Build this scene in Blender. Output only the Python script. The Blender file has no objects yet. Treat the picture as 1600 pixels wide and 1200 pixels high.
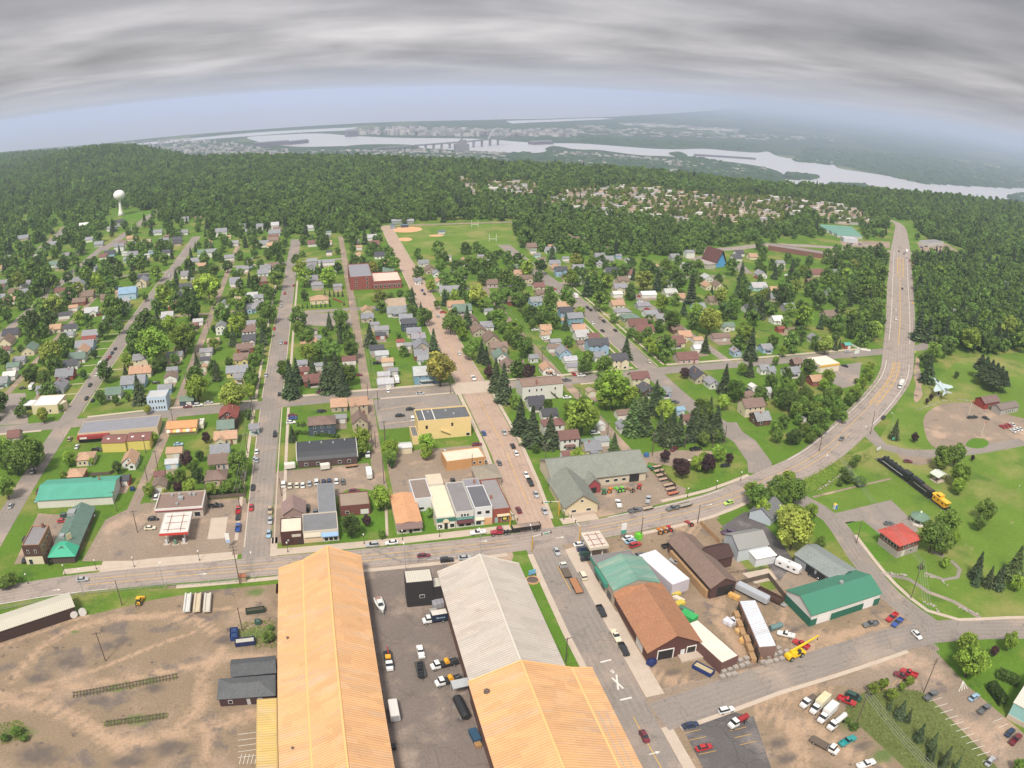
import bpy, bmesh, math, random
import numpy as np
from mathutils import Vector, Matrix
from mathutils.geometry import tessellate_polygon
R = math.radians
random.seed(7)
rng = np.random.default_rng(7)
SC = bpy.context.scene
COL = SC.collection

# ------------------------------------------------------------------ camera
# world: X = grid east, Y = along the avenues (grid north), town ground z = 0
F_PX, PITCH, ROLL, HEAD, CAM_H = 1223.0, 0.3777, 0.0171, 0.2486, 150.0
cam = bpy.data.cameras.new('camera')
camo = bpy.data.objects.new('camera', cam)
COL.objects.link(camo)
SC.camera = camo
cp, sp, ch, sh = math.cos(PITCH), math.sin(PITCH), math.cos(HEAD), math.sin(HEAD)
RT = Vector((ch, -sh, 0))
FW = Vector((sh * cp, ch * cp, -sp))
UP = Vector((sh * sp, ch * sp, cp))
cr_, sr_ = math.cos(ROLL), math.sin(ROLL)
CX, CY = RT * cr_ + UP * sr_, UP * cr_ - RT * sr_
camo.matrix_world = Matrix(((CX.x, CY.x, -FW.x, 0), (CX.y, CY.y, -FW.y, 0), (CX.z, CY.z, -FW.z, CAM_H), (0, 0, 0, 1)))
cam.type = 'PANO'                                   # wide drone lens: equidistant, so the horizon bows as in the photo
cam.sensor_width = 36.0
cam.sensor_height = 27.0
cam.sensor_fit = 'HORIZONTAL'
cc = cam
cc.panorama_type = 'FISHEYE_LENS_POLYNOMIAL'
cc.fisheye_fov = R(170)
cc.fisheye_polynomial_k0 = 0.0
cc.fisheye_polynomial_k1 = -(1600 / 36.0) / F_PX
cc.fisheye_polynomial_k2 = cc.fisheye_polynomial_k3 = cc.fisheye_polynomial_k4 = 0.0
cam.clip_start, cam.clip_end = 0.5, 200000.0

# ------------------------------------------------------------------ sky, sun, exposure
SUN_EL, SUN_AZ = R(52), R(205)                      # from behind and left of the camera, soft through the overcast
wd = bpy.data.worlds.new('World')
SC.world = wd
wd.use_nodes = True
nt = wd.node_tree
nt.nodes.clear()
def wn(t, **k):
    n = nt.nodes.new(t)
    for a, b in k.items(): setattr(n, a, b)
    return n
def wm(op, a, b=None, c=None):
    n = wn('ShaderNodeMath', operation=op)
    for i, v in enumerate((a, b, c)):
        if v is None: continue
        if isinstance(v, (int, float)): n.inputs[i].default_value = v
        else: nt.links.new(v, n.inputs[i])
    return n.outputs[0]
def wmix(f, a, b):
    n = wn('ShaderNodeMix', data_type='RGBA')
    for s, v in ((n.inputs[0], f), (n.inputs[6], a), (n.inputs[7], b)):
        if isinstance(v, (int, float)): s.default_value = v
        elif isinstance(v, tuple): s.default_value = v + (1,)
        else: nt.links.new(v, s)
    return n.outputs[2]
sky = wn('ShaderNodeTexSky', sky_type='NISHITA')
sky.sun_disc = False
sky.sun_elevation, sky.sun_rotation = SUN_EL, SUN_AZ
sky.air_density, sky.dust_density = 1.0, 2.0
tc = wn('ShaderNodeTexCoord')
sx = wn('ShaderNodeSeparateXYZ')
nt.links.new(tc.outputs['Generated'], sx.inputs[0])
zc = wm('MAXIMUM', sx.outputs[2], 0.0)
inv = wm('DIVIDE', 1.0, wm('ADD', zc, 0.07))       # cloud deck seen edge-on near the horizon
cx = wn('ShaderNodeCombineXYZ')
nt.links.new(wm('MULTIPLY', sx.outputs[0], inv), cx.inputs[0])
nt.links.new(wm('MULTIPLY', sx.outputs[1], inv), cx.inputs[1])
cx.inputs[2].default_value = 3.7
n1 = wn('ShaderNodeTexNoise'); n1.inputs['Scale'].default_value = 0.62; n1.inputs['Detail'].default_value = 6; n1.inputs['Roughness'].default_value = 0.47
n1.inputs['Distortion'].default_value = 0.25
nt.links.new(cx.outputs[0], n1.inputs['Vector'])
n2 = wn('ShaderNodeTexNoise'); n2.inputs['Scale'].default_value = 0.2; n2.inputs['Detail'].default_value = 3
nt.links.new(cx.outputs[0], n2.inputs['Vector'])
n3 = wn('ShaderNodeTexNoise'); n3.inputs['Scale'].default_value = 1.6; n3.inputs['Detail'].default_value = 4
nt.links.new(cx.outputs[0], n3.inputs['Vector'])
nn = wm('ADD', wm('ADD', wm('MULTIPLY', n1.outputs[0], 0.52), wm('MULTIPLY', n2.outputs[0], 0.36)), wm('MULTIPLY', n3.outputs[0], 0.12))
ramp = wn('ShaderNodeValToRGB')
nt.links.new(nn, ramp.inputs[0])
e = ramp.color_ramp.elements
e[0].position, e[0].color = 0.38, (1.4, 1.35, 1.4, 1)
e[1].position, e[1].color = 0.70, (4.4, 4.15, 4.18, 1)
m_ = e.new(0.535); m_.color = (2.6, 2.48, 2.55, 1)
cloud = ramp.outputs[0]
# haze-lit band low down, darker deck above it, bright overhead (the overcast zenith is brighter than its horizon)
low = wn('ShaderNodeMapRange', interpolation_type='SMOOTHSTEP')
nt.links.new(sx.outputs[2], low.inputs[0]); low.inputs[1].default_value = -0.01; low.inputs[2].default_value = 0.06
c1 = wmix(low.outputs[0], (3.25, 3.3, 3.75), cloud)
hi = wn('ShaderNodeMapRange', interpolation_type='SMOOTHSTEP')
nt.links.new(sx.outputs[2], hi.inputs[0]); hi.inputs[1].default_value = 0.14; hi.inputs[2].default_value = 0.55
c2 = wmix(hi.outputs[0], c1, (4.3, 4.3, 4.35))
cfin = wmix(0.94, sky.outputs[0], c2)
bg = wn('ShaderNodeBackground'); bg.inputs[1].default_value = 0.1
nt.links.new(cfin, bg.inputs[0])
wo = wn('ShaderNodeOutputWorld')
nt.links.new(bg.outputs[0], wo.inputs[0])
sl = bpy.data.lights.new('sun', 'SUN')
sl.energy, sl.angle, sl.color = 2.4, R(12), (1.0, 0.93, 0.82)
so = bpy.data.objects.new('sun', sl)
COL.objects.link(so)
# sun_rotation turns clockwise from +Y
sd = Vector((math.sin(SUN_AZ) * math.cos(SUN_EL), math.cos(SUN_AZ) * math.cos(SUN_EL), math.sin(SUN_EL)))
so.rotation_euler = sd.to_track_quat('Z', 'Y').to_euler()
so.location = (0, 0, 400)
SC.view_settings.view_transform = 'Standard'
SC.view_settings.look = 'None'
SC.view_settings.gamma = 1.0
SC.view_settings.exposure = 0.82
SC.cycles.max_bounces = 6
SC.cycles.diffuse_bounces = 3
SC.cycles.glossy_bounces = 2
SC.cycles.transmission_bounces = 2
SC.cycles.volume_bounces = 1
SC.cycles.transparent_max_bounces = 6
SC.cycles.use_denoising = True
# ------------------------------------------------------------------ measuring the photo: 1600 x 1200 pixel -> point on the level z
def G(px, py, z=0.0):
    u, v = px - 800.0, 600.0 - py
    r = max(math.hypot(u, v), 1e-6)
    t = r / F_PX
    d = CX * (math.sin(t) * u / r) + CY * (math.sin(t) * v / r) + FW * math.cos(t)
    k = (z - CAM_H) / min(d.z, -1e-4)
    return Vector((d.x * k, d.y * k, z))
def PX(p):                                          # world point -> 1600 x 1200 pixel
    q = Vector(p) - Vector((0, 0, CAM_H))
    x, y, w = q.dot(CX), q.dot(CY), q.dot(FW)
    t = math.atan2(math.hypot(x, y), w)
    h = max(math.hypot(x, y), 1e-9)
    return 800 + F_PX * t * x / h, 600 - F_PX * t * y / h
def ppm(p): return F_PX / max((Vector(p) - Vector((0, 0, CAM_H))).length, 1)
def GL(*pts): return [G(a, b).to_2d() for a, b in pts]

# ------------------------------------------------------------------ materials
MATS = {}
def mat(name, col=None, var=0.12, vs=0.25, rough=0.85, stripe=None, fine=(6.0, 0.0), metal=0.0, spec=0.3, coat=0.0, mix=None, bump=0.0, island=0.0, rand=0.0, warp=None, transl=0.0, attr=None, fade=0.0, wear=None, lanes=0.0, cracks=0.0):
    m = bpy.data.materials.new(name)
    m.use_nodes = True
    t = m.node_tree
    N, L = t.nodes, t.links
    b = N['Principled BSDF']
    b.inputs['Roughness'].default_value = rough
    b.inputs['Metallic'].default_value = metal
    b.inputs['Specular IOR Level'].default_value = spec
    b.inputs['Coat Weight'].default_value = coat
    def mn(op, x, y):
        n = N.new('ShaderNodeMath'); n.operation = op
        for i, v in enumerate((x, y)):
            if isinstance(v, (int, float)): n.inputs[i].default_value = v
            else: L.new(v, n.inputs[i])
        return n.outputs[0]
    geo = N.new('ShaderNodeNewGeometry')
    pos = geo.outputs['Position']
    if col is None:
        oi = N.new('ShaderNodeObjectInfo')
        c = oi.outputs['Color']
    else:
        rgb = N.new('ShaderNodeRGB'); rgb.outputs[0].default_value = tuple(col) + (1,)
        c = rgb.outputs[0]
    def noise(scale, detail=4, rough_=0.55):
        n = N.new('ShaderNodeTexNoise')
        n.inputs['Scale'].default_value = scale; n.inputs['Detail'].default_value = detail; n.inputs['Roughness'].default_value = rough_
        L.new(pos, n.inputs['Vector'])
        return n.outputs[0]
    def smooth(v, a, bb):
        n = N.new('ShaderNodeMapRange'); n.interpolation_type = 'SMOOTHSTEP'
        n.inputs[1].default_value = a; n.inputs[2].default_value = bb
        L.new(v, n.inputs[0])
        return n.outputs[0]
    if mix:                                         # [(rgb, noise scale, from, to)]: patches of other ground
        for (c2, s2, a2, b2) in mix:
            mx = N.new('ShaderNodeMix'); mx.data_type = 'RGBA'
            L.new(smooth(noise(s2, 6, 0.6), a2, b2), mx.inputs[0]); L.new(c, mx.inputs[6]); mx.inputs[7].default_value = tuple(c2) + (1,)
            c = mx.outputs[2]
    if fade:                                        # sun-bleached sheets: greyed streaks running down the slope
        mp = N.new('ShaderNodeMapping'); mp.inputs['Scale'].default_value = (0.05, 0.35, 0.05)
        L.new(pos, mp.inputs['Vector'])
        n = N.new('ShaderNodeTexNoise'); n.inputs['Scale'].default_value = 1.0; n.inputs['Detail'].default_value = 6; n.inputs['Roughness'].default_value = .65
        L.new(mp.outputs[0], n.inputs['Vector'])
        mx = N.new('ShaderNodeMix'); mx.data_type = 'RGBA'
        L.new(mn('MULTIPLY', smooth(n.outputs[0], .45, .75), fade), mx.inputs[0]); L.new(c, mx.inputs[6]); mx.inputs[7].default_value = (.56, .45, .37, 1)
        c = mx.outputs[2]
        vo = N.new('ShaderNodeTexVoronoi'); vo.inputs['Scale'].default_value = 1.0; vo.distance = 'CHEBYCHEV'
        mp2 = N.new('ShaderNodeMapping'); mp2.inputs['Scale'].default_value = (.16, .42, .0)
        L.new(pos, mp2.inputs['Vector']); L.new(mp2.outputs[0], vo.inputs['Vector'])
        hs = N.new('ShaderNodeSeparateColor'); L.new(vo.outputs['Color'], hs.inputs[0])
        vs_ = N.new('ShaderNodeVectorMath'); vs_.operation = 'SCALE'; L.new(c, vs_.inputs[0])
        L.new(mn('ADD', mn('MULTIPLY', hs.outputs[0], .16), .92), vs_.inputs['Scale']); c = vs_.outputs[0]
        mx = N.new('ShaderNodeMix'); mx.data_type = 'RGBA'
        L.new(mn('MULTIPLY', smooth(noise(.16, 8, .7), .60, .74), .35), mx.inputs[0]); L.new(c, mx.inputs[6]); mx.inputs[7].default_value = (.33, .19, .11, 1)
        c = mx.outputs[2]
    if wear:                                        # worn lanes and damp patches stored on the sheet's own points
        for an, c2 in wear:
            at = N.new('ShaderNodeAttribute'); at.attribute_name = an
            mx = N.new('ShaderNodeMix'); mx.data_type = 'RGBA'
            L.new(smooth(mn('ADD', at.outputs['Fac'], mn('MULTIPLY', mn('SUBTRACT', noise(.35, 6, .65), .5), 1.1)), .25, .85), mx.inputs[0]); L.new(c, mx.inputs[6]); mx.inputs[7].default_value = tuple(c2) + (1,)
            c = mx.outputs[2]
    f = None
    def mul(v):
        nonlocal f
        f = v if f is None else mn('MULTIPLY', f, v)
    if var: mul(mn('ADD', mn('MULTIPLY', noise(vs), 2 * var), 1 - var))
    if fine[1]: mul(mn('ADD', mn('MULTIPLY', noise(fine[0], 2), 2 * fine[1]), 1 - fine[1]))
    if lanes:                                       # darker wheel paths along a road, broken up by noise
        at = N.new('ShaderNodeAttribute'); at.attribute_name = 'across'
        w_ = mn('COSINE', mn('MULTIPLY', at.outputs['Fac'], 2 * math.pi / 1.9), 0)
        mul(mn('ADD', mn('MULTIPLY', mn('MULTIPLY', w_, smooth(noise(.045, 3), .35, .6)), lanes), 1 - lanes * .5))
    if cracks:                                      # tar-filled cracks
        vo = N.new('ShaderNodeTexVoronoi'); vo.feature = 'DISTANCE_TO_EDGE'; vo.inputs['Scale'].default_value = .085
        ad = N.new('ShaderNodeVectorMath'); ad.operation = 'ADD'
        nz = N.new('ShaderNodeTexNoise'); nz.inputs['Scale'].default_value = .12; nz.inputs['Detail'].default_value = 5
        L.new(pos, nz.inputs['Vector']); sc_ = N.new('ShaderNodeVectorMath'); sc_.operation = 'SCALE'; sc_.inputs['Scale'].default_value = 9.0
        L.new(nz.outputs['Color'], sc_.inputs[0]); L.new(sc_.outputs[0], ad.inputs[0]); L.new(pos, ad.inputs[1]); L.new(ad.outputs[0], vo.inputs['Vector'])
        mul(mn('SUBTRACT', 1.0, mn('MULTIPLY', smooth(mn('SUBTRACT', .022, vo.outputs['Distance']), 0, .02), cracks)))
    if stripe:                                      # (vector, period, depth)
        d = N.new('ShaderNodeVectorMath'); d.operation = 'DOT_PRODUCT'
        L.new(pos, d.inputs[0]); d.inputs[1].default_value = stripe[0]
        s = mn('SINE', mn('MULTIPLY', d.outputs['Value'], 2 * math.pi / stripe[1]), 0)
        mul(mn('ADD', mn('MULTIPLY', s, stripe[2]), 1 - stripe[2]))
    if island:
        mul(mn('ADD', mn('MULTIPLY', geo.outputs['Random Per Island'], 2 * island), 1 - island))
    if rand:
        oi2 = N.new('ShaderNodeObjectInfo')
        mul(mn('ADD', mn('MULTIPLY', oi2.outputs['Random'], 2 * rand), 1 - rand))
        warm = N.new('ShaderNodeMix'); warm.data_type = 'RGBA'; warm.blend_type = 'MULTIPLY'   # some trees run yellower than others
        L.new(mn('FRACT', mn('MULTIPLY', oi2.outputs['Random'], 7.31), 0), warm.inputs[0]); L.new(c, warm.inputs[6]); warm.inputs[7].default_value = (1.12, 1.05, .94, 1)
        c = warm.outputs[2]
    if attr:                                        # natural lightness of each leaf clump
        at = N.new('ShaderNodeAttribute'); at.attribute_name = attr
        mul(at.outputs['Fac'])
    if f is not None:
        vm = N.new('ShaderNodeVectorMath'); vm.operation = 'SCALE'
        L.new(c, vm.inputs[0]); L.new(f, vm.inputs['Scale'])
        c = vm.outputs[0]
    L.new(c, b.inputs['Base Color'])
    if bump:
        bn = N.new('ShaderNodeBump'); bn.inputs['Strength'].default_value = bump; bn.inputs['Distance'].default_value = 0.3
        L.new(noise(2.2, 3), bn.inputs['Height']); L.new(bn.outputs[0], b.inputs['Normal'])
    if transl:
        tr = N.new('ShaderNodeBsdfTranslucent'); L.new(c, tr.inputs[0])
        ms = N.new('ShaderNodeMixShader'); ms.inputs[0].default_value = transl
        L.new(b.outputs[0], ms.inputs[1]); L.new(tr.outputs[0], ms.inputs[2])
        L.new(ms.outputs[0], N['Material Output'].inputs[0])
    MATS[name] = m
    return m
mat('paint', var=0.08, vs=0.5, rough=0.6)
mat('siding', var=0.07, vs=0.4, rough=0.7, stripe=((0, 0, 1), 0.28, 0.09))
mat('board', var=0.16, vs=0.35, rough=0.75, stripe=((0.7, 0.71, 0), 0.5, 0.1))
mat('brick', var=0.14, vs=0.6, rough=0.9, fine=(5.0, 0.22))
mat('shingle', var=0.18, vs=0.35, rough=0.95, fine=(2.2, 0.42), spec=0.15)
mat('seamroof', var=0.1, vs=0.07, rough=0.5, stripe=((0, 1, 0), 0.85, 0.13), spec=0.35, fine=(0.8, 0.07), fade=0.55)
mat('seamroofx', var=0.08, vs=0.12, rough=0.5, stripe=((1, 0, 0), 0.7, 0.09), spec=0.35)
mat('membrane', var=0.16, vs=0.22, rough=0.9, fine=(1.2, 0.14))
mat('carpaint', var=0.03, vs=0.6, rough=0.3, spec=0.5, coat=0.4)
mat('glass', (0.022, 0.028, 0.034), var=0.3, vs=0.6, rough=0.12, spec=0.6)
mat('tyre', (0.02, 0.02, 0.021), var=0.1, rough=0.9)
mat('steel', (0.36, 0.37, 0.38), var=0.12, rough=0.5, metal=0.2)
mat('wood', (0.40, 0.25, 0.13), var=0.22, vs=0.8, rough=0.85)
mat('oldwood', (0.13, 0.10, 0.08), var=0.2, vs=0.6, rough=0.9)
mat('sootshade', (0.022, 0.023, 0.026), var=0.35, vs=0.5, rough=0.45, spec=0.45)  # black of sooty and dark parts, also the painted dark of open doorways
mat('bark', (0.075, 0.06, 0.05), var=0.25, vs=0.6, rough=0.95)
mat('leaf', var=0.3, vs=0.011, rough=0.65, spec=0.25, island=0.24, rand=0.26, transl=0.38, attr='clump')
mat('needle', var=0.2, vs=0.02, rough=0.75, spec=0.2, island=0.2, rand=0.2, transl=0.12, attr='clump')
mat('white', (0.76, 0.75, 0.72), var=0.05, rough=0.6)
mat('yellowline', (0.62, 0.36, 0.06), var=0.3, vs=0.8, rough=0.8)
mat('whiteline', (0.66, 0.63, 0.58), var=0.25, vs=0.9, rough=0.8)
mat('asphalt', (0.265, 0.228, 0.203), var=0.16, vs=0.07, rough=0.9, lanes=.06, cracks=.16, fine=(1.4, 0.26), mix=[((0.36, 0.285, 0.235), 0.05, 0.48, 0.7), ((0.16, 0.14, 0.13), 0.35, 0.62, 0.72)])
mat('highway', (0.345, 0.285, 0.25), var=0.13, vs=0.06, rough=0.9, lanes=.09, cracks=.18, fine=(1.3, 0.2), mix=[((0.255, 0.215, 0.195), 0.16, 0.5, 0.68)])
mat('darkasphalt', (0.115, 0.105, 0.105), var=0.2, vs=0.1, rough=0.9, cracks=.3, fine=(1.6, 0.28), mix=[((0.21, 0.18, 0.17), 0.12, 0.5, 0.7)])
mat('slab', (0.44, 0.315, 0.245), var=0.14, vs=0.09, rough=0.9, lanes=.05, cracks=.14, fine=(1.3, 0.2), mix=[((0.34, 0.26, 0.22), 0.2, 0.52, 0.7)])
mat('concrete', (0.50, 0.41, 0.335), var=0.14, vs=0.3, rough=0.9, fine=(1.4, 0.1))
mat('gravel', (0.275, 0.212, 0.162), var=0.18, vs=0.08, rough=0.95, fine=(1.3, 0.36), mix=[((0.42, 0.30, 0.22), 0.06, 0.5, 0.66), ((0.19, 0.155, 0.14), 0.13, 0.57, 0.7)])
mat('earth', (0.36, 0.26, 0.185), var=0.18, vs=0.1, rough=0.95, fine=(2.0, 0.14), mix=[((0.24, 0.19, 0.165), 0.035, 0.48, 0.6), ((0.50, 0.36, 0.25), 0.09, 0.54, 0.68), ((0.145, 0.115, 0.1), 0.05, 0.62, 0.72)])
mat('worn', (0.255, 0.188, 0.125), var=0.18, vs=0.1, rough=0.95, fine=(1.4, 0.32), mix=[((0.31, 0.225, 0.16), 0.05, 0.5, 0.66), ((0.17, 0.135, 0.115), 0.09, 0.53, 0.66), ((0.12, 0.095, 0.08), 0.22, 0.6, 0.7)], wear=[('lane', (0.40, 0.275, 0.185)), ('damp', (0.135, 0.108, 0.092)), ('green', (0.12, 0.165, 0.05))])
mat('yard', (0.185, 0.15, 0.132), var=0.22, vs=0.09, rough=0.95, cracks=.16, fine=(1.5, 0.32), mix=[((0.30, 0.235, 0.19), 0.06, 0.5, 0.66), ((0.085, 0.078, 0.078), 0.1, 0.62, 0.72)])
mat('grass', (0.100, 0.182, 0.022), var=0.2, vs=0.05, rough=0.95, fine=(.9, 0.3), spec=0.1, mix=[((0.225, 0.225, 0.065), 0.03, 0.48, 0.66), ((0.07, 0.14, 0.024), 0.09, 0.55, 0.7)])
mat('fairway', (0.125, 0.205, 0.030), var=0.2, vs=0.06, rough=0.95, fine=(.8, 0.24), spec=0.1, mix=[((0.235, 0.24, 0.075), 0.022, 0.46, 0.64), ((0.085, 0.155, 0.027), 0.05, 0.55, 0.72), ((0.29, 0.27, 0.12), 0.11, 0.64, 0.75)])
mat('lawn', (0.095, 0.195, 0.022), var=0.16, vs=0.08, rough=0.95, fine=(1.0, 0.26), spec=0.1, mix=[((0.19, 0.22, 0.06), 0.06, 0.52, 0.7)])
mat('roughgrass', (0.125, 0.15, 0.048), var=0.25, vs=0.12, rough=0.95, fine=(0.9, 0.25), spec=0.1)
mat('clay', (0.62, 0.36, 0.19), var=0.1, vs=0.1, rough=0.95)
mat('rock', (0.36, 0.32, 0.29), var=0.25, vs=0.8, rough=0.95)
mat('lake', (0.33, 0.34, 0.40), var=0.03, vs=0.0005, rough=0.35, spec=0.3)
mat('water', (0.50, 0.49, 0.51), var=0.05, vs=0.002, rough=0.3, spec=0.5)
mat('landfar', (0.055, 0.085, 0.045), var=0.22, vs=0.004, rough=1.0, spec=0.0, fine=(0.02, 0.35), mix=[((0.15, 0.17, 0.09), 0.0011, 0.55, 0.66), ((0.24, 0.225, 0.21), 0.0016, 0.63, 0.7)])
m_land = MATS['landfar']

# ------------------------------------------------------------------ mesh building
class MB:
    def __init__(s): s.v, s.f, s.m = [], [], []
    def add(s, vs, fs, m=0):
        o = len(s.v)
        s.v += [tuple(p) for p in vs]
        s.f += [tuple(i + o for i in f) for f in fs]
        s.m += [m] * len(fs)
        return s
    def box(s, x, y, z, a, b, c, rz=0.0, m=0):      # centre of base x, y, z; sizes a, b, c
        q = []
        for dz in (0, c):
            for dx, dy in ((-a / 2, -b / 2), (a / 2, -b / 2), (a / 2, b / 2), (-a / 2, b / 2)):
                q.append((x + dx * math.cos(rz) - dy * math.sin(rz), y + dx * math.sin(rz) + dy * math.cos(rz), z + dz))
        return s.add(q, [(3, 2, 1, 0), (4, 5, 6, 7), (0, 1, 5, 4), (1, 2, 6, 5), (2, 3, 7, 6), (3, 0, 4, 7)], m)
    def frus(s, x0, x1, y0, y1, z0, X0, X1, Y0, Y1, z1, m=0):
        q = [(x0, y0, z0), (x1, y0, z0), (x1, y1, z0), (x0, y1, z0), (X0, Y0, z1), (X1, Y0, z1), (X1, Y1, z1), (X0, Y1, z1)]
        return s.add(q, [(3, 2, 1, 0), (4, 5, 6, 7), (0, 1, 5, 4), (1, 2, 6, 5), (2, 3, 7, 6), (3, 0, 4, 7)], m)
    def loft(s, rings, m=0, cap=True):
        n = len(rings[0])
        o = len(s.v)
        for r in rings: s.v += [tuple(p) for p in r]
        fs = []
        for i in range(len(rings) - 1):
            for j in range(n):
                fs.append((o + i * n + j, o + i * n + (j + 1) % n, o + (i + 1) * n + (j + 1) % n, o + (i + 1) * n + j))
        if cap: fs += [tuple(o + j for j in range(n))[::-1], tuple(o + (len(rings) - 1) * n + j for j in range(n))]
        s.f += fs; s.m += [m] * len(fs)
        return s
    def tube(s, p, q, r0, r1=None, n=8, m=0):
        p, q = Vector(p), Vector(q)
        r1 = r0 if r1 is None else r1
        a = (q - p).normalized()
        u = a.orthogonal().normalized(); w = a.cross(u)
        return s.loft([[p + (u * math.cos(t) + w * math.sin(t)) * r0 for t in [2 * math.pi * i / n for i in range(n)]],
                       [q + (u * math.cos(t) + w * math.sin(t)) * r1 for t in [2 * math.pi * i / n for i in range(n)]]], m)
    def lathe(s, x, y, prof, n=16, m=0):
        return s.loft([[(x + r * math.cos(2 * math.pi * i / n), y + r * math.sin(2 * math.pi * i / n), z) for i in range(n)] for r, z in prof], m)
    def prism(s, poly, z0, z1, m=0):
        n = len(poly)
        tri = tessellate_polygon([[Vector((p[0], p[1], 0)) for p in poly]])
        vs = [(p[0], p[1], z0) for p in poly] + [(p[0], p[1], z1) for p in poly]
        area = sum(poly[i][0] * poly[(i + 1) % n][1] - poly[(i + 1) % n][0] * poly[i][1] for i in range(n))
        fs = []
        for t in tri:
            a, b, c = t
            cr = (poly[b][0] - poly[a][0]) * (poly[c][1] - poly[a][1]) - (poly[b][1] - poly[a][1]) * (poly[c][0] - poly[a][0])
            if cr < 0: a, c = c, a
            fs += [(a + n, b + n, c + n), (c, b, a)]
        for i in range(n):
            j = (i + 1) % n
            fs.append((i, j, j + n, i + n) if area > 0 else (j, i, i + n, j + n))
        return s.add(vs, fs, m)
    def build(s, name, mats, parent=None, color=None, loc=None, smooth=False):
        me = bpy.data.meshes.new(name)
        me.from_pydata(s.v, [], s.f)
        for mm in (mats if isinstance(mats, (list, tuple)) else [mats]): me.materials.append(MATS[mm])
        if max(s.m, default=0): me.polygons.foreach_set('material_index', s.m)
        if smooth: me.polygons.foreach_set('use_smooth', [True] * len(me.polygons))
        me.update()
        o = bpy.data.objects.new(name, me)
        COL.objects.link(o)
        if parent is not None: o.parent = parent
        if color is not None: o.color = tuple(color) + (1,)
        if loc is not None: o.location = loc
        return o
def empty(name, loc, rz=0.0):
    o = bpy.data.objects.new(name, None)
    o.empty_display_size = 1
    COL.objects.link(o)
    o.location = (loc[0], loc[1], loc[2] if len(loc) > 2 else 0.0)
    o.rotation_euler = (0, 0, rz)
    return o
def tag(o, label, cat, group=None):
    o['label'], o['category'] = label, cat
    if group: o['group'] = group
    return o
CHILD = {}
def copy_tree(root, kids):                          # kids: the thing's parts (and their sub-parts)
    c = root.copy(); COL.objects.link(c)
    mp = {root: c}
    for k in kids:
        d = k.copy(); COL.objects.link(d)
        d.parent = mp[k.parent]; mp[k] = d
    return c, [mp[k] for k in kids]
LATE = []                                           # (object, look, category, group, position) -> a label that names neighbours, set at the end
def later(o, look, cat, group, pos):
    o['category'] = cat
    o['group'] = group
    LATE.append((o, look, cat, group, Vector((pos[0], pos[1], pos[2] if len(pos) > 2 else 0))))
    return o
# ------------------------------------------------------------------ terrain: town plateau, crest, lowland
CREST = sorted((math.degrees(math.atan2(x, y)), math.hypot(x, y) * 0.925) for x, y in
               [(-1591, 3758), (-1100, 3320), (-873, 3034), (-560, 2520), (-333, 2057), (-28, 1821), (188, 1643), (368, 1479), (591, 1374), (764, 1193), (1102, 1228), (1495, 1202)])
def crest(az):
    return float(np.interp(az, [c[0] for c in CREST], [c[1] for c in CREST]))
LOW = -195.0
def ground_z(x, y):
    r = math.hypot(x, y); az = math.degrees(math.atan2(x, y))
    u = min(max((r - crest(az) - 30) / 1000.0, 0), 1)
    hill = 34 * math.exp(-((az + 16.5) / 4.2) ** 2 - ((r - 2350) / 420) ** 2)
    return LOW * u * u * (3 - 2 * u) + hill * (1 - u)
def struct(o, kind='structure'):
    o['kind'] = kind
    return o
def terrain():
    rr = [0, 40, 90, 160, 250, 400, 600, 800, 1000] + list(range(1100, 3000, 75)) + list(range(3000, 5200, 150)) + [5600, 6400, 7500, 9000, 11000, 14000, 18000, 24000, 32000, 44000, 60000]
    A = 288
    vs, fs, mi = [(0, 0, 0)], [], []
    for r in rr[1:]:
        for k in range(A):
            a = 2 * math.pi * k / A
            x, y = r * math.sin(a), r * math.cos(a)
            vs.append((x, y, ground_z(x, y)))
    for k in range(A): fs.append((0, 1 + (k + 1) % A, 1 + k)); mi.append(0)
    for i in range(len(rr) - 2):
        for k in range(A):
            a, b = 1 + i * A + k, 1 + i * A + (k + 1) % A
            fs.append((a, b, b + A, a + A))
            mi.append(1 if vs[a][2] < -60 else 0)
    fs = [f[::-1] if False else f for f in fs]
    b = MB(); b.v, b.f, b.m = vs, fs, mi
    o = b.build('terrain', ['grass', 'landfar'])
    me = o.data
    bmm = bmesh.new(); bmm.from_mesh(me); bmesh.ops.recalc_face_normals(bmm, faces=bmm.faces)
    if sum(f.normal.z for f in bmm.faces) < 0: bmesh.ops.reverse_faces(bmm, faces=bmm.faces)
    bmm.to_mesh(me); bmm.free()
    struct(o)
terrain()
SOFT = ('museum_lot', 'traffic_island', 'bare_bank', 'flower_lawn', 'islet', 'water_tower_lawn', 'verge_lawn', 'river_water', 'grass_bank')
def sheet(name, poly, lvl, m, z=0.0, kind='structure'):
    poly = [(p[0], p[1]) for p in poly]
    for _ in range(2 if name in SOFT else 0):       # round the corners
        q = []
        for i in range(len(poly)):
            a, b = poly[i], poly[(i + 1) % len(poly)]
            q += [(a[0] * .78 + b[0] * .22, a[1] * .78 + b[1] * .22), (a[0] * .22 + b[0] * .78, a[1] * .22 + b[1] * .78)]
        poly = q
    zz = z + lvl * 0.005
    tri = tessellate_polygon([[Vector((p[0], p[1], 0)) for p in poly]])
    b = MB()
    fs = []
    for t in tri:
        a, c, d = (Vector((poly[i][0], poly[i][1], 0)) for i in t)
        fs.append(tuple(t) if (c - a).cross(d - a).z > 0 else tuple(t)[::-1])
    b.add([(p[0], p[1], zz) for p in poly], fs)
    o = b.build(name, m)
    o['kind'] = kind
    return o
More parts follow.
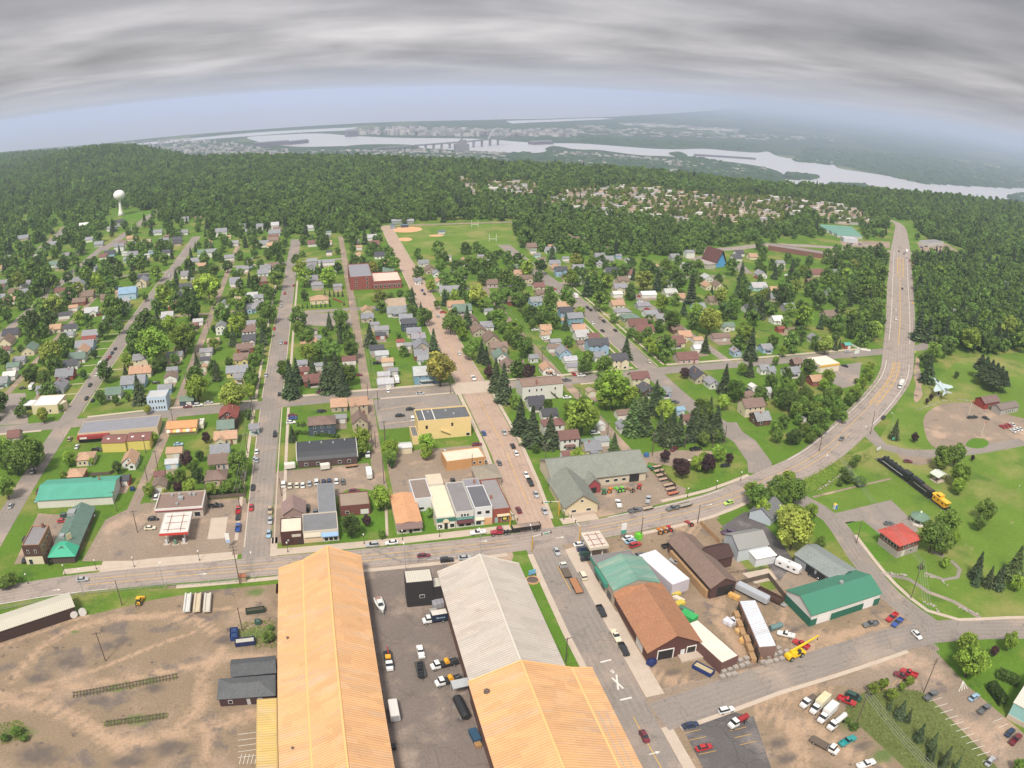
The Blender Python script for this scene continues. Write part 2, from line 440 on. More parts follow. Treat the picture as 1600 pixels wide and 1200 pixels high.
def offset(line, d):
    out = []
    n = len(line)
    for i, p in enumerate(line):
        a = Vector(line[max(i - 1, 0)][:2]); b = Vector(line[min(i + 1, n - 1)][:2])
        t = (b - a).normalized()
        dd = d[i] if isinstance(d, (list, tuple)) else d
        out.append((p[0] - t.y * dd, p[1] + t.x * dd))
    return out
def dense(line, step=12.0):
    P = [Vector(p[:2]) for p in line]
    out = []
    for i in range(len(P) - 1):                     # Catmull-Rom through the points
        p0, p1, p2, p3 = P[max(i - 1, 0)], P[i], P[i + 1], P[min(i + 2, len(P) - 1)]
        n = max(1, int((p2 - p1).length / step))
        for k in range(n):
            t = k / n
            q = 0.5 * ((2 * p1) + (p2 - p0) * t + (2 * p0 - 5 * p1 + 4 * p2 - p3) * t * t + (3 * p1 - p0 - 3 * p2 + p3) * t ** 3)
            out.append((q.x, q.y))
    out.append((P[-1].x, P[-1].y))
    return out
ROADS = []
def strip(name, line, w, lvl, m, ob=None, kind='structure', block=True):
    w2 = [x / 2 for x in w] if isinstance(w, (list, tuple)) else w / 2
    l, r = offset(line, w2), offset(line, [-x for x in w2] if isinstance(w2, list) else -w2)
    z = lvl * 0.005
    b = MB()
    n = len(line)
    b.add([(p[0], p[1], z) for p in l] + [(p[0], p[1], z) for p in r], [(i, i + n, i + n + 1, i + 1) for i in range(n - 1)])
    o = b.build(name, m)
    o['kind'] = kind
    wa = w2 if isinstance(w2, list) else [w2] * n
    o.data.attributes.new('across', 'FLOAT', 'POINT')
    o.data.attributes['across'].data.foreach_set('value', np.array(wa + [-x for x in wa], dtype=np.float32))
    if block:
        for i in range(n - 1):
            ROADS.append((Vector(line[i][:2]), Vector(line[i + 1][:2]), max(w) if isinstance(w, (list, tuple)) else w))
    return o
def slab(name, line, w, h, m):                      # raised strip: kerb or pavement
    l, r = offset(line, w / 2), offset(line, -w / 2)
    b = MB()
    n = len(line)
    vs = [(p[0], p[1], 0) for p in l] + [(p[0], p[1], 0) for p in r] + [(p[0], p[1], h) for p in l] + [(p[0], p[1], h) for p in r]
    fs = []
    for i in range(n - 1):
        fs += [(2 * n + i, 3 * n + i, 3 * n + i + 1, 2 * n + i + 1), (i + 1, i, 2 * n + i, 2 * n + i + 1)[::-1], (n + i, n + i + 1, 3 * n + i + 1, 3 * n + i)]
    fs += [(0, n, 3 * n, 2 * n), (n - 1, 2 * n - 1, 4 * n - 1, 3 * n - 1)[::-1]]
    b.add(vs, fs)
    o = b.build(name, m); o['kind'] = 'structure'
    return o
MAIN = dense([(-260, 140), (-205, 176), (-160, 201), (-110, 216), (-65, 221), (-20, 222), (35, 221.5), (75, 222), (107, 225), (140, 229.5), (172, 240), (205, 253), (251, 282), (290, 309), (323, 336), (360, 376), (420, 443), (489, 522), (600, 648), (700, 760), (770, 842), (785, 880), (775, 925)], 9)
MAINW = [float(np.interp(p[0], [-200, 60, 110, 140, 205, 250, 320, 360, 490, 640, 740, 785], [11, 11.5, 13, 14.5, 17, 19, 20.5, 22, 25, 23, 17, 11])) for p in MAIN]
strip('main_road', MAIN, MAINW, 9, 'highway')
X1, X3, XA, XR = -138.0, -30.5, 70.0, 174.0
YC = 366.0
strip('west_avenue', [(-139, 228), (-139, 300), (X1, 480), (-138, 700), (-140, 860)], 10, 7, 'asphalt')
strip('middle_avenue', [(X3 - 1, 227), (X3 - .5, 300), (X3, 400), (-29, 520), (-28, 700), (-27, 800)], 10, 7, 'asphalt')
strip('concrete_avenue', [(68, 226), (69.8, 259), (72, 290), (72.4, 366), (71.4, 450), (71.2, 574), (70.5, 690), (70, 850)], [12.5, 13.8, 14, 14.4, 14.6, 13.4, 12, 11], 8, 'slab')
strip('lower_avenue', [(67.3, 217), (67.5, 170), (68, 120), (70, 50)], [13, 12.5, 9.5, 9.5], 8, 'asphalt')
strip('far_west_avenue', [(-243, 330), (-243, 600), (-246, 860)], 9, 7, 'asphalt')
strip('east_avenue', dense([(173, 366), (174.5, 430), (177, 490), (176.5, 540), (173.5, 605), (172, 720)], 30), 12, 7, 'asphalt')
strip('east_avenue', dense([(173, 366), (172.5, 330), (176, 300), (180, 276), (176, 256), (171, 246)], 12), 11, 7, 'asphalt')
strip('cross_street', [(-420, 352), (-250, 355), (-176, 357), (-130, 359), (-83, 362), (-30, 364), (20, 366.5), (73, 366), (121, 365), (174, 369), (250, 371), (352, 374)], 10.5, 6, 'asphalt')
strip('upper_street', [(-31, 525), (72, 526)], 7, 6, 'asphalt')
strip('upper_street', [(-139, 543), (-83, 540), (-32, 541)], 5, 6, 'gravel')
strip('upper_street', [(78, 562), (174, 565), (330, 572)], 7, 6, 'asphalt')
strip('upper_street', [(-243, 690), (-139, 690), (-30, 690), (18, 690)], 6, 6, 'asphalt')
strip('alley', [(-85, 232), (-82, 300), (-80, 366), (-82, 540), (-86, 790)], 4.6, 5, 'gravel')
strip('alley', [(16, 262), (18, 366), (19, 500), (19, 800)], 5, 5, 'gravel')
strip('alley', [(124, 250), (121, 366), (118, 460), (120, 560)], 4.6, 5, 'gravel')
strip('alley', [(225, 374), (226, 565)], 6, 5, 'asphalt')
strip('alley', [(-191, 360), (-192, 700)], 4.4, 5, 'gravel')
strip('low_road', dense([(74, 130), (110, 134), (158, 135), (180, 131), (205, 121), (260, 96)], 10), 11, 6, 'asphalt')
strip('park_road', dense([(168, 246), (176, 222), (180, 205), (174, 178), (171, 155), (174, 136)], 8), 8.5, 7, 'asphalt')
strip('museum_drive', dense([G(1352, 668), G(1378, 697), G(1420, 708), G(1470, 708), G(1520, 704), G(1600, 690)], 8), 8, 5, 'asphalt')
strip('side_road', [G(1385, 549), G(1440, 543), G(1475, 530)], 10, 6, 'asphalt')
strip('commercial_road', dense([G(1402, 394), G(1330, 389), G(1260, 384), G(1200, 382), G(1150, 388), G(1090, 392)], 30), 14, 6, 'highway')
strip('commercial_road', dense([G(1406, 396), G(1440, 396), G(1500, 400)], 30), 12, 6, 'highway')
strip('far_road', dense([G(300, 318), G(262, 322), G(240, 333), G(215, 352), G(182, 376), G(160, 392)], 40), 11, 6, 'asphalt')
strip('far_road', dense([G(105, 352), G(80, 375), G(62, 388)], 40), 9, 6, 'asphalt')
strip('far_road', dense([G(600, 353), G(700, 350), G(800, 347)], 40), 8, 6, 'gravel')
strip('curved_lane', dense([G(1190, 735), G(1165, 700), G(1140, 660)], 10), 7, 5, 'asphalt')
# lots and yards
def in_poly2(x, y, P):
    c = False
    for i in range(len(P)):
        a, b = P[i], P[i - 1]
        if (a[1] > y) != (b[1] > y) and x < (b[0] - a[0]) * (y - a[1]) / (b[1] - a[1]) + a[0]: c = not c
    return c
def worn_sheet(name, poly, lvl, lanes, damp, step=1.6, green=()):
    """Ground as a fine grid clipped to poly; lanes (line, width) are worn by wheels, damp and green are (x, y, radius) patches."""
    xs = [p[0] for p in poly]; ys = [p[1] for p in poly]
    nx, ny = int((max(xs) - min(xs)) / step) + 2, int((max(ys) - min(ys)) / step) + 2
    X = min(xs) + np.arange(nx) * step; Y = min(ys) + np.arange(ny) * step
    gx, gy = np.meshgrid(X, Y)
    wl = np.zeros_like(gx); wd_ = np.zeros_like(gx); wg = np.zeros_like(gx)
    for line, w in lanes:
        L_ = dense(line, 4)
        for (a, b) in zip(L_[:-1], L_[1:]):
            dx, dy = b[0] - a[0], b[1] - a[1]; q = dx * dx + dy * dy + 1e-9
            t = np.clip(((gx - a[0]) * dx + (gy - a[1]) * dy) / q, 0, 1)
            d = np.hypot(gx - a[0] - dx * t, gy - a[1] - dy * t)
            ruts = .68 + .32 * np.cos(d * 2.9)
            wl = np.maximum(wl, np.clip(1.1 - d / (w * 1.15), 0, .95) * ruts)
    for (x, y, r_) in damp: wd_ = np.maximum(wd_, np.clip(1 - np.hypot((gx - x) / 1.6, gy - y) / r_, 0, .8))
    for (x, y, r_) in green: wg = np.maximum(wg, np.clip(1 - np.hypot((gx - x) / 1.8, gy - y) / r_, 0, .8))
    z = lvl * .005
    b = MB(); b.v = [(float(x), float(y), z) for x, y in zip(gx.ravel(), gy.ravel())]
    for j in range(ny - 1):
        for i in range(nx - 1):
            if in_poly2(X[i] + step / 2, Y[j] + step / 2, poly): b.f.append((j * nx + i, j * nx + i + 1, (j + 1) * nx + i + 1, (j + 1) * nx + i))
    b.m = [0] * len(b.f)
    o = b.build(name, 'worn'); o['kind'] = 'structure'
    for an, v in (('lane', wl), ('damp', wd_), ('green', wg)):
        o.data.attributes.new(an, 'FLOAT', 'POINT')
        o.data.attributes[an].data.foreach_set('value', v.ravel().astype(np.float32))
    return o
def PL(*p): return [tuple(G(a, b)[:2]) for a, b in p]
def dp(px, py, r): g = G(px, py); return (g.x, g.y, r)
worn_sheet('dirt_yard', [(-170, 40), (-22, 40), (-22, 212), (-60, 214), (-88, 206), (-122, 190), (-170, 162)], 2,
           [(PL((-60, 1100), (0, 1098), (60, 1100), (130, 1128), (190, 1158), (300, 1145), (400, 1115), (432, 1108)), 4.5), (PL((-40, 1088), (90, 1076), (200, 1060), (280, 1046), (340, 1032), (432, 1020)), 3.2),
            (PL((20, 1060), (80, 1000), (150, 972), (230, 962), (290, 966), (330, 985), (345, 1020), (320, 1050), (312, 1100), (270, 1150)), 3.6), (PL((230, 1240), (185, 1170), (120, 1125)), 4), (PL((325, 1070), (322, 1140), (330, 1230)), 3), (PL((0, 1010), (70, 985), (140, 960)), 2.4), (PL((60, 1070), (140, 1050), (240, 1010), (300, 990)), 2.0), (PL((400, 960), (350, 950), (270, 955)), 2.2)],
           [dp(60, 1060, 5), dp(110, 1035, 7), dp(165, 1010, 5), dp(195, 1000, 4), dp(265, 1168, 6), dp(60, 1180, 8), dp(200, 1190, 6), dp(150, 1095, 4), dp(240, 1075, 4), dp(320, 925, 6), dp(350, 1000, 5)], green=[dp(180, 1075, 3), dp(235, 1064, 3), dp(215, 1125, 4), dp(30, 1145, 5), dp(400, 990, 6), dp(118, 988, 2), dp(400, 925, 4)])
sheet('verge', GL((115, 934), (225, 924), (435, 903), (436, 912), (330, 922), (240, 937), (145, 960), (122, 962)), 3, 'grass')
sheet('warehouse_yard', [(3, 20), (33, 20), (33, 214), (3, 214)], 3, 'yard')
sheet('gravel_lot', GL((128, 877), (165, 812), (190, 800), (225, 786), (386, 778), (393, 864), (300, 874)), 3, 'gravel')
sheet('gravel_lot', GL((22, 882), (60, 802), (118, 806), (92, 872)), 3, 'gravel')
sheet('gravel_lot', [(-26, 236), (-26, 291), (13, 292), (15, 262), (2, 250), (-2, 236)], 2, 'gravel')
sheet('gravel_lot', [(20.5, 238), (20.5, 300), (62.6, 300), (60.6, 238)], 2, 'gravel')
sheet('parking_lot', [(20.5, 324), (20.5, 360), (62.4, 359.5), (62.4, 324)], 3, 'asphalt')
sheet('parking_lot', GL((459, 490), (552, 489), (552, 511), (458, 508)), 3, 'asphalt')
sheet('store_lot', [(92, 230.6), (107, 232.3), (130, 236.3), (134, 243), (128, 252), (124.5, 262), (131, 274), (122, 278), (121, 253.5), (92, 253.5)], 3, 'gravel')
sheet('roadside_gravel', [(-24, 206), (55, 206), (56, 216.6), (-24, 216.6)], 2, 'gravel')
sheet('apron', [(-88, 225), (-45, 227.6), (-38, 228), (-38, 234), (-88, 234)], 2, 'concrete')
sheet('apron', [(-36, 228), (-24, 228), (-24, 240), (-36, 240)], 2, 'concrete')
sheet('gravel_lot', GL((990, 712), (1040, 703), (1112, 705), (1118, 722), (1060, 730), (1010, 722)), 2, 'gravel')
worn_sheet('timber_yard', [(75, 140), (74.2, 216), (107, 218.6), (137, 222.6), (131, 200), (131, 172), (168, 172), (168, 141)], 2,
           [(PL((1090, 1075), (1040, 1060), (1015, 1050)), 5), (PL((1140, 900), (1120, 960), (1170, 1030)), 4), (PL((1200, 980), (1260, 1000), (1330, 990), (1400, 965)), 6), (PL((1040, 830), (1090, 815), (1060, 850)), 4), (PL((1215, 990), (1225, 950), (1190, 920)), 3), (PL((1290, 990), (1250, 1020), (1340, 1010)), 5)], [dp(1050, 1050, 3), dp(1240, 985, 3), dp(1180, 900, 4), dp(1290, 985, 2)])
sheet('corner_gravel', [(72.6, 60), (72.6, 215), (80, 216), (80, 143), (169, 143), (169, 125), (78, 121), (78, 60)], 1, 'gravel')
sheet('forecourt', [(73.6, 138), (73.6, 213), (78.8, 214.5), (79, 138)], 5, 'concrete')
sheet('forecourt', [(73, 60), (73, 126), (76, 126), (76, 60)], 5, 'concrete')
sheet('driveway', GL((1128, 822), (1163, 800), (1180, 802), (1222, 850), (1242, 878), (1218, 908), (1190, 870), (1140, 852)), 4, 'darkasphalt')
sheet('gravel_lot', GL((1205, 862), (1242, 880), (1292, 918), (1242, 932), (1203, 908)), 3, 'gravel')
worn_sheet('dirt_lot', [(76, 60), (76, 127), (110, 127.5), (140, 128), (146, 112), (140, 80), (140, 60)], 2, [(PL((1080, 1110), (1220, 1085), (1290, 1075)), 4), (PL((1190, 1110), (1240, 1140), (1250, 1200)), 6), (PL((1260, 1130), (1330, 1180), (1370, 1200)), 5), (PL((1220, 1090), (1270, 1110)), 4)], [dp(1215, 1160, 4), dp(1230, 1185, 4), dp(1350, 1165, 3)], green=[dp(1330, 1130, 4), dp(1380, 1180, 5), dp(1395, 1150, 5)])
sheet('dark_lot', GL((1058, 1122), (1120, 1106), (1178, 1120), (1205, 1200), (1225, 1260), (1140, 1280)), 4, 'darkasphalt')
sheet('parking_lot', GL((1290, 1068), (1450, 1012), (1462, 1018), (1512, 1072), (1640, 1180), (1640, 1290), (1570, 1230), (1450, 1096), (1350, 1078)), 4, 'gravel')
sheet('park_lawn', GL((1455, 600), (1500, 560), (1640, 545), (1720, 700), (1720, 970), (1600, 972), (1482, 962), (1440, 940), (1330, 850), (1300, 800), (1215, 752), (1300, 715), (1350, 704), (1372, 690), (1400, 640), (1425, 590)), 1, 'fairway')
sheet('museum_lot', GL((1440, 650), (1470, 630), (1520, 628), (1546, 640), (1640, 665), (1640, 690), (1560, 698), (1510, 708), (1470, 706), (1448, 690)), 4, 'gravel')
sheet('museum_lot', GL((1400, 700), (1455, 704), (1456, 724), (1430, 728), (1405, 716)), 4, 'gravel')
sheet('traffic_island', GL((1505, 697), (1518, 684), (1540, 685), (1547, 695), (1530, 702)), 6, 'lawn')
sheet('park_lot', GL((1278, 808), (1392, 781), (1424, 812), (1436, 830), (1384, 842), (1348, 813), (1300, 822)), 3, 'asphalt')
sheet('verge_lawn', GL((1300, 820), (1345, 812), (1383, 842), (1397, 873), (1365, 880)), 3, 'lawn')
sheet('warehouse_lawn', [(57.5, 157), (61.2, 157), (61, 213), (56, 214), (54.6, 211), (55, 190)], 3, 'lawn')
sheet('green', [(x + 9 * math.cos(k * .3927), y + 7 * math.sin(k * .3927)) for x, y in [G(1568, 762).to_2d()] for k in range(16)], 3, 'fairway')
sheet('ball_field', GL((609, 357), (800, 349), (812, 392), (650, 397), (626, 394)), 2, 'fairway')
for (a, b, rx, ry) in ((635, 358.5, 17, 18), (633, 374, 7, 10), (682, 368, 8, 6)):
    c = G(a, b)
    sheet('infield', [(c.x + rx * math.cos(k * .35), c.y + ry * math.sin(k * .35)) for k in range(18)], 4, 'clay')
sheet('parking_lot', GL((-60, 618), (40, 614), (44, 662), (-60, 668)), 3, 'asphalt')
sheet('parking_lot', GL((1296, 573), (1346, 566), (1341, 600), (1316, 607), (1300, 598)), 3, 'asphalt')
sheet('dealer_lot', GL((1312, 376), (1390, 378), (1390, 388), (1318, 386)), 4, 'gravel')
sheet('dealer_lot', GL((1432, 379), (1478, 380), (1506, 398), (1440, 393)), 4, 'gravel')
sheet('church_lot', GL((1080, 402), (1112, 398), (1120, 414), (1096, 412)), 4, 'asphalt')
sheet('church_lot', GL((1138, 416), (1158, 410), (1176, 428), (1150, 424)), 4, 'asphalt')
sheet('water_tower_lawn', GL((180, 340), (236, 328), (242, 336), (208, 348)), 2, 'lawn')
TP = [GL((840, 325), (880, 297), (930, 293), (1000, 291), (1090, 302), (1210, 308), (1290, 318), (1250, 345), (1190, 360), (1110, 352), (1000, 345), (900, 335)),
      GL((705, 278), (735, 278), (760, 309), (745, 312)), GL((742, 284), (830, 284), (850, 300), (800, 314), (770, 300)), GL((1262, 320), (1300, 318), (1348, 330), (1366, 350), (1320, 352), (1268, 342)), GL((1215, 320), (1262, 326), (1256, 342), (1205, 338)), GL((590, 268), (700, 271), (700, 277), (640, 276))]
for p in TP: sheet('trailer_park_ground', p, 2, 'gravel')
sheet('bare_bank', GL((1431, 556), (1437, 560), (1436, 575), (1442, 590), (1439, 606), (1443, 618), (1430, 632), (1427, 618), (1432, 600), (1426, 585), (1430, 570)), 3, 'earth')
sheet('grass_bank', GL((1316, 1108), (1352, 1076), (1442, 1078), (1466, 1104), (1600, 1240), (1500, 1300), (1420, 1205), (1340, 1132)), 6, 'roughgrass')
sheet('concrete_apron', [(62, 358), (83, 358.5), (83, 374), (62, 373)], 10, 'concrete')
sheet('flower_lawn', GL((512, 790), (545, 760), (604, 770), (607, 840), (560, 845), (532, 850)), 3, 'lawn')
sheet('flower_lawn', GL((652, 800), (672, 793), (682, 830), (655, 833)), 3, 'lawn')
# kerbs and pavements
slab('pavement', [(60.9, 236), (61.9, 262), (63.6, 300), (63.8, 358)], 1.8, 0.12, 'concrete')
slab('pavement', [(75.2, 234), (77.8, 262), (80.2, 300), (80.6, 358)], 1.5, 0.12, 'concrete')
slab('kerb', [(64.9, 374), (63.8, 450), (64.2, 574), (64.3, 840)], 0.5, 0.13, 'concrete')
slab('kerb', [(79.9, 374), (79, 450), (78.2, 574), (75.8, 840)], 0.5, 0.13, 'concrete')
for d in (-5.4, 5.4):
    slab('kerb', [(X1 + d, 373), (X1 + d, 700)], 0.5, 0.13, 'concrete')
    slab('kerb', [(X3 + d, 373), (X3 + 1 + d, 519)], 0.5, 0.13, 'concrete')
    slab('kerb', [(X3 + d, 235), (X3 + d, 359)], 0.5, 0.13, 'concrete')
    slab('kerb', [(173.6 + d * 1.2, 376), (175.2 + d * 1.2, 450), (177 + d * 1.2, 500), (176 + d * 1.2, 555)], 0.5, 0.13, 'concrete')
    slab('pavement', [(X3 + d * 1.6, 240), (X3 + d * 1.6, 358)], 1.3, 0.1, 'concrete')
    slab('pavement', [(X3 + d * 1.6, 373), (X3 + d * 1.6, 690)], 1.3, 0.1, 'concrete')
    slab('pavement', [(173.8 + d * 1.95, 378), (175.2 + d * 1.95, 450), (176.6 + d * 1.95, 552)], 1.2, 0.1, 'concrete')
slab('pavement', [(-128, 365.5), (-90, 369), (-38, 370.5)], 2.0, 0.12, 'concrete')
slab('pavement', [(-22, 371.6), (12, 373), (61, 373.6)], 2.6, 0.12, 'concrete')
slab('pavement', [(-260, 349), (-150, 352.5)], 1.8, 0.12, 'concrete')
slab('pavement', [(24, 360.4), (61, 360.6)], 1.5, 0.12, 'concrete')
slab('pavement', [(84, 372.6), (116, 373), (165, 376.5)], 2.2, 0.12, 'concrete')
slab('pavement', [(186, 377.5), (250, 378.5), (335, 381)], 2.4, 0.12, 'concrete')
slab('pavement', [(128, 359), (165, 361)], 1.6, 0.12, 'concrete')
slab('store_pavement', [(-24, 230.2), (15, 230.4), (59, 231)], 4.0, 0.13, 'concrete')
slab('store_pavement', [(-102, 226), (-70, 230), (-40, 231)], 3.2, 0.13, 'concrete')
slab('store_pavement', [(78, 231), (92, 231.5)], 4.0, 0.13, 'concrete')
slab('pavement', [(-58, 213.6), (-24, 214.6), (30, 214.2), (54, 214.6)], 1.9, 0.12, 'concrete')
slab('pavement', dense([(61.5, 213), (60.8, 170), (62, 120), (63.6, 60)], 20), 1.9, 0.12, 'concrete')
slab('pavement', dense([(77.8, 176), (76.5, 145), (75.4, 139)], 12), 3.0, 0.12, 'concrete')
slab('pavement', dense([(120, 236), (142, 239.3), (165, 246.5)], 10), 1.8, 0.12, 'concrete')
slab('pavement', dense([(104, 216.2), (134, 220.2), (164, 230)], 10), 1.8, 0.12, 'concrete')
slab('pavement', dense([(182.2, 192), (179, 176), (177, 160), (178.4, 143), (186, 134.5), (205, 127.6), (250, 108)], 8), 1.5, 0.12, 'concrete')
slab('pavement', [(78, 124.2), (110, 127.7), (158, 128.6)], 1.5, 0.12, 'concrete')
slab('footpath', [G(1270, 777), G(1330, 762), G(1392, 748)], 1.3, 0.06, 'gravel')
slab('footpath', dense([G(1445, 895), G(1475, 906), G(1496, 902), G(1500, 890), G(1480, 872), G(1455, 862)], 4), 1.6, 0.06, 'asphalt')
slab('footpath', dense([G(1380, 898), G(1420, 905), G(1450, 925), G(1490, 940), G(1535, 968)], 4), 1.8, 0.06, 'asphalt')
slab('footpath', [(608 * 0 + G(603, 790).x, G(603, 790).y), G(605, 838)], 1.0, 0.06, 'concrete')
for k in range(11):                                 # short front walks west of the west avenue
    y = 385 + k * 15.5
    slab('front_walk', [(X1 - 6, y), (X1 - 17, y)], 0.9, 0.06, 'concrete')
    slab('front_walk', [(X1 + 6, y + 4), (X1 + 15, y + 4)], 0.9, 0.06, 'concrete') if k % 2 else None
    slab('front_walk', [(184, y), (191, y)], 0.9, 0.06, 'concrete') if k < 10 else None
# ------------------------------------------------------------------ painted markings
def mark(line, w, m='yellowline', lvl=11): strip('road_markings', line, w, lvl, m, block=False)
def side(line, d, a, b): return [p for p, q in zip(offset(line, d), line) if a <= q[0] <= b]
mark(side(MAIN, 1.55, -100, 58), 0.22); mark(side(MAIN, -1.55, -100, 58), 0.22)
mark(side(MAIN, 1.6, 82, 345), 0.24); mark(side(MAIN, -1.6, 82, 240), 0.24)
mark(side(MAIN, -4.6, 20, 52), 0.25, 'whiteline')
mark(side(MAIN, 6.3, 95, 160), 0.25, 'whiteline'); mark(side(MAIN, 7.6, 185, 345), 0.3, 'whiteline')
mark(side(MAIN, -7.6, 250, 345), 0.3, 'whiteline')
mark(side(MAIN, -5.2, -190, -75), 0.25, 'whiteline')
mark(side(MAIN, 0.4, 365, 600), 0.45)
hatch = [p for p in MAIN if 275 < p[0] < 345]
for q in (3.0, -1.2): mark(offset(hatch, q), 0.4)
for i in range(0, len(hatch) - 1):
    a, b = offset(hatch, 2.8)[i], offset(hatch, -1.0)[i + 1]
    mark([a, b], 0.4)
for q in (3.2, -3.2): mark([p for p, c in zip(offset(MAIN, q), MAIN) if 520 < c[0] < 600], 0.5)
hh = [p for p in MAIN if 520 < p[0] < 600]
for i in range(0, len(hh) - 1, 1): mark([offset(hh, 3)[i], offset(hh, -3)[i + 1]], 0.4)
mark(side(MAIN, 7.5, 370, 620), 0.35, 'whiteline'); mark(side(MAIN, -7.5, 370, 620), 0.35, 'whiteline')
mark([(69.6, 246), (71.6, 290)], 0.2); mark([(71.8, 296), (72.2, 352)], 0.2); mark([(71.9, 382), (71.2, 520)], 0.16)
mark([(68.5, 204), (68.6, 190)], 0.22); mark([(67.6, 132), (68.4, 60)], 0.2)
mark([(-20, 366), (60, 366.8)], 0.14)
def bar(a, b, w): strip('road_markings', [G(*a), G(*b)], w, 12, 'whiteline', block=False)
bar((938, 1035), (955, 1031), 0.6); bar((969, 1094), (987, 1090), 0.6)
bar((956, 1059), (974, 1076), 0.55)
strip('road_markings', [G(963, 1054), G(966, 1078)], 0.5, 13, 'whiteline', block=False)
bar((953, 1048), (959, 1052), 0.35); bar((956, 1046), (960, 1051), 0.3)
for (x0, y0, dx, dy, n, L) in ((1452, 1096, 8.3, 9.4, 11, (20, -6)), (1552, 1128, 9, 9, 4, (14, -6))):
    for k in range(n):
        a = (x0 + dx * k, y0 + dy * k); bar(a, (a[0] + L[0], a[1] + L[1]), 0.16)
for k in range(4):
    a = (1068 + 8 * k, 1146 + 11 * k)
    strip('road_markings', [G(*a), G(a[0] + 27, a[1] - 6)], 0.15, 12, 'yellowline', block=False)
for k in range(3):
    a = (1140 + 8 * k, 1142 + 11 * k)
    strip('road_markings', [G(*a), G(a[0] + 26, a[1] - 6)], 0.15, 12, 'yellowline', block=False)
for k in range(5):
    a = (1378 + 9 * k, 1060 - 0 * k)
    strip('road_markings', [G(1372 + 11 * k, 1082 - 5 * k), G(1380 + 11 * k, 1072 - 5 * k)], 0.15, 12, 'yellowline', block=False)
tri = GL((1498, 1081), (1505, 1064), (1516, 1075))
for k in range(4):
    a = tri[0].lerp(tri[2], k / 4); strip('road_markings', [a, tri[1]], 0.25, 12 + k, 'whiteline', block=False)
for k in range(5): bar((372, 1148 + 9 * k), (402, 1144 + 9 * k), 0.14)
for k in range(5): bar((374 + 6 * k, 1194), (378 + 6 * k, 1178), 0.14)
# turn arrows on the main road
for (px, py) in ((875, 840), (755, 846), (1108, 789), (1292, 712), (1353, 667), (88, 922), (316, 897), (1022, 1177)):
    c = G(px, py)
    k = min(range(len(MAIN)), key=lambda i: (Vector(MAIN[i]) - c.to_2d()).length)
    t = (Vector(MAIN[min(k + 1, len(MAIN) - 1)]) - Vector(MAIN[max(k - 1, 0)])).normalized()
    p = c.to_2d()
    strip('road_markings', [p - t * 1.4, p + t * .6], 0.3, 12, 'whiteline', block=False)
    b = MB(); n = Vector((-t.y, t.x))
    b.add([(q.x, q.y, 0.062) for q in (p + t * .5 + n * .55, p + t * .5 - n * .55, p + t * 1.7)], [(0, 1, 2)])
    b.build('road_markings', 'whiteline')['kind'] = 'structure'

# ------------------------------------------------------------------ the lowland far below: river, bay, lake
def far_sheet(name, px, lvl, m):
    return sheet(name, [G(a, b, LOW) for a, b in px], 0, m, LOW + 0.6 + lvl * 0.8)
far_sheet('river_water', [(380, 214), (430, 211), (500, 208), (545, 212), (600, 215), (650, 216), (710, 216), (770, 218), (800, 221), (850, 224), (905, 224), (960, 228), (1010, 232), (1060, 234), (1100, 232), (1150, 237), (1185, 239), (1200, 236), (1212, 244), (1240, 249), (1280, 249), (1300, 250), (1318, 254), (1303, 258), (1310, 264), (1370, 272), (1440, 285), (1500, 290), (1555, 293), (1640, 296),
      (1640, 330), (1600, 322), (1500, 310), (1400, 300), (1350, 290), (1300, 292), (1225, 290), (1228, 278), (1222, 270), (1200, 262), (1150, 254), (1100, 249), (1060, 246), (1040, 244), (1000, 243), (955, 237), (935, 234), (905, 234), (880, 231), (858, 232), (850, 239), (800, 239), (740, 236), (700, 234), (650, 231), (640, 228), (560, 228), (510, 229), (470, 230), (432, 227), (400, 221)], 0, 'water')
far_sheet('bay_water', [(180, 232), (300, 220), (400, 212), (470, 207), (545, 204), (560, 199), (470, 203), (400, 207), (300, 216), (200, 226)], 0, 'water')
shore = [G(a, b, LOW) for a, b in [(-200, 262), (0, 238), (150, 225.5), (300, 210.5), (400, 203), (560, 193), (640, 190), (740, 188), (850, 186), (960, 182.5), (1040, 178), (1110, 173)]]
azs = np.linspace(math.atan2(shore[-1].x, shore[-1].y) + .05, math.atan2(shore[0].x, shore[0].y) - .1, 14)
sheet('lake_water', shore + [Vector((58500 * math.sin(a), 58500 * math.cos(a), 0)) for a in azs], 0, 'lake', LOW + 1.4)
far_sheet('bay_water', [(790, 189), (860, 187), (940, 184), (960, 186), (870, 190), (800, 193)], 0, 'water')
for i_, px in enumerate(([(848, 234), (862, 228), (880, 230), (900, 235), (870, 239)], [(1225, 274), (1250, 270), (1282, 277), (1270, 281), (1240, 281)], [(1290, 292), (1310, 285), (1350, 288), (1380, 299), (1300, 300)], [(520, 232), (560, 226), (640, 226), (660, 230), (600, 234)], [(1042, 241), (1060, 236), (1078, 244), (1062, 247)])):
    far_sheet('islet', px, 2, 'landfar')
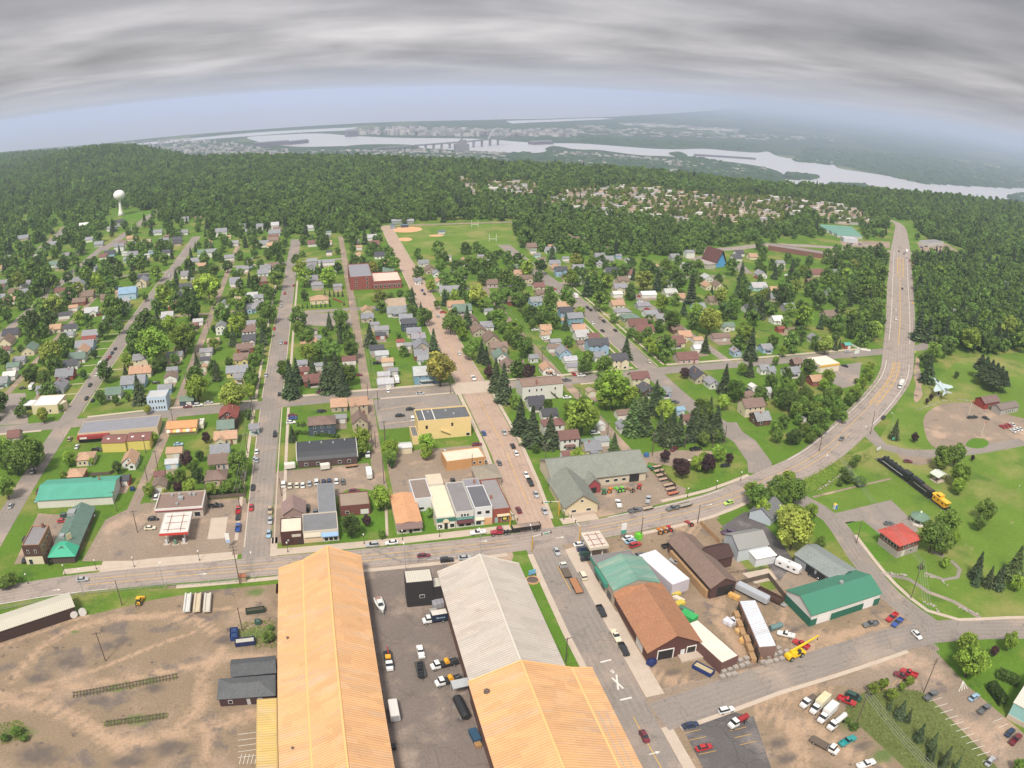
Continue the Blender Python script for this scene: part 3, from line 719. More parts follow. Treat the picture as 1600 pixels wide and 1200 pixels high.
# ------------------------------------------------------------------ buildings
FOOT = []                                           # (x, y, radius): where something already stands
def gable_roof(w, d, h, rise, over, axis, t=0.18):
    b = MB()
    if axis == 'x': L, S = w / 2 + over, d / 2
    else: L, S = d / 2 + over, w / 2
    sl = rise / S
    s, ez = S + over, h - over * sl
    sec = [(-s, ez), (0, h + rise), (s, ez), (s, ez + t), (0, h + rise + t), (-s, ez + t)]
    rings = []
    for q in (-L, L): rings.append([(q, a, z) if axis == 'x' else (-a, q, z) for a, z in sec])
    o = len(b.v)
    b.v += rings[0] + rings[1]
    fs = [(j, (j + 1) % 6, 6 + (j + 1) % 6, 6 + j) for j in range(6)]
    fs += [(0, 5, 4, 1), (1, 4, 3, 2), (6, 7, 10, 11), (7, 8, 9, 10)]
    b.f += [f[::-1] for f in fs]; b.m += [0] * len(fs)
    return b
def hip_roof(w, d, h, rise, over, t=0.16):
    b = MB()
    a, c = w / 2 + over, d / 2 + over
    k = max(0.0, (a - c)) if w > d else 0.0
    l = max(0.0, (c - a)) if d >= w else 0.0
    v = [(-a, -c, h), (a, -c, h), (a, c, h), (-a, c, h)]
    v += [(p[0], p[1], h + t) for p in v]
    v += [(-k, -l, h + rise), (k, l, h + rise)]
    b.add(v, [(3, 2, 1, 0), (0, 1, 5, 4), (1, 2, 6, 5), (2, 3, 7, 6), (3, 0, 4, 7)])
    if w > d: b.add(v, [(4, 5, 9, 8), (6, 7, 8, 9), (5, 6, 9), (7, 4, 8)])
    else: b.add(v, [(4, 5, 8), (6, 7, 9), (5, 6, 9, 8), (7, 4, 8, 9)])
    return b
def wall_mesh(w, d, h, kind, rise, parapet=0.45):
    b = MB()
    a, c = w / 2, d / 2
    r = rise * 0.97
    if kind == 'gx':
        v = [(-a, -c, 0), (a, -c, 0), (a, c, 0), (-a, c, 0), (-a, -c, h), (a, -c, h), (a, c, h), (-a, c, h), (-a, 0, h + r), (a, 0, h + r)]
        b.add(v, [(0, 1, 5, 4), (2, 3, 7, 6), (1, 2, 6, 9, 5), (3, 0, 4, 8, 7)])
    elif kind == 'gy':
        v = [(-a, -c, 0), (a, -c, 0), (a, c, 0), (-a, c, 0), (-a, -c, h), (a, -c, h), (a, c, h), (-a, c, h), (0, -c, h + r), (0, c, h + r)]
        b.add(v, [(1, 2, 6, 5), (3, 0, 4, 7), (0, 1, 5, 8, 4), (2, 3, 7, 9, 6)])
    elif kind == 'hip':
        b.box(0, 0, 0, w, d, h)
    else:
        b.box(0, 0, 0, w, d, h)
        p = 0.25
        b.box(0, -c + p / 2, h, w, p, parapet); b.box(0, c - p / 2, h, w, p, parapet)
        b.box(-a + p / 2, 0, h, p, d - 2 * p, parapet); b.box(a - p / 2, 0, h, p, d - 2 * p, parapet)
    return b
def place_opening(root, side, w, d, u, z, ww, hh, kind='window', col=None, frame='white'):
    """A window or door standing 6 cm proud of the wall on side S, N, E or W, u metres along it from its middle."""
    b = MB()
    f = 0.09 if kind == 'window' else 0.07
    if kind == 'window':
        b.box(0, 0, z, ww, 0.12, hh, m=0)
        b.box(0, -0.065, z + f, ww - 2 * f, 0.03, hh - 2 * f, m=1)
        mats = [frame, 'glass']
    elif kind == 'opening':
        b.box(0, 0, z, ww, 0.1, hh, m=0); mats = ['sootshade']  # solid black panel: the shade inside an open doorway put into colour
    else:
        b.box(0, 0, z, ww, 0.14, hh, m=0); mats = ['paint']
    rz = {'S': 0, 'E': math.pi / 2, 'N': math.pi, 'W': -math.pi / 2}[side]
    off = {'S': (u, -d / 2 - .01), 'N': (-u, d / 2 + .01), 'E': (w / 2 + .01, u), 'W': (-w / 2 - .01, -u)}[side]
    o = b.build({'opening': 'doorway'}.get(kind, kind), mats, root, col)
    o.location = (off[0], off[1], 0); o.rotation_euler = (0, 0, rz)
    return o
def building(name, x, y, w, d, h, kind='gx', rz=0.0, rise=None, over=0.45, wall=('siding', (.6, .6, .58)), roof=('shingle', (.3, .3, .32)), wins=(), chimney=None, parapet=0.45, z=0.0):
    root = empty(name, (x, y, z), rz)
    span = d if kind == 'gx' else (w if kind == 'gy' else min(w, d))
    rise = (0.32 * span if rise is None else rise)
    wo_ = wall_mesh(w, d, h, kind, rise, parapet).build('wall', wall[0], root, wall[1])
    if kind in ('gx', 'gy'): r = gable_roof(w, d, h, rise, over, kind[1])
    elif kind == 'hip': r = hip_roof(w, d, h, rise, over)
    else:
        r = MB(); r.box(0, 0, h, w - 0.5, d - 0.5, 0.14)
    ro = r.build('roof', roof[0], root, roof[1])
    for q in wins: place_opening(root, q[0], w, d, *q[1:])
    if chimney:
        c = MB(); c.box(chimney[0], chimney[1], h - .3 if kind != 'flat' else h + .1, 0.7, 0.7, chimney[2])
        c.build('chimney', 'brick', ro, (.33, .16, .12))
    FOOT.append((x, y, max(w, d) / 2 + 1.2))
    return root
def bq(name, a, b_, d, h, *args, z=0.0, **k):       # south-west and south-east corners by photo pixel (at level z)
    p, q = G(a[0], a[1], z), G(b_[0], b_[1], z)
    w = (q - p).to_2d().length
    rz = math.atan2(q.y - p.y, q.x - p.x)
    m = (p + q) / 2
    return building(name, m.x - math.sin(rz) * d / 2, m.y + math.cos(rz) * d / 2, w, d, h, *args, rz=rz, **k), w, d
def bw(name, x0, y0, x1, y1, h, *args, **k):
    return building(name, (x0 + x1) / 2, (y0 + y1) / 2, x1 - x0, y1 - y0, h, *args, **k)
def row(side, n, span, z, ww, hh, kind='window', col=None, c=0.0):
    return [(side, c - span / 2 + span * (i + .5) / n, z, ww, hh, kind, col) for i in range(n)]
ORANGE = (0.76, 0.43, 0.205)
# --- the two big rail-shop warehouses
def extrude_y(sec, y0, y1, t=0.25):                 # roof sheet of thickness t along y over an x-z outline
    b = MB()
    n = len(sec)
    top = [(x, z + t) for x, z in sec]
    v = []
    for y in (y0, y1):
        v += [(x, y, z) for x, z in sec] + [(x, y, z) for x, z in top]
    fs = []
    for i in range(n - 1):
        fs += [(n + i, n + i + 1, 3 * n + i + 1, 3 * n + i)[::-1][::-1], (i, 2 * n + i, 2 * n + i + 1, i + 1), (i, i + 1, n + i + 1, n + i), (2 * n + i, 3 * n + i, 3 * n + i + 1, 2 * n + i + 1)]
    fs += [(0, n, 3 * n, 2 * n), (n - 1, 3 * n - 1 - 0 * n, 4 * n - 1, 2 * n - 1)]
    b.add(v, fs)
    return b
def warehouse(label, sec, y0, y1, roofmat, roofcol, wallcol, seams, trimcol):
    root = empty('warehouse', ((sec[0][0] + sec[-1][0]) / 2, (y0 + y1) / 2, 0))
    ox, oy = root.location.x, root.location.y
    loc = [(x - ox, z) for x, z in sec]
    poly = [(loc[0][0] + .4, 0)] + [(x + (.4 if i == 0 else (-.4 if i == len(loc) - 1 else 0)), z - .06) for i, (x, z) in enumerate(loc)] + [(loc[-1][0] - .4, 0)]
    b = MB()
    n = len(poly)
    v = [(x, y0 + .5 - oy, z) for x, z in poly] + [(x, y1 - .5 - oy, z) for x, z in poly]
    b.add(v, [tuple(range(n))[::-1], tuple(range(n, 2 * n))] + [(i, (i + 1) % n, n + (i + 1) % n, n + i) for i in range(n) if i not in range(1, n - 2)])
    b.build('wall', 'siding', root, wallcol)
    extrude_y(loc, y0 - oy, y1 - oy).build('roof', roofmat, root, roofcol)
    for i in seams:
        x, z = loc[i]
        t = MB(); t.frus(x - .35, x + .35, y0 - oy + .1, y1 - oy - .1, z + .22, x - .2, x + .2, y0 - oy + .1, y1 - oy - .1, z + .42)
        t.build('ridge_cap', 'paint', root, trimcol)
    for yy in (y1 - oy,):
        t = MB()
        for i in range(len(loc) - 1):
            (xa, za), (xb, zb) = loc[i], loc[i + 1]
            t.add([(xa, yy + .02, za - .25), (xb, yy + .02, zb - .25), (xb, yy + .02, zb + .42), (xa, yy + .02, za + .42), (xa, yy - .3, za + .42), (xb, yy - .3, zb + .42), (xa, yy - .3, za - .25), (xb, yy - .3, zb - .25)],
                  [(3, 2, 1, 0), (3, 4, 5, 2), (0, 1, 7, 6), (4, 6, 7, 5)])
        t.build('gable_trim', 'paint', root, trimcol)
    for x in np.arange(loc[0][0] + 3, loc[-1][0] - 2, 5.0):
        pass
    tag(root, label, 'warehouse')
    FOOT.append((root.location.x, root.location.y, 10))
    return root
TRIM = (0.86, 0.47, 0.2)
w1 = warehouse('long orange ribbed metal roof warehouse left of the yard of parked utility trucks', [(-22.6, 4.4), (-14.3, 6.9), (-5.8, 11.4), (4.8, 6.4)], 62, 213.4, 'seamroof', ORANGE, (.30, .22, .16), (1, 2), TRIM)
for (x, y) in ((-19.5, 176), (-18.9, 133)):
    v_ = MB(); v_.lathe(0, 0, [(.3, 0), (.3, .5), (.42, .55), (.05, .8)], 8)
    v_.build('roof_vent', 'oldwood', w1, None, (x - w1.location.x, y - w1.location.y, 5.6))
for k in range(7):
    place = MB(); place.box(0, 0, 0, 0.2, 4.2, 3.8)
    place.build('loading_door', 'paint', w1, (.22, .2, .19), (4.42 - w1.location.x, 92 + 16 * k - w1.location.y, 0.1))
w2 = warehouse('warehouse with pale grey ribbed metal roof beside the mown grass strip', [(27.6, 6.8), (41.3, 11.6), (54.0, 6.3)], 148.6, 199.6, 'seamroof', (.56, .50, .44), (.16, .09, .07), (1,), (.6, .55, .48))
w3 = warehouse('orange ribbed warehouse roof at bottom centre with a lower lean-to facing the lower avenue', [(27.2, 7.1), (41.3, 12.0), (55.4, 6.4), (61.3, 5.0)], 62, 148.2, 'seamroof', ORANGE, (.16, .09, .07), (1, 2), TRIM)
for q in (56.8, 58.8):
    t = MB(); t.box(0, 0, 0, .14, 60, .08)
    zz = 6.4 - 1.4 * (q - 55.4) / 5.9 + .25
    t.build('gutter_strip', 'steel', w3, None, (q - w3.location.x, -4, zz))
v_ = MB(); v_.lathe(0, 0, [(.9, 0), (.9, .5), (.6, .55), (.55, .9), (.1, 1.1)], 12)
p_ = G(761, 1079, 9.0); v_.build('roof_vent', 'oldwood', w3, None, (p_.x - w3.location.x, p_.y - w3.location.y, 8.4))
lt = bw('lean_to_shed', -28.4, 62, -22.9, 154, 3.4, 'flat', wall=('siding', (.5, .36, .15)), roof=('seamroof', (.66, .46, .16)), parapet=.1)
tag(lt, 'narrow yellow roofed lean-to along the left side of the long orange warehouse', 'shed')
# dark block with pale metal roof between the warehouses
r_, _, _ = bq('storage_block', (636.5, 949), (678.5, 945), 6.5, 9.2, 'flat', wall=('siding', (.035, .032, .034)), roof=('seamroofx', (.58, .54, .46)), parapet=.12,
              wins=[('S', 0.6, 3.2, 1.6, 1.2, 'window', None)])
tag(r_, 'tall black-walled storage block with pale ribbed roof between the two big warehouses', 'storage building')
r_, _, _ = bq('storage_annex', (678.5, 944), (692, 942), 5, 6.4, 'flat', wall=('siding', (.04, .036, .036)), roof=('seamroofx', (.55, .52, .44)), parapet=.1)
tag(r_, 'low black annex with pale roof joining the tall black block to the grey-roofed warehouse', 'annex')
P_ = [G(a, b, 4.2) for a, b in ((704, 1064), (734, 1058), (738, 1070), (708, 1077))]
r_ = empty('loading_canopy', ((P_[0] + P_[2]) / 2).to_2d().to_3d())
b = MB(); b.add([(p.x - r_.location.x, p.y - r_.location.y, z) for z in (4.1, 4.3) for p in P_], [(0, 1, 2, 3), (7, 6, 5, 4), (0, 4, 5, 1), (1, 5, 6, 2), (2, 6, 7, 3), (3, 7, 4, 0)]); b.build('roof', 'membrane', r_, (.42, .44, .46))
for p in P_: b = MB(); b.tube((0, 0, 0), (0, 0, 4.1), .1, n=6); b.build('post', 'steel', r_, None, (p.x - r_.location.x, p.y - r_.location.y, 0))
tag(r_, 'small grey metal loading canopy on the yard side of the grey-roofed warehouse', 'canopy')
# left barn, offices
r_, w_, d_ = bq('storage_barn', (-90, 1034), (121, 964), 8.5, 4.2, 'gx', rise=0.7, over=.3, wall=('siding', (.075, .045, .038)), roof=('seamroofx', (.56, .52, .43)))
for i in range(16): place_opening(r_, 'S', w_, d_, -w_ / 2 + w_ * (i + .5) / 16, .1, 2.2, 2.7, 'door', (.06, .038, .034))
tag(r_, 'long dark brown barn with pale metal roof on the far left of the dirt yard', 'barn')
tag(bq('office_building', (366, 1068), (432, 1062), 6.5, 3.0, 'gx', rise=1.2, wall=('siding', (.07, .045, .045)), roof=('shingle', (.10, .105, .11)), wins=[])[0], 'dark office shed with charcoal roof, the farther of two beside the orange warehouse', 'office building')
r_, w_, d_ = bq('office_building', (345, 1104), (431, 1098), 7.5, 3.0, 'hip', rise=1.8, wall=('siding', (.07, .04, .042)), roof=('shingle', (.12, .125, .13)), wins=[('S', -4.6, .9, 1.2, 1.3), ('S', 3.6, 1.0, 1.2, 1.2), ('S', 0.4, .1, 1, 2.1, 'door', (.4, .4, .4))])
tag(r_, 'dark hip-roofed office building with white window frames beside the dirt yard', 'office building')

# --- stores along the main road
def sign(root, side, w, d, u, z, ww, hh, col, name='shop_sign', txt=None, tcol=(.85, .85, .8)):
    b = MB(); b.box(0, 0, z, ww, 0.2, hh)
    o = b.build(name, 'paint', root, col)
    rz = {'S': 0, 'E': math.pi / 2, 'W': -math.pi / 2}[side]
    off = {'S': (u, -d / 2 - .12), 'E': (w / 2 + .12, u), 'W': (-w / 2 - .12, -u)}[side]
    o.location = (off[0], off[1], 0); o.rotation_euler = (0, 0, rz)
    if txt: lettering(txt, o, ww * .86, hh * .62, (0, -.115, z + hh / 2), tcol)
    return o
def lettering(txt, parent, w, h, at, col):
    cu = bpy.data.curves.new('lettering', 'FONT')
    cu.body = txt; cu.align_x = 'CENTER'; cu.align_y = 'CENTER'; cu.size = 1.0; cu.extrude = 0.015
    o = bpy.data.objects.new('lettering', cu)
    COL.objects.link(o)
    bpy.context.view_layer.update()
    dx, dy = max(o.dimensions.x, .1), max(o.dimensions.y, .1)
    k = min(w / dx, h / dy)
    me = bpy.data.meshes.new_from_object(o.evaluated_get(bpy.context.evaluated_depsgraph_get()))
    bpy.data.objects.remove(o); bpy.data.curves.remove(cu)
    o = bpy.data.objects.new('lettering', me); COL.objects.link(o)
    o.scale = (k, k, k)
    me.materials.clear(); me.materials.append(MATS['paint'])
    o.color = tuple(col) + (1,)
    o.parent = parent
    o.location = at; o.rotation_euler = (math.pi / 2, 0, 0)
    return o
def awning(root, w, d, u, z, ww, dep, drop, col, name='awning'):
    b = MB(); b.add([(-ww / 2, 0, z), (ww / 2, 0, z), (ww / 2, -dep, z - drop), (-ww / 2, -dep, z - drop), (-ww / 2, 0, z - .12), (ww / 2, 0, z - .12), (ww / 2, -dep, z - drop - .3), (-ww / 2, -dep, z - drop - .3)],
                  [(3, 2, 1, 0), (4, 5, 6, 7), (2, 3, 7, 6), (0, 4, 7, 3), (1, 2, 6, 5)])
    return b.build(name, 'paint', root, col, (u, -d / 2 - .02, 0))
r_ = bw('store', -22.3, 234, -14.6, 243.5, 5.2, 'flat', wall=('siding', (.085, .035, .03)), roof=('membrane', (.66, .58, .47)), wins=[('S', 2.6, .2, 1.1, 2.2, 'door', (.05, .04, .04))])
sign(r_, 'S', 7.7, 9.5, 1.7, 3.4, 3.2, 1.0, (.5, .46, .4)); sign(r_, 'S', 7.7, 9.5, -1.4, 1.6, 3.6, 1.2, (.06, .03, .03), txt='ill', tcol=(.85, .82, .78))
tag(r_, 'dark maroon tavern front with cream flat roof at the middle avenue corner', 'store')
r_ = bw('store', -14.4, 234.4, -1.9, 246.6, 4.4, 'flat', wall=('siding', (.62, .56, .46)), roof=('membrane', (.19, .19, .2)), wins=row('S', 3, 5, .3, 1.4, 2.2, c=3.4) + [('S', -2.8, .1, 6.4, 1.9, 'garage_door', (.6, .46, .32))])
awning(r_, 12.5, 12.2, 3.1, 3.8, 6.0, 1.2, .9, (.25, .40, .62)); awning(r_, 12.5, 12.2, -3.0, 4.2, 6.0, .5, 1.4, (.6, .55, .44))
tag(r_, 'low store with blue awning and grey roof beside the maroon tavern', 'store')
tag(bw('storage_building', -8.6, 247, -2.0, 268.5, 4.6, 'flat', wall=('siding', (.3, .3, .31)), roof=('membrane', (.20, .205, .22)), parapet=.2), 'long narrow grey roofed rear wing behind the blue awning store', 'building')
tag(bw('garage', -22, 249.5, -13.6, 258.5, 3.4, 'gy', wall=('siding', (.34, .24, .21)), roof=('shingle', (.27, .19, .175)), wins=[('S', -2, 1, 1.1, 1.3), ('S', 1.6, .1, 2.6, 2.2, 'garage_door', (.45, .45, .47))]), 'reddish brown gabled garage behind the maroon tavern', 'garage')
r_ = bw('building', -0.6, 250.5, 10.6, 260.5, 4.0, 'flat', wall=('brick', (.16, .06, .05)), roof=('membrane', (.30, .235, .18)), wins=[('S', 3.4, .4, 3, 2, 'garage_door', (.62, .62, .6)), ('S', -3, 1, 1.4, 1.2)])
tag(r_, 'low dark brick building with tan flat roof between the two round trees', 'building')
r_ = building('store', 23.2, 245.3, 9.0, 21.0, 4.0, 'gy', rise=1.0, over=.25, wall=('siding', (.6, .56, .5)), roof=('shingle', (.58, .31, .17)), wins=[('S', 0.4, .1, 1.1, 2.2, 'door', (.03, .03, .03)), ('S', 2.5, .5, 2.6, 1.9), ('S', -2.4, .5, 2.4, 1.9)])
awning(r_, 9, 21, 0, 4.6, 9.2, 1.3, 1.9, (.20, .135, .125), 'mansard')
tag(r_, 'narrow store with orange shingle roof and brown mansard front by the grass gap', 'store')
r_, _, _ = bq('house', (649, 800), (676, 797), 15, 5.2, 'flat', wall=('siding', (.68, .69, .72)), roof=('membrane', (.24, .19, .165)), wins=[('S', -1, .8, 2.2, 1.1)])
tag(r_, 'white boxy building with brown flat roof behind the orange-roofed store', 'building')
r_ = bw('store', 33.0, 235, 39.7, 258, 4.8, 'flat', wall=('siding', (.72, .68, .6)), roof=('membrane', (.72, .60, .45)), wins=[('S', -2.2, .5, 1.7, 1.7), ('S', 2.2, .5, 1.7, 1.7), ('S', 0, .1, 1.2, 2.4, 'opening')])
sign(r_, 'S', 6.7, 23, 0, 3.2, 6.6, 1.5, (.04, .17, .13), 'cornice_board')
b_ = MB(); b_.loft([[(1.2 * math.cos(a), y, 2.9 + 1.5 * math.sin(a)) for a in [math.pi * i / 10 for i in range(11)]] for y in (-11.95, -11.75)])
b_.build('arched_sign', 'paint', r_, (.66, .58, .42))
tag(r_, 'long cream-roofed store with green cornice and arched sign on its front', 'store')
tag(bw('penthouse', 33.4, 258.5, 39.4, 266, 5.6, 'flat', wall=('siding', (.68, .62, .52)), roof=('membrane', (.62, .50, .38))), 'cream roofed rear block behind the green cornice store', 'building')
r_ = bw('store', 39.9, 235, 46.5, 257, 6.2, 'flat', wall=('siding', (.62, .60, .56)), roof=('membrane', (.23, .215, .22)), wins=row('S', 3, 3.2, 4.5, .9, 1.2) + row('S', 2, 5, .4, 2.0, 1.8))
sign(r_, 'S', 6.6, 22, 0, 3.3, 6.5, 1.0, (.05, .22, .19), txt='Hair Salon, Gifts & Hobby', tcol=(.7, .78, .74)); awning(r_, 6.6, 22, 0, 3.1, 6.2, 1.1, .7, (.10, .03, .035))
tag(r_, 'two-storey store with green lettered sign board and dark red awning', 'store')
r_ = bw('store', 46.7, 235, 53.2, 251, 7.2, 'flat', wall=('siding', (.68, .69, .70)), roof=('membrane', (.135, .135, .15)), wins=row('S', 2, 6, 4.7, 1.7, 1.4) + [('S', -1.8, .4, 2.0, 1.7)])
awning(r_, 6.5, 16, -1.4, 3.5, 3.2, .9, .6, (.62, .56, .42)); sign(r_, 'S', 6.5, 16, 1.6, .05, 3.0, 2.9, (.62, .36, .2), 'lower_panel')
tag(r_, 'white two-storey store with dark roof and peach ground floor', 'store')
tag(bw('storage_building', 46.9, 251.3, 53, 260, 5.4, 'flat', wall=('siding', (.5, .48, .46)), roof=('membrane', (.26, .25, .28)), chimney=(1, 1, 1.6)), 'grey flat rear wing with chimney behind the white two-storey store', 'building')
r_ = bw('store', 53.4, 235.4, 60.0, 258, 5.4, 'flat', wall=('brick', (.27, .075, .055)), roof=('membrane', (.27, .25, .25)), wins=[('S', 1.2, .5, 2.6, 1.9), ('S', -1.9, .1, 1.2, 2.2, 'door', (.3, .4, .4))] + row('E', 4, 16, 1.0, 1.2, 1.2), chimney=(-2, -3, 1.6))
awning(r_, 6.8, 22.6, 0.6, 3.6, 4.6, .9, .3, (.6, .5, .34)); sign(r_, 'S', 6.6, 22.6, 1.2, 1.2, 1.3, .9, (.75, .6, .1), 'window_poster')
tag(r_, 'red brick corner store with flat roof at the concrete avenue junction', 'store')
r_, _, _ = bq('garage', (746, 762), (783, 758), 11, 3.6, 'hip', rise=1.8, wall=('siding', (.33, .28, .23)), roof=('shingle', (.29, .25, .2)))
tag(r_, 'tan hip-roofed garage behind the red brick corner store', 'garage')
r_, _, _ = bq('building', (698, 736), (758, 728), 9.5, 3.9, 'flat', wall=('board', (.55, .30, .13)), roof=('membrane', (.72, .58, .46)), wins=[('S', 3.5, 1.6, 1.1, 1.1), ('S', 6, 1.6, 1.1, 1.1), ('S', 8.4, 1.6, 1.1, 1.1)])
tag(r_, 'low building with orange plank wall and pale flat roof beside the concrete avenue', 'building')
r_ = bw('shed', 26.3, 297.4, 32.2, 302.6, 2.8, 'gx', rise=.7, over=.2, wall=('siding', (.68, .60, .44)), roof=('seamroofx', (.6, .6, .6)))
tag(r_, 'small cream shed with white metal roof between two bright trees', 'shed')
# barrel-roofed black hall
root = empty('quonset_hall', (-4, 300, 0))
b = MB(); sec = [(-8, 3.4), (-7, 4.7), (-5, 6.1), (-2.5, 6.9), (0, 7.15), (2.5, 6.9), (5, 6.1), (7, 4.7), (8, 3.4)]
v = []
for x in (-12.6, 12.6): v += [(x, a, z) for a, z in sec]
n = len(sec); b.add(v, [(i + 1, i, n + i, n + i + 1) for i in range(n - 1)] + [tuple(range(n)), tuple(range(n, 2 * n))[::-1]])
b.build('roof', 'seamroofx', root, (.055, .058, .066))
b = MB(); b.box(0, 0, 0, 25, 15.6, 3.4); b.build('wall', 'siding', root, (.10, .065, .06))
for x in (-12.75, 12.75):
    b = MB(); v = []
    for q in (x - .14, x + .14): v += [(q, a * 1.02, z + .25) for a, z in sec] + [(q, sec[-1][0], 3.0), (q, sec[0][0], 3.0)]
    m_ = n + 2; b.add(v, [(i, (i + 1) % m_, m_ + (i + 1) % m_, m_ + i) for i in range(m_)] + [tuple(range(m_))[::-1], tuple(range(m_, 2 * m_))])
    b.build('gable_wall', 'paint', root, (.55, .53, .5))
for x in (-7, -2, 3, 8):
    b = MB(); b.lathe(0, 0, [(.3, 0), (.3, .9), (.45, .95), (.1, 1.3)], 8); b.build('roof_vent', 'steel', root, None, (x, -1.5 + (x % 3), 6.85))
for u in (-9, -4, 5, 9): place_opening(root, 'S', 25, 15.6, u, .9, 1.4, 1.3, 'window', None)
tag(root, 'black barrel-roofed hall with white end walls beside the row of parked cars', 'hall'); FOOT.append((-4, 300, 13))
# yellow flat-roofed hall
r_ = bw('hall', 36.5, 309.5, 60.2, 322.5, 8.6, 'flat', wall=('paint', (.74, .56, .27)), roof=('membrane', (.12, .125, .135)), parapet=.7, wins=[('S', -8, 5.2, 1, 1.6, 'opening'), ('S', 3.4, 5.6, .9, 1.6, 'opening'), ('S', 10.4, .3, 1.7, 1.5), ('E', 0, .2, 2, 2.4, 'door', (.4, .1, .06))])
for x in (-8.5, -4.0):
    b = MB(); b.box(x, 0, 8.74, .35, 12, .2); b.build('roof_rib', 'white', r_)
b = MB(); b.add([(-2, -6.6, 4.6), (2.2, -6.6, 2.6), (2.2, -7.5, 2.6), (-2, -7.5, 4.6), (-2, -6.6, 4.3), (2.2, -6.6, 2.3), (2.2, -7.5, 2.3), (-2, -7.5, 4.3)], [(3, 2, 1, 0), (4, 5, 6, 7), (0, 1, 5, 4), (2, 3, 7, 6), (1, 2, 6, 5), (3, 0, 4, 7)])
b.build('outside_stair', 'paint', r_, (.68, .52, .27))
for (x, y) in ((2, 3), (5, -1), (-6, 3)):
    b = MB(); b.box(x, y, 8.74, 1, 1, .6); b.build('roof_unit', 'steel', r_)
tag(r_, 'tall plain yellow hall with black flat roof beside the grey parking lot', 'hall')
tag(bw('annex', 33.4, 305.6, 36.3, 316, 3.6, 'flat', wall=('paint', (.72, .55, .28)), roof=('membrane', (.16, .16, .165))), 'low yellow annex against the left wall of the tall yellow hall', 'annex')
# --- west block
r_ = bw('hall', -126, 273, -92.5, 290, 3.8, 'gx', rise=2.2, over=.5, wall=('siding', (.68, .66, .6)), roof=('membrane', (.09, .33, .245)), wins=[('E', 0, .1, 3, 2.6, 'garage_door', (.6, .6, .58))], chimney=(9, 3, 3.2))
tag(r_, 'long white hall under a bright teal green roof beside the gas station', 'hall')
r_ = bw('gas_station', -71.6, 258.5, -53, 271, 4.0, 'flat', wall=('siding', (.5, .42, .36)), roof=('membrane', (.24, .17, .14)), parapet=.7, wins=row('S', 5, 15, .4, 2.4, 2.0, c=1))
for side, L in (('S', 18.9), ('E', 12.8), ('W', 12.8)): sign(r_, side, 18.6, 12.5, 0, 3.9, L, .85, (.72, .70, .68), 'fascia'); 
sign(r_, 'S', 18.6, 12.7, 0, 3.45, 18.9, .45, (.28, .05, .06), 'fascia_stripe')
for (x, y, s) in ((-4, 4, 1), (-1, 4.2, 1), (0, 1, 2), (3.2, 4, 1.2), (5, 3.6, 1.2), (-1, -3, 1)):
    b = MB(); b.box(x, y, 4.14, s, s, .5 + .3 * s); b.build('roof_unit', 'steel', r_)
tag(r_, 'gas station shop with brown flat roof and white fascia behind the pump canopy', 'gas station')
def canopy(name, cx_, cy_, w, d, h, rz, edge, label, roofcol=(.62, .58, .54)):
    root = empty(name, (cx_, cy_, 0), rz)
    b = MB(); b.box(0, 0, h, w, d, .9); b.build('roof', 'membrane', root, roofcol)
    b = MB()
    for s in (-1, 1):
        b.box(0, s * (d / 2 + .06), h, w + .24, .12, 1.05); b.box(s * (w / 2 + .06), 0, h, .12, d, 1.05)
    b.build('fascia', 'paint', root, edge)
    b = MB()
    for s in (-.22, .22): b.box(s * w, 0, h + .92, .22, d * .86, .1, m=0)
    for s in (-.33, 0, .33): b.box(0, s * d, h + .9, w * .8, .2, .1, m=0)
    b.build('rust_ribs', 'paint', root, (.25, .10, .06))
    for s in (-1, 1):
        for q in (-.3, .3):
            b = MB(); b.box(s * w * .3, q * d, 0, .4, .4, h); b.build('post', 'white', root)
    tag(root, label, 'canopy')
    return root
canopy('pump_canopy', -61.4, 246.5, 10.5, 14, 4.4, 0, (.60, .57, .55), 'white pump canopy with rust stripes and red front edge at the left gas station')
b = MB(); b.box(-61.4, 239.25, 4.45, 10.9, .14, .9); rf = b.build('fascia_panel', 'paint', None, (.52, .05, .04)); rf.parent = bpy.data.objects['pump_canopy']; rf.matrix_parent_inverse = Matrix.Translation((61.4, -246.5, 0)); 
for (x, y, c) in ((-65, 240.5, (.55, .55, .56)), (-58.4, 240.5, (.55, .55, .56)), (-61.6, 240, (.12, .25, .16)), (-65, 246, (.55, .5, .5)), (-58.4, 246, (.55, .5, .5))):
    root = empty('fuel_pump', (x, y, 0))
    b = MB(); b.box(0, 0, 0, 2.6, 1.3, .16); b.build('island', 'concrete', root)
    b = MB(); b.box(0, 0, .16, .9, .6, 1.9); b.box(0, 0, 1.4, .96, .66, .4); b.build('cabinet', 'paint', root, c)
    later(root, 'fuel pump on its concrete island', 'fuel pump', 'fuel pumps under the left pump canopy', (x, y))
p = G(135, 845, 3.2)
r_ = building('restaurant', -103.3, 249.5, 9.5, 31, 3.3, 'gy', rz=R(0), rise=2.4, over=.7, wall=('siding', (.16, .11, .09)), roof=('shingle', (.125, .19, .16)), wins=row('W', 4, 24, 1, 1.6, 1.3) + [('E', 3, .1, 2, 2.3, 'door', (.2, .15, .12))])
b = MB(); b.frus(-5.6, 5.6, -18.6, -11.6, 3.1, -1.5, 1.5, -15.2, -12.5, 5.9); b.build('front_roof', 'paint', r_, (.05, .36, .22))
b = MB(); b.box(0, -14.6, 0, 9.6, 6.6, 3.1); b.build('porch', 'siding', r_, (.10, .075, .065))
for q in ((-2.4, 9, 4.6, 3.2, 3.4, 1.6), (-1.6, -8.6, 5.2, 2, 2.2, 1.2)): b = MB(); b.box(*q); b.build('roof_unit', 'steel', r_)
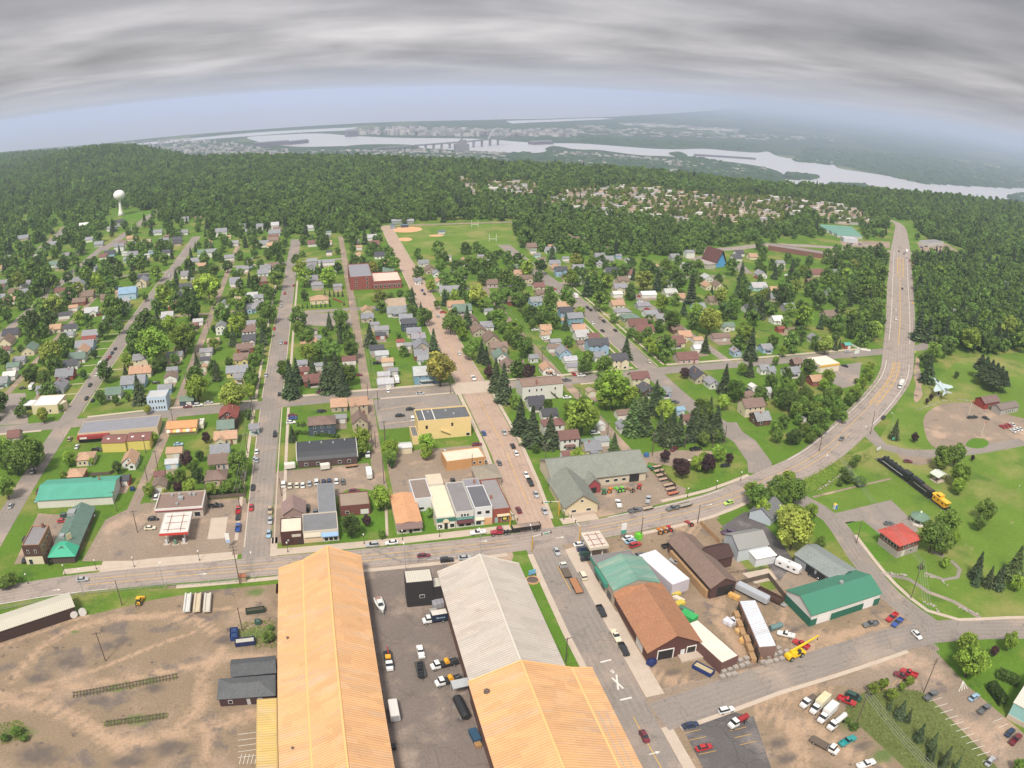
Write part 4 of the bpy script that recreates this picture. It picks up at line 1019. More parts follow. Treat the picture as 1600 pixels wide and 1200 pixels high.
b = MB(); b.box(0, 0, 0, 2.2, .25, 2.4); sg = b.build('roof_sign', 'paint', r_, (.62, .56, .36), (1.7, -10.2, 5.2)); sg.rotation_euler = (0, 0, .9)
tag(r_, 'green-roofed roadside restaurant with bright green front canopy left of the gas station lot', 'restaurant')
r_, w_, d_ = bq('brick_house', (43, 882), (70, 881), 13.5, 7.6, 'flat', wall=('brick', (.36, .20, .115)), roof=('membrane', (.24, .225, .235)), parapet=.6, wins=[('E', q, z, 1.0, 1.5) for q in (-4, -1.4, 2, 4.6) for z in (1.2, 4.8)] + [('S', -1.6, 4.8, .9, 1.4), ('S', 1.4, 4.8, .9, 1.4), ('S', -1.6, .2, 1.6, 2.2)])
b = MB(); b.box(0, -d_ / 2 - .1, 3.5, w_ + .1, .24, 4.6); b.build('front_cladding', 'siding', r_, (.10, .055, .045))
b = MB(); b.box(0, -d_ / 2 - .1, 0.1, w_ + .06, .22, 3.2); b.build('shopfront', 'paint', r_, (.66, .58, .44))
for o in (x for x in r_.children if x.name.startswith('window')):
    if abs(o.location.y + d_ / 2 + .01) < .02: o.location.y -= .24
b = MB(); b.box(w_ * .2, d_ * .42, 7.7, .9, .9, 1.8); b.build('chimney', 'brick', r_, (.2, .1, .08))
tag(r_, 'tan brick two-storey flat-roofed building with dark front near the left main road', 'building')
r_, w_, d_ = bq('store', (124, 692), (248, 681), 14, 4.4, 'flat', wall=('siding', (.64, .52, .36)), roof=('membrane', (.25, .25, .28)), parapet=.3)
b = MB(); b.box(-w_ * .3, -d_ / 2 - 1.1, 2.4, w_ * .4, 2.2, 1.5); b.build('front_fascia', 'siding', r_, (.33, .045, .05))
b = MB(); b.box(-w_ * .33, -d_ / 2 - .3, .0, w_ * .34, .5, 2.4); b.build('shopfront', 'glass', r_)
b = MB(); b.box(-w_ * .42, -d_ / 2 - 2.28, 2.7, 3.6, .12, .9); b.build('shop_sign', 'paint', r_, (.7, .66, .62))
tag(r_, 'long low store with grey flat roof and dark red front at the west avenue corner', 'store')
for (a, c, ro) in (((161, 707), (198, 706), .3), ((199, 704), (236, 702), .25)):
    r_, w_, d_ = bq('workshop', a, c, 9, 4.6, 'gx', rise=1.2, over=.2, wall=('siding', (.68, .56, .16)), roof=('seamroofx', (.23, .10, .085)))
    for u in (-.25, .2):
        b = MB(); b.box(u * w_, -1.8, 5.35, 1.2, 1.0, .3); b.build('skylight', 'white', r_)
    tag(r_, 'yellow workshop with maroon roof and skylights, ' + ('left one of the joined pair' if ro == .3 else 'right one of the joined pair'), 'workshop')
r_, w_, d_ = bq('food_stand', (262, 681), (308, 678), 8.5, 3.6, 'gx', rise=1.6, wall=('siding', (.66, .57, .38)), roof=('shingle', (.55, .29, .14)), chimney=(-2, .5, 2.2), wins=[])
for i in range(9):
    b = MB(); x = -w_ / 2 + w_ * (i + .5) / 9
    b.add([(x - w_ / 18, -d_ / 2, 3.2), (x + w_ / 18, -d_ / 2, 3.2), (x + w_ / 18, -d_ / 2 - 1.5, 2.3), (x - w_ / 18, -d_ / 2 - 1.5, 2.3), (x - w_ / 18, -d_ / 2 - 1.5, 2.0), (x + w_ / 18, -d_ / 2 - 1.5, 2.0)], [(3, 2, 1, 0), (3, 4, 5, 2)])
    b.build('awning_stripe', 'paint', r_, [(.68, .64, .56), (.6, .25, .15), (.66, .48, .15)][i % 3])
tag(r_, 'orange-roofed cream building with striped awnings on the cross street', 'store')
# bank, blue cube house, white apartments
r_, w_, d_ = bq('bank', (52, 648), (92, 646), 14, 4.6, 'flat', wall=('paint', (.62, .54, .36)), roof=('membrane', (.70, .68, .68)), wins=row('S', 3, 9, 1, 1.2, 1.6))
b = MB(); b.box(-w_ / 2 - 3.9, 1, 3.3, 7.8, 7, .5); b.build('drive_canopy', 'membrane', r_, (.66, .65, .66))
for s in (-1.5, 3.5):
    b = MB(); b.box(-w_ / 2 - 7, s, 0, .5, .5, 3.3); b.build('post', 'paint', r_, (.5, .42, .3))
tag(r_, 'cream bank with white flat roof and drive-through canopy at the left edge', 'bank')
tag(bq('annex', (92, 646), (107, 638), 12, 3.8, 'flat', wall=('paint', (.62, .54, .36)), roof=('membrane', (.66, .62, .55)))[0], 'low cream annex on the right side of the bank', 'annex')
r_, w_, d_ = bq('house', (232, 643), (262, 641), 9.5, 7.2, 'flat', wall=('siding', (.50, .62, .76)), roof=('membrane', (.46, .46, .47)), wins=[('S', q, z, .9, 1.6) for z in (1, 4.4) for q in (-3.6, -2.2, -.5, 1, 2.4, 3.8)], parapet=.3)
tag(r_, 'boxy pale blue two-storey house with grey flat roof on the cross street lawn', 'house')
r_, w_, d_ = bq('apartment_house', (816, 627), (879, 621), 11, 7.6, 'gx', rise=1.4, over=.2, wall=('siding', (.72, .70, .66)), roof=('shingle', (.25, .175, .14)), wins=[('S', q, z, .9, 1.5) for z in (1.2, 4.6) for q in (-7, -3.2, -.8, 6.4)], chimney=(-3.2, -4.8, 3.4))
b = MB(); b.add([(4, -5.6, 4.2), (8, -5.6, .4), (8, -6.6, .4), (4, -6.6, 4.2), (4, -5.6, 3.9), (8, -5.6, .1), (8, -6.6, .1), (4, -6.6, 3.9)], [(3, 2, 1, 0), (4, 5, 6, 7), (0, 1, 5, 4), (2, 3, 7, 6), (1, 2, 6, 5), (3, 0, 4, 7)])
b.build('outside_stair', 'oldwood', r_)
tag(r_, 'long white two-storey apartment house with brown roof and outside stair', 'apartment house')
# school
r_ = bw('school_building', 19.5, 577, 36.5, 622, 9.6, 'flat', wall=('brick', (.25, .075, .06)), roof=('membrane', (.25, .25, .275)), parapet=.8, wins=[('S', q, z, 1.6, 1.7) for q in (-4, 4.5) for z in (1, 4.3, 7.2)] + [('E', q, 7.2, 2.2, 1.4) for q in (-19,)])
tag(r_, 'dark red brick three-storey school wing with grey flat roof, left half', 'school')
r_ = bw('school_building', 36.7, 575, 58.4, 604, 5.6, 'flat', wall=('brick', (.25, .075, .06)), roof=('membrane', (.66, .52, .44)), parapet=.8, wins=row('S', 6, 21, 1.2, 1.9, 1.8))
b = MB(); b.box(0, -12.4, 3.7, 21.9, 4.6, .35); b.build('ledge_roof', 'membrane', r_, (.3, .27, .28))
tag(r_, 'red brick two-storey school wing with pale pink flat roof, right half', 'school')
# A-frame church
p0, p1 = G(1118, 418), G(1135, 417)
root = empty('church', ((p0.x + p1.x) / 2, (p0.y + p1.y) / 2, 0), math.atan2(p1.y - p0.y, p1.x - p0.x) + R(6))
b = MB(); hw, L_, H_ = 7.2, 17, 12.5
b.add([(-hw, 0, 0), (0, -1.4, H_), (0, L_, H_), (-hw, L_, 0), (hw, 0, 0), (hw, L_, 0), (-hw + .4, 0.1, 0), (0, -1.2, H_ - .5), (0, L_, H_ - .5), (-hw + .4, L_, 0), (hw - .4, 0.1, 0), (hw - .4, L_, 0)],
      [(0, 1, 2, 3), (1, 4, 5, 2), (0, 6, 7, 1), (1, 7, 10, 4), (6, 9, 8, 7), (7, 8, 11, 10), (3, 2, 8, 9), (2, 5, 11, 8)])
b.build('roof', 'shingle', root, (.125, .06, .055))
b = MB(); b.add([(-hw + .6, .5, 0), (hw - .6, .5, 0), (0, .5, H_ - .7), (-hw + .6, .8, 0), (hw - .6, .8, 0), (0, .8, H_ - .7)], [(0, 1, 2), (5, 4, 3), (0, 3, 4, 1), (1, 4, 5, 2), (2, 5, 3, 0)])
b.build('gable_wall', 'paint', root, (.10, .32, .62))
b = MB(); b.add([(-hw + .6, L_ - .9, 0), (hw - .6, L_ - .9, 0), (0, L_ - .9, H_ - .7)], [(2, 1, 0)]); b.build('gable_wall', 'paint', root, (.3, .2, .15))
b = MB(); b.box(-11.5, 6, 0, 8.4, 16, 3.2); b.build('side_hall', 'siding', root, (.5, .46, .4))
b = MB(); b.box(-11.5, 6, 3.2, 9, 16.6, .3); b.build('side_roof', 'membrane', root, (.36, .32, .3))
root.scale = (1.2, 1.2, 1.25)
tag(root, 'A-frame church with steep dark brown roof and blue triangular front', 'church'); FOOT.append((root.location.x, root.location.y + 6, 15))
# --- east side stores and yards
root = empty('implement_store', (101, 258, 0))
def sub(b, name, m, c=None, loc=None, par=root): return b.build(name, m, par, c, loc)
b = wall_mesh(39, 19, 4.4, 'gx', 4.6); sub(b, 'wall', 'siding', (.60, .53, .41), (0, 5, 0))
b = gable_roof(39, 19, 4.4, 4.6, .8, 'x'); sub(b, 'roof', 'shingle', (.225, .235, .205), (0, 5, 0))
b = wall_mesh(12.6, 21, 4.2, 'gy', 4.4); sub(b, 'wing_wall', 'siding', (.66, .56, .38), (-14.2, -13, 0))
b = gable_roof(12.6, 21.5, 4.2, 4.4, .8, 'y'); sub(b, 'wing_roof', 'shingle', (.215, .225, .195), (-14.2, -13, 0))
b = wall_mesh(5.4, 6, 3.6, 'gy', 2.6); sub(b, 'porch_wall', 'siding', (.33, .07, .08), (-4.5, -6.6, 0))
b = gable_roof(5.4, 6.6, 3.6, 2.6, .4, 'y'); sub(b, 'porch_roof', 'shingle', (.225, .235, .205), (-4.5, -6.3, 0))
for u in (-3, 2.8):
    o = place_opening(root, 'S', 0, 0, -14.2 + u, 1.1, 1.9, 1.2); o.location.y = -23.52
o = place_opening(root, 'S', 0, 0, -14.2, 5.2, 1.2, 1.0); o.location.y = -23.52
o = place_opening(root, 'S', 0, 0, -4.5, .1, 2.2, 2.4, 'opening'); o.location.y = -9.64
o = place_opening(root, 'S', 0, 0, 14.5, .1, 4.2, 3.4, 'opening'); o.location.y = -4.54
for u in (3, 6.5, 10): o = place_opening(root, 'S', 0, 0, u, 1.2, 1.8, 1.2); o.location.y = -4.54
b = MB(); b.box(-14.2, -24.0, 0, 10, 1.2, 1.3); sub(b, 'stone_base', 'concrete')
tag(root, 'farm implement store with large green-grey shingle roof and gabled front wing', 'store')
FOOT += [(92, 262, 12), (110, 263, 12), (87, 245, 10)]
c_ = (G(909, 832, 5) + G(933, 831, 5) + G(951, 855, 5) + G(924, 859, 5)) / 4
canopy('pump_canopy', c_.x, c_.y, 6.6, 9.6, 4.4, 0, (.60, .53, .42), 'beige pump canopy with rust ribs above four parked cars at the signal junction', (.58, .50, .44))
def roofquad(name, label, cat, px, h, mats, wallc, roofc, **k):   # low sheds given by the four eave corners seen in the photo: NW, NE, SE, SW
    P = [G(a, b, h) for a, b in px]
    c = sum(P, Vector()) / 4
    ax = ((P[1] - P[0]) + (P[2] - P[3])) / 2; ay = ((P[0] - P[3]) + (P[1] - P[2])) / 2
    r_ = building(name, c.x, c.y, ax.length, ay.length, h, k.pop('kind', 'flat'), rz=math.atan2(ax.y, ax.x), wall=(mats[0], wallc), roof=(mats[1], roofc), **k)
    tag(r_, label, cat)
    return r_, ax.length, ay.length
r_, w_, d_ = roofquad('auto_shop', 'auto shop with green metal gable roof beside the lower avenue', 'workshop', [(934, 882), (1004, 870), (1031, 911), (957, 923)], 5.4, ('siding', 'seamroof'), (.40, .34, .27), (.17, .34, .27), kind='gy', rise=2.6, over=.1)
for q in (-6, -1, 4.6): place_opening(r_, 'W', w_, d_, q, .3, 3.2, 2.6, 'garage_door', (.08, .08, .085))
b = MB(); b.box(-w_ / 2 - .5, 2, 3.4, 1.0, d_ - 5, 1.5); b.build('side_fascia', 'paint', r_, (.05, .24, .17))
r_, w_, d_ = roofquad('shop_front', 'low dark-roofed shop front with green fascia joined to the green-roofed auto shop', 'shop', [(921, 870), (984, 861), (995, 871), (933, 882)], 4.3, ('siding', 'membrane'), (.3, .28, .27), (.20, .185, .185))
sign(r_, 'W', w_, d_, 0, 3.2, d_, 1.2, (.05, .24, .17), 'fascia')
roofquad('storage_shed', 'long pale lavender shed with flat white roof right of the auto shop', 'shed', [(1005, 866), (1032, 857), (1070, 907), (1043, 916)], 4.4, ('siding', 'membrane'), (.56, .52, .58), (.78, .74, .72), parapet=.08)
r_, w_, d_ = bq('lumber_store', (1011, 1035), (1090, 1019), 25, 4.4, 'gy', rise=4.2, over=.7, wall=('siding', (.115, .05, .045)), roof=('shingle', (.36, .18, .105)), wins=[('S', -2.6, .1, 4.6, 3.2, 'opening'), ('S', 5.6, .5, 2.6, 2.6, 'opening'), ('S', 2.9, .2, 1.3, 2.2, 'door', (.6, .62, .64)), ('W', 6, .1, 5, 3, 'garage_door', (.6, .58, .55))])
b = MB(); a = w_ / 2 + .6; y0, y1 = d_ / 2, d_ / 2 + 6.6
b.add([(-a, y0, 4.25), (a, y0, 4.25), (a, y1, 4.0), (-a, y1, 4.0), (0, y0 - .3, 8.9)], [(2, 3, 4), (1, 2, 4), (3, 0, 4), (0, 1, 2, 3)[::-1]]); b.build('rear_roof', 'shingle', r_, (.42, .20, .11))
b = MB(); b.box(0, d_ / 2 + 3.1, 0, w_ - .3, 6.1, 3.9); b.build('rear_wall', 'siding', r_, (.115, .05, .045))
for (u, ww, hh) in ((-2.6, 4.6, 3.2), (5.6, 2.6, 2.6)):
    b = MB()
    for s in (-1, 1): b.box(u + s * (ww / 2 + .15), -d_ / 2 - .12, .1, .25, .2, hh + .3)
    b.box(u, -d_ / 2 - .12, hh + .35, ww + .5, .2, .25); b.build('door_frame', 'white', r_)
b = MB(); b.box(5.4, -d_ / 2 - 1.6, 0, 8, 3, .7); b.build('loading_dock', 'concrete', r_)
tag(r_, 'dark brown lumber store with large rust orange shingle roof beside the lower avenue', 'store')
roofquad('storage_shed', 'low cream-roofed shed attached right of the rust orange lumber store', 'shed', [(1074, 976), (1099, 966), (1145, 1028), (1118, 1040)], 4.0, ('siding', 'membrane'), (.17, .09, .08), (.70, .64, .54), parapet=.08)
P0 = G(1108, 936)
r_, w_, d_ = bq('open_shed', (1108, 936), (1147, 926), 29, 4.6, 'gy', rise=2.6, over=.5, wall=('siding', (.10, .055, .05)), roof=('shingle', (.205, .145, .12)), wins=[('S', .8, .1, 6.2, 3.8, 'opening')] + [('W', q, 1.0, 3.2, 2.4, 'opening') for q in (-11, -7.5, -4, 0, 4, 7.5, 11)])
b = wall_mesh(9, 8, 4.4, 'gx', 2.2); b.build('wing_wall', 'siding', r_, (.10, .055, .05), (w_ / 2 + 2.6, 3, 0))
b = gable_roof(9.4, 8, 4.4, 2.2, .4, 'x'); b.build('wing_roof', 'shingle', r_, (.075, .045, .042), (w_ / 2 + 2.4, 3, 0))
b = MB(); b.box(-w_ / 2 - .6, -1, .2, .9, 25, 2.6); b.build('timber_rack', 'wood', r_)
tag(r_, 'long brown-roofed open lumber shed with dark gable end and timber rack side', 'shed')
r_, w_, d_ = bq('metal_shop', (1151, 878), (1197, 869), 10.5, 5.0, 'gx', rise=2.6, over=.3, wall=('siding', (.52, .56, .60)), roof=('seamroofx', (.30, .295, .285)), chimney=(-4, -1.6, 1.6))
b = MB(); b.box(2.6, -d_ / 2 - 2.4, 0, 8, 4.8, 3.4); b.build('annex_wall', 'siding', r_, (.66, .67, .70))
b = MB(); b.box(2.6, -d_ / 2 - 2.5, 3.4, 8.5, 5.4, .2); b.build('annex_roof', 'membrane', r_, (.80, .78, .76))
b = MB(); b.box(-3.7, -2.9, 7.0, .8, 4, .06); 
tag(r_, 'pale blue-grey metal shop with grey roof and white lean-to annex', 'workshop')
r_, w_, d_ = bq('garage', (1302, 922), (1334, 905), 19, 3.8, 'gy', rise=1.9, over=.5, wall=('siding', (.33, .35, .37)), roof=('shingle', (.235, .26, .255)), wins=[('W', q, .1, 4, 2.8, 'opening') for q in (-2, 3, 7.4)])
tag(r_, 'grey shingled three-bay garage behind the green-roofed barn', 'garage')
r_, w_, d_ = bq('pole_barn', (1264, 979), (1371, 944), 14, 4.6, 'gx', rise=2.6, over=.4, wall=('siding', (.70, .69, .66)), roof=('seamroofx', (.06, .225, .145)), wins=[('S', -9.4, .1, 4.6, 3.6, 'garage_door', (.72, .71, .69)), ('S', 9.6, .1, 4.4, 3.4, 'garage_door', (.72, .71, .69)), ('S', 4, .9, 1.2, 1.2)])
for (u, L) in ((-13.4, 2.6), (-1, 10.5), (5.5, 4.2), (13.6, 2.6)):
    b = MB(); b.box(u, -d_ / 2 - .06, .0, L, .1, 2.6); b.build('green_panel', 'siding', r_, (.03, .15, .10))
b = MB(); b.box(-w_ / 2 - .06, 0, 0, .1, d_ + .1, 3.0); b.build('green_panel', 'siding', r_, (.03, .15, .10))
b = MB(); b.box(2, .2, 7.3, 1.1, 1.1, .9); b.build('roof_vent', 'steel', r_)
tag(r_, 'white and dark green pole barn under a bright green metal roof', 'barn')
r_, w_, d_ = roofquad('lumber_shed', 'long lumber shed with pale blue-white roof and stacked boards along its side', 'shed', [(1143, 940), (1169, 940), (1226, 1007), (1198, 1011)], 4.8, ('siding', 'seamroof'), (.22, .14, .11), (.68, .72, .80), parapet=.06)
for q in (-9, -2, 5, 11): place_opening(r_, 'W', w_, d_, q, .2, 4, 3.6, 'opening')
for k, q in enumerate((-11, -7.5, -4, .5, 4, 8)):
    b = MB(); b.box(-w_ / 2 - 1.1, q, .3, 1.6, 3, 1.3 + .5 * (k % 3)); b.build('board_stack', 'wood', r_)
r_, w_, d_ = bq('park_house', (1400, 872), (1432, 861), 10.5, 5.6, 'hip', rise=1.6, over=1.0, wall=('brick', (.17, .075, .05)), roof=('shingle', (.46, .095, .075)), wins=row('S', 3, 8, 3.6, 1.1, 1.3) + row('W', 5, 8.6, 3.5, 1.5, 1.5) + [('S', -2.6, .1, 1.6, 2.3, 'door', (.6, .56, .5)), ('S', 1.6, 1, 1.1, 1.2)])
b = MB(); b.box(0, 0, 0, w_ + .24, d_ + .24, 2.7); b.build('stone_base', 'rock', r_)
for o in r_.children:
    if o.name.startswith(('window', 'door')):
        if abs(o.location.y + d_ / 2) < .2: o.location.y -= .14
        elif abs(o.location.x + w_ / 2) < .2: o.location.x -= .14
tag(r_, 'two-storey brick park house with bright red hip roof and stone base', 'house')
r_, w_, d_ = bq('house', (1203, 822), (1222, 803), 9, 3.2, 'gx', wall=('siding', (.5, .56, .62)), roof=('shingle', (.17, .17, .175)), wins=row('S', 2, 5, 1, 1.2, 1.2))
tag(r_, 'grey-roofed pale blue house half hidden under the large trees by the park road', 'house')
# museum by the jet
r_, w_, d_ = bq('museum_building', (1537, 640), (1560, 636), 8, 3.8, 'gx', rise=2.2, wall=('siding', (.30, .055, .045)), roof=('shingle', (.19, .13, .12)), wins=[('S', -2, .1, 1.6, 2.2, 'door', (.1, .25, .18))])
tag(r_, 'barn red building with brown roof beside the gravel museum lot', 'building')
r_, w_, d_ = bq('museum_building', (1562, 649), (1590, 643), 7, 3.4, 'gx', rise=1.6, wall=('siding', (.4, .38, .36)), roof=('shingle', (.2, .165, .15)), wins=row('S', 4, 8, .8, 1, 1.5))
tag(r_, 'low grey building with brown roof right of the barn red museum building', 'building')
# storage greenhouse rows and commercial strip near the highway
for k in range(5):
    a, c = (1276 + 8 * k, 356.5 + 3.6 * k), (1333 + 3.5 * k, 360.5 + 3.2 * k)
    r_, w_, d_ = bq('storage_row', a, c, 9, 3.0, 'gx', rise=1.2, wall=('siding', (.5, .52, .5)), roof=('seamroofx', (.15, .31, .25)), over=.2)
    tag(r_, 'long storage row with teal roof by the highway, ' + ['farthest', 'second farthest', 'middle', 'second nearest', 'nearest'][k] + ' of the five', 'storage units')
r_, w_, d_ = bq('shopping_strip', (1200, 391), (1302, 407), 16, 4.6, 'flat', wall=('brick', (.2, .1, .08)), roof=('membrane', (.255, .22, .21)))
tag(r_, 'very long low brown shopping strip with grey roof beyond the church', 'shopping strip')
tag(bq('car_dealership', (1318, 378), (1340, 380), 12, 4.4, 'flat', wall=('paint', (.5, .52, .56)), roof=('membrane', (.45, .47, .52)))[0], 'blue-grey flat-roofed car dealership left of the highway junction', 'dealership')
tag(bq('car_dealership', (1450, 386), (1474, 384), 14, 4.6, 'flat', wall=('paint', (.5, .48, .46)), roof=('membrane', (.24, .235, .25)))[0], 'grey flat-roofed dealership right of the highway junction', 'dealership')
r_, w_, d_ = bq('gas_station', (1280, 583), (1310, 579), 13, 4.6, 'flat', wall=('paint', (.68, .6, .5)), roof=('membrane', (.76, .66, .54)), parapet=.3, wins=row('E', 3, 9, .5, 2.4, 2))
for side, L in (('S', w_), ('E', d_)): sign(r_, side, w_, d_, 0, 3.5, L + .4, 1.0, (.70, .40, .05), 'fascia')
tag(r_, 'white-roofed gas station with orange fascia left of the highway bend', 'gas station')
# right edge building, mint walls
r_, w_, d_ = bq('mint_hall', (1589, 1150), (1680, 1200), 20, 6.0, 'gx', rise=1.6, over=.2, wall=('siding', (.32, .58, .56)), roof=('seamroofx', (.62, .60, .54)))
b = MB(); b.box(0, -d_ / 2 - .1, 0, w_ + .1, .2, 1.6); b.build('stone_base', 'concrete', r_)
r_.location = (G(1625, 1130).x + 4.5, G(1625, 1130).y + 1.5, 0)
tag(r_, 'mint green metal hall with cream roof at the right edge by the parking lot', 'hall')
# ------------------------------------------------------------------ the houses of the town
WALLC = dict(w=((.72, .71, .68), 'white'), c=((.66, .58, .42), 'cream'), b=((.48, .40, .30), 'tan'), y=((.66, .56, .27), 'yellow'), l=((.36, .50, .66), 'light blue'), n=((.07, .09, .12), 'dark slate'),
             g=((.40, .41, .42), 'grey'), e=((.33, .40, .29), 'sage green'), r=((.28, .08, .06), 'red brick'), d=((.12, .07, .055), 'dark brown'), t=((.42, .60, .57), 'mint'), p=((.54, .42, .40), 'pinkish'), u=((.19, .34, .43), 'teal blue'))
ROOFC = dict(g=((.25, .25, .27), 'grey'), k=((.085, .085, .098), 'charcoal'), b=((.21, .15, .125), 'brown'), o=((.43, .275, .185), 'orange'), r=((.25, .085, .07), 'red'), n=((.16, .215, .18), 'dull green'), t=((.36, .28, .21), 'tan'),
             m=((.19, .10, .09), 'maroon'), w=((.70, .68, .66), 'white'), s=((.43, .43, .44), 'pale grey'), a=((.24, .36, .48), 'blue'), e=((.10, .36, .29), 'teal'))
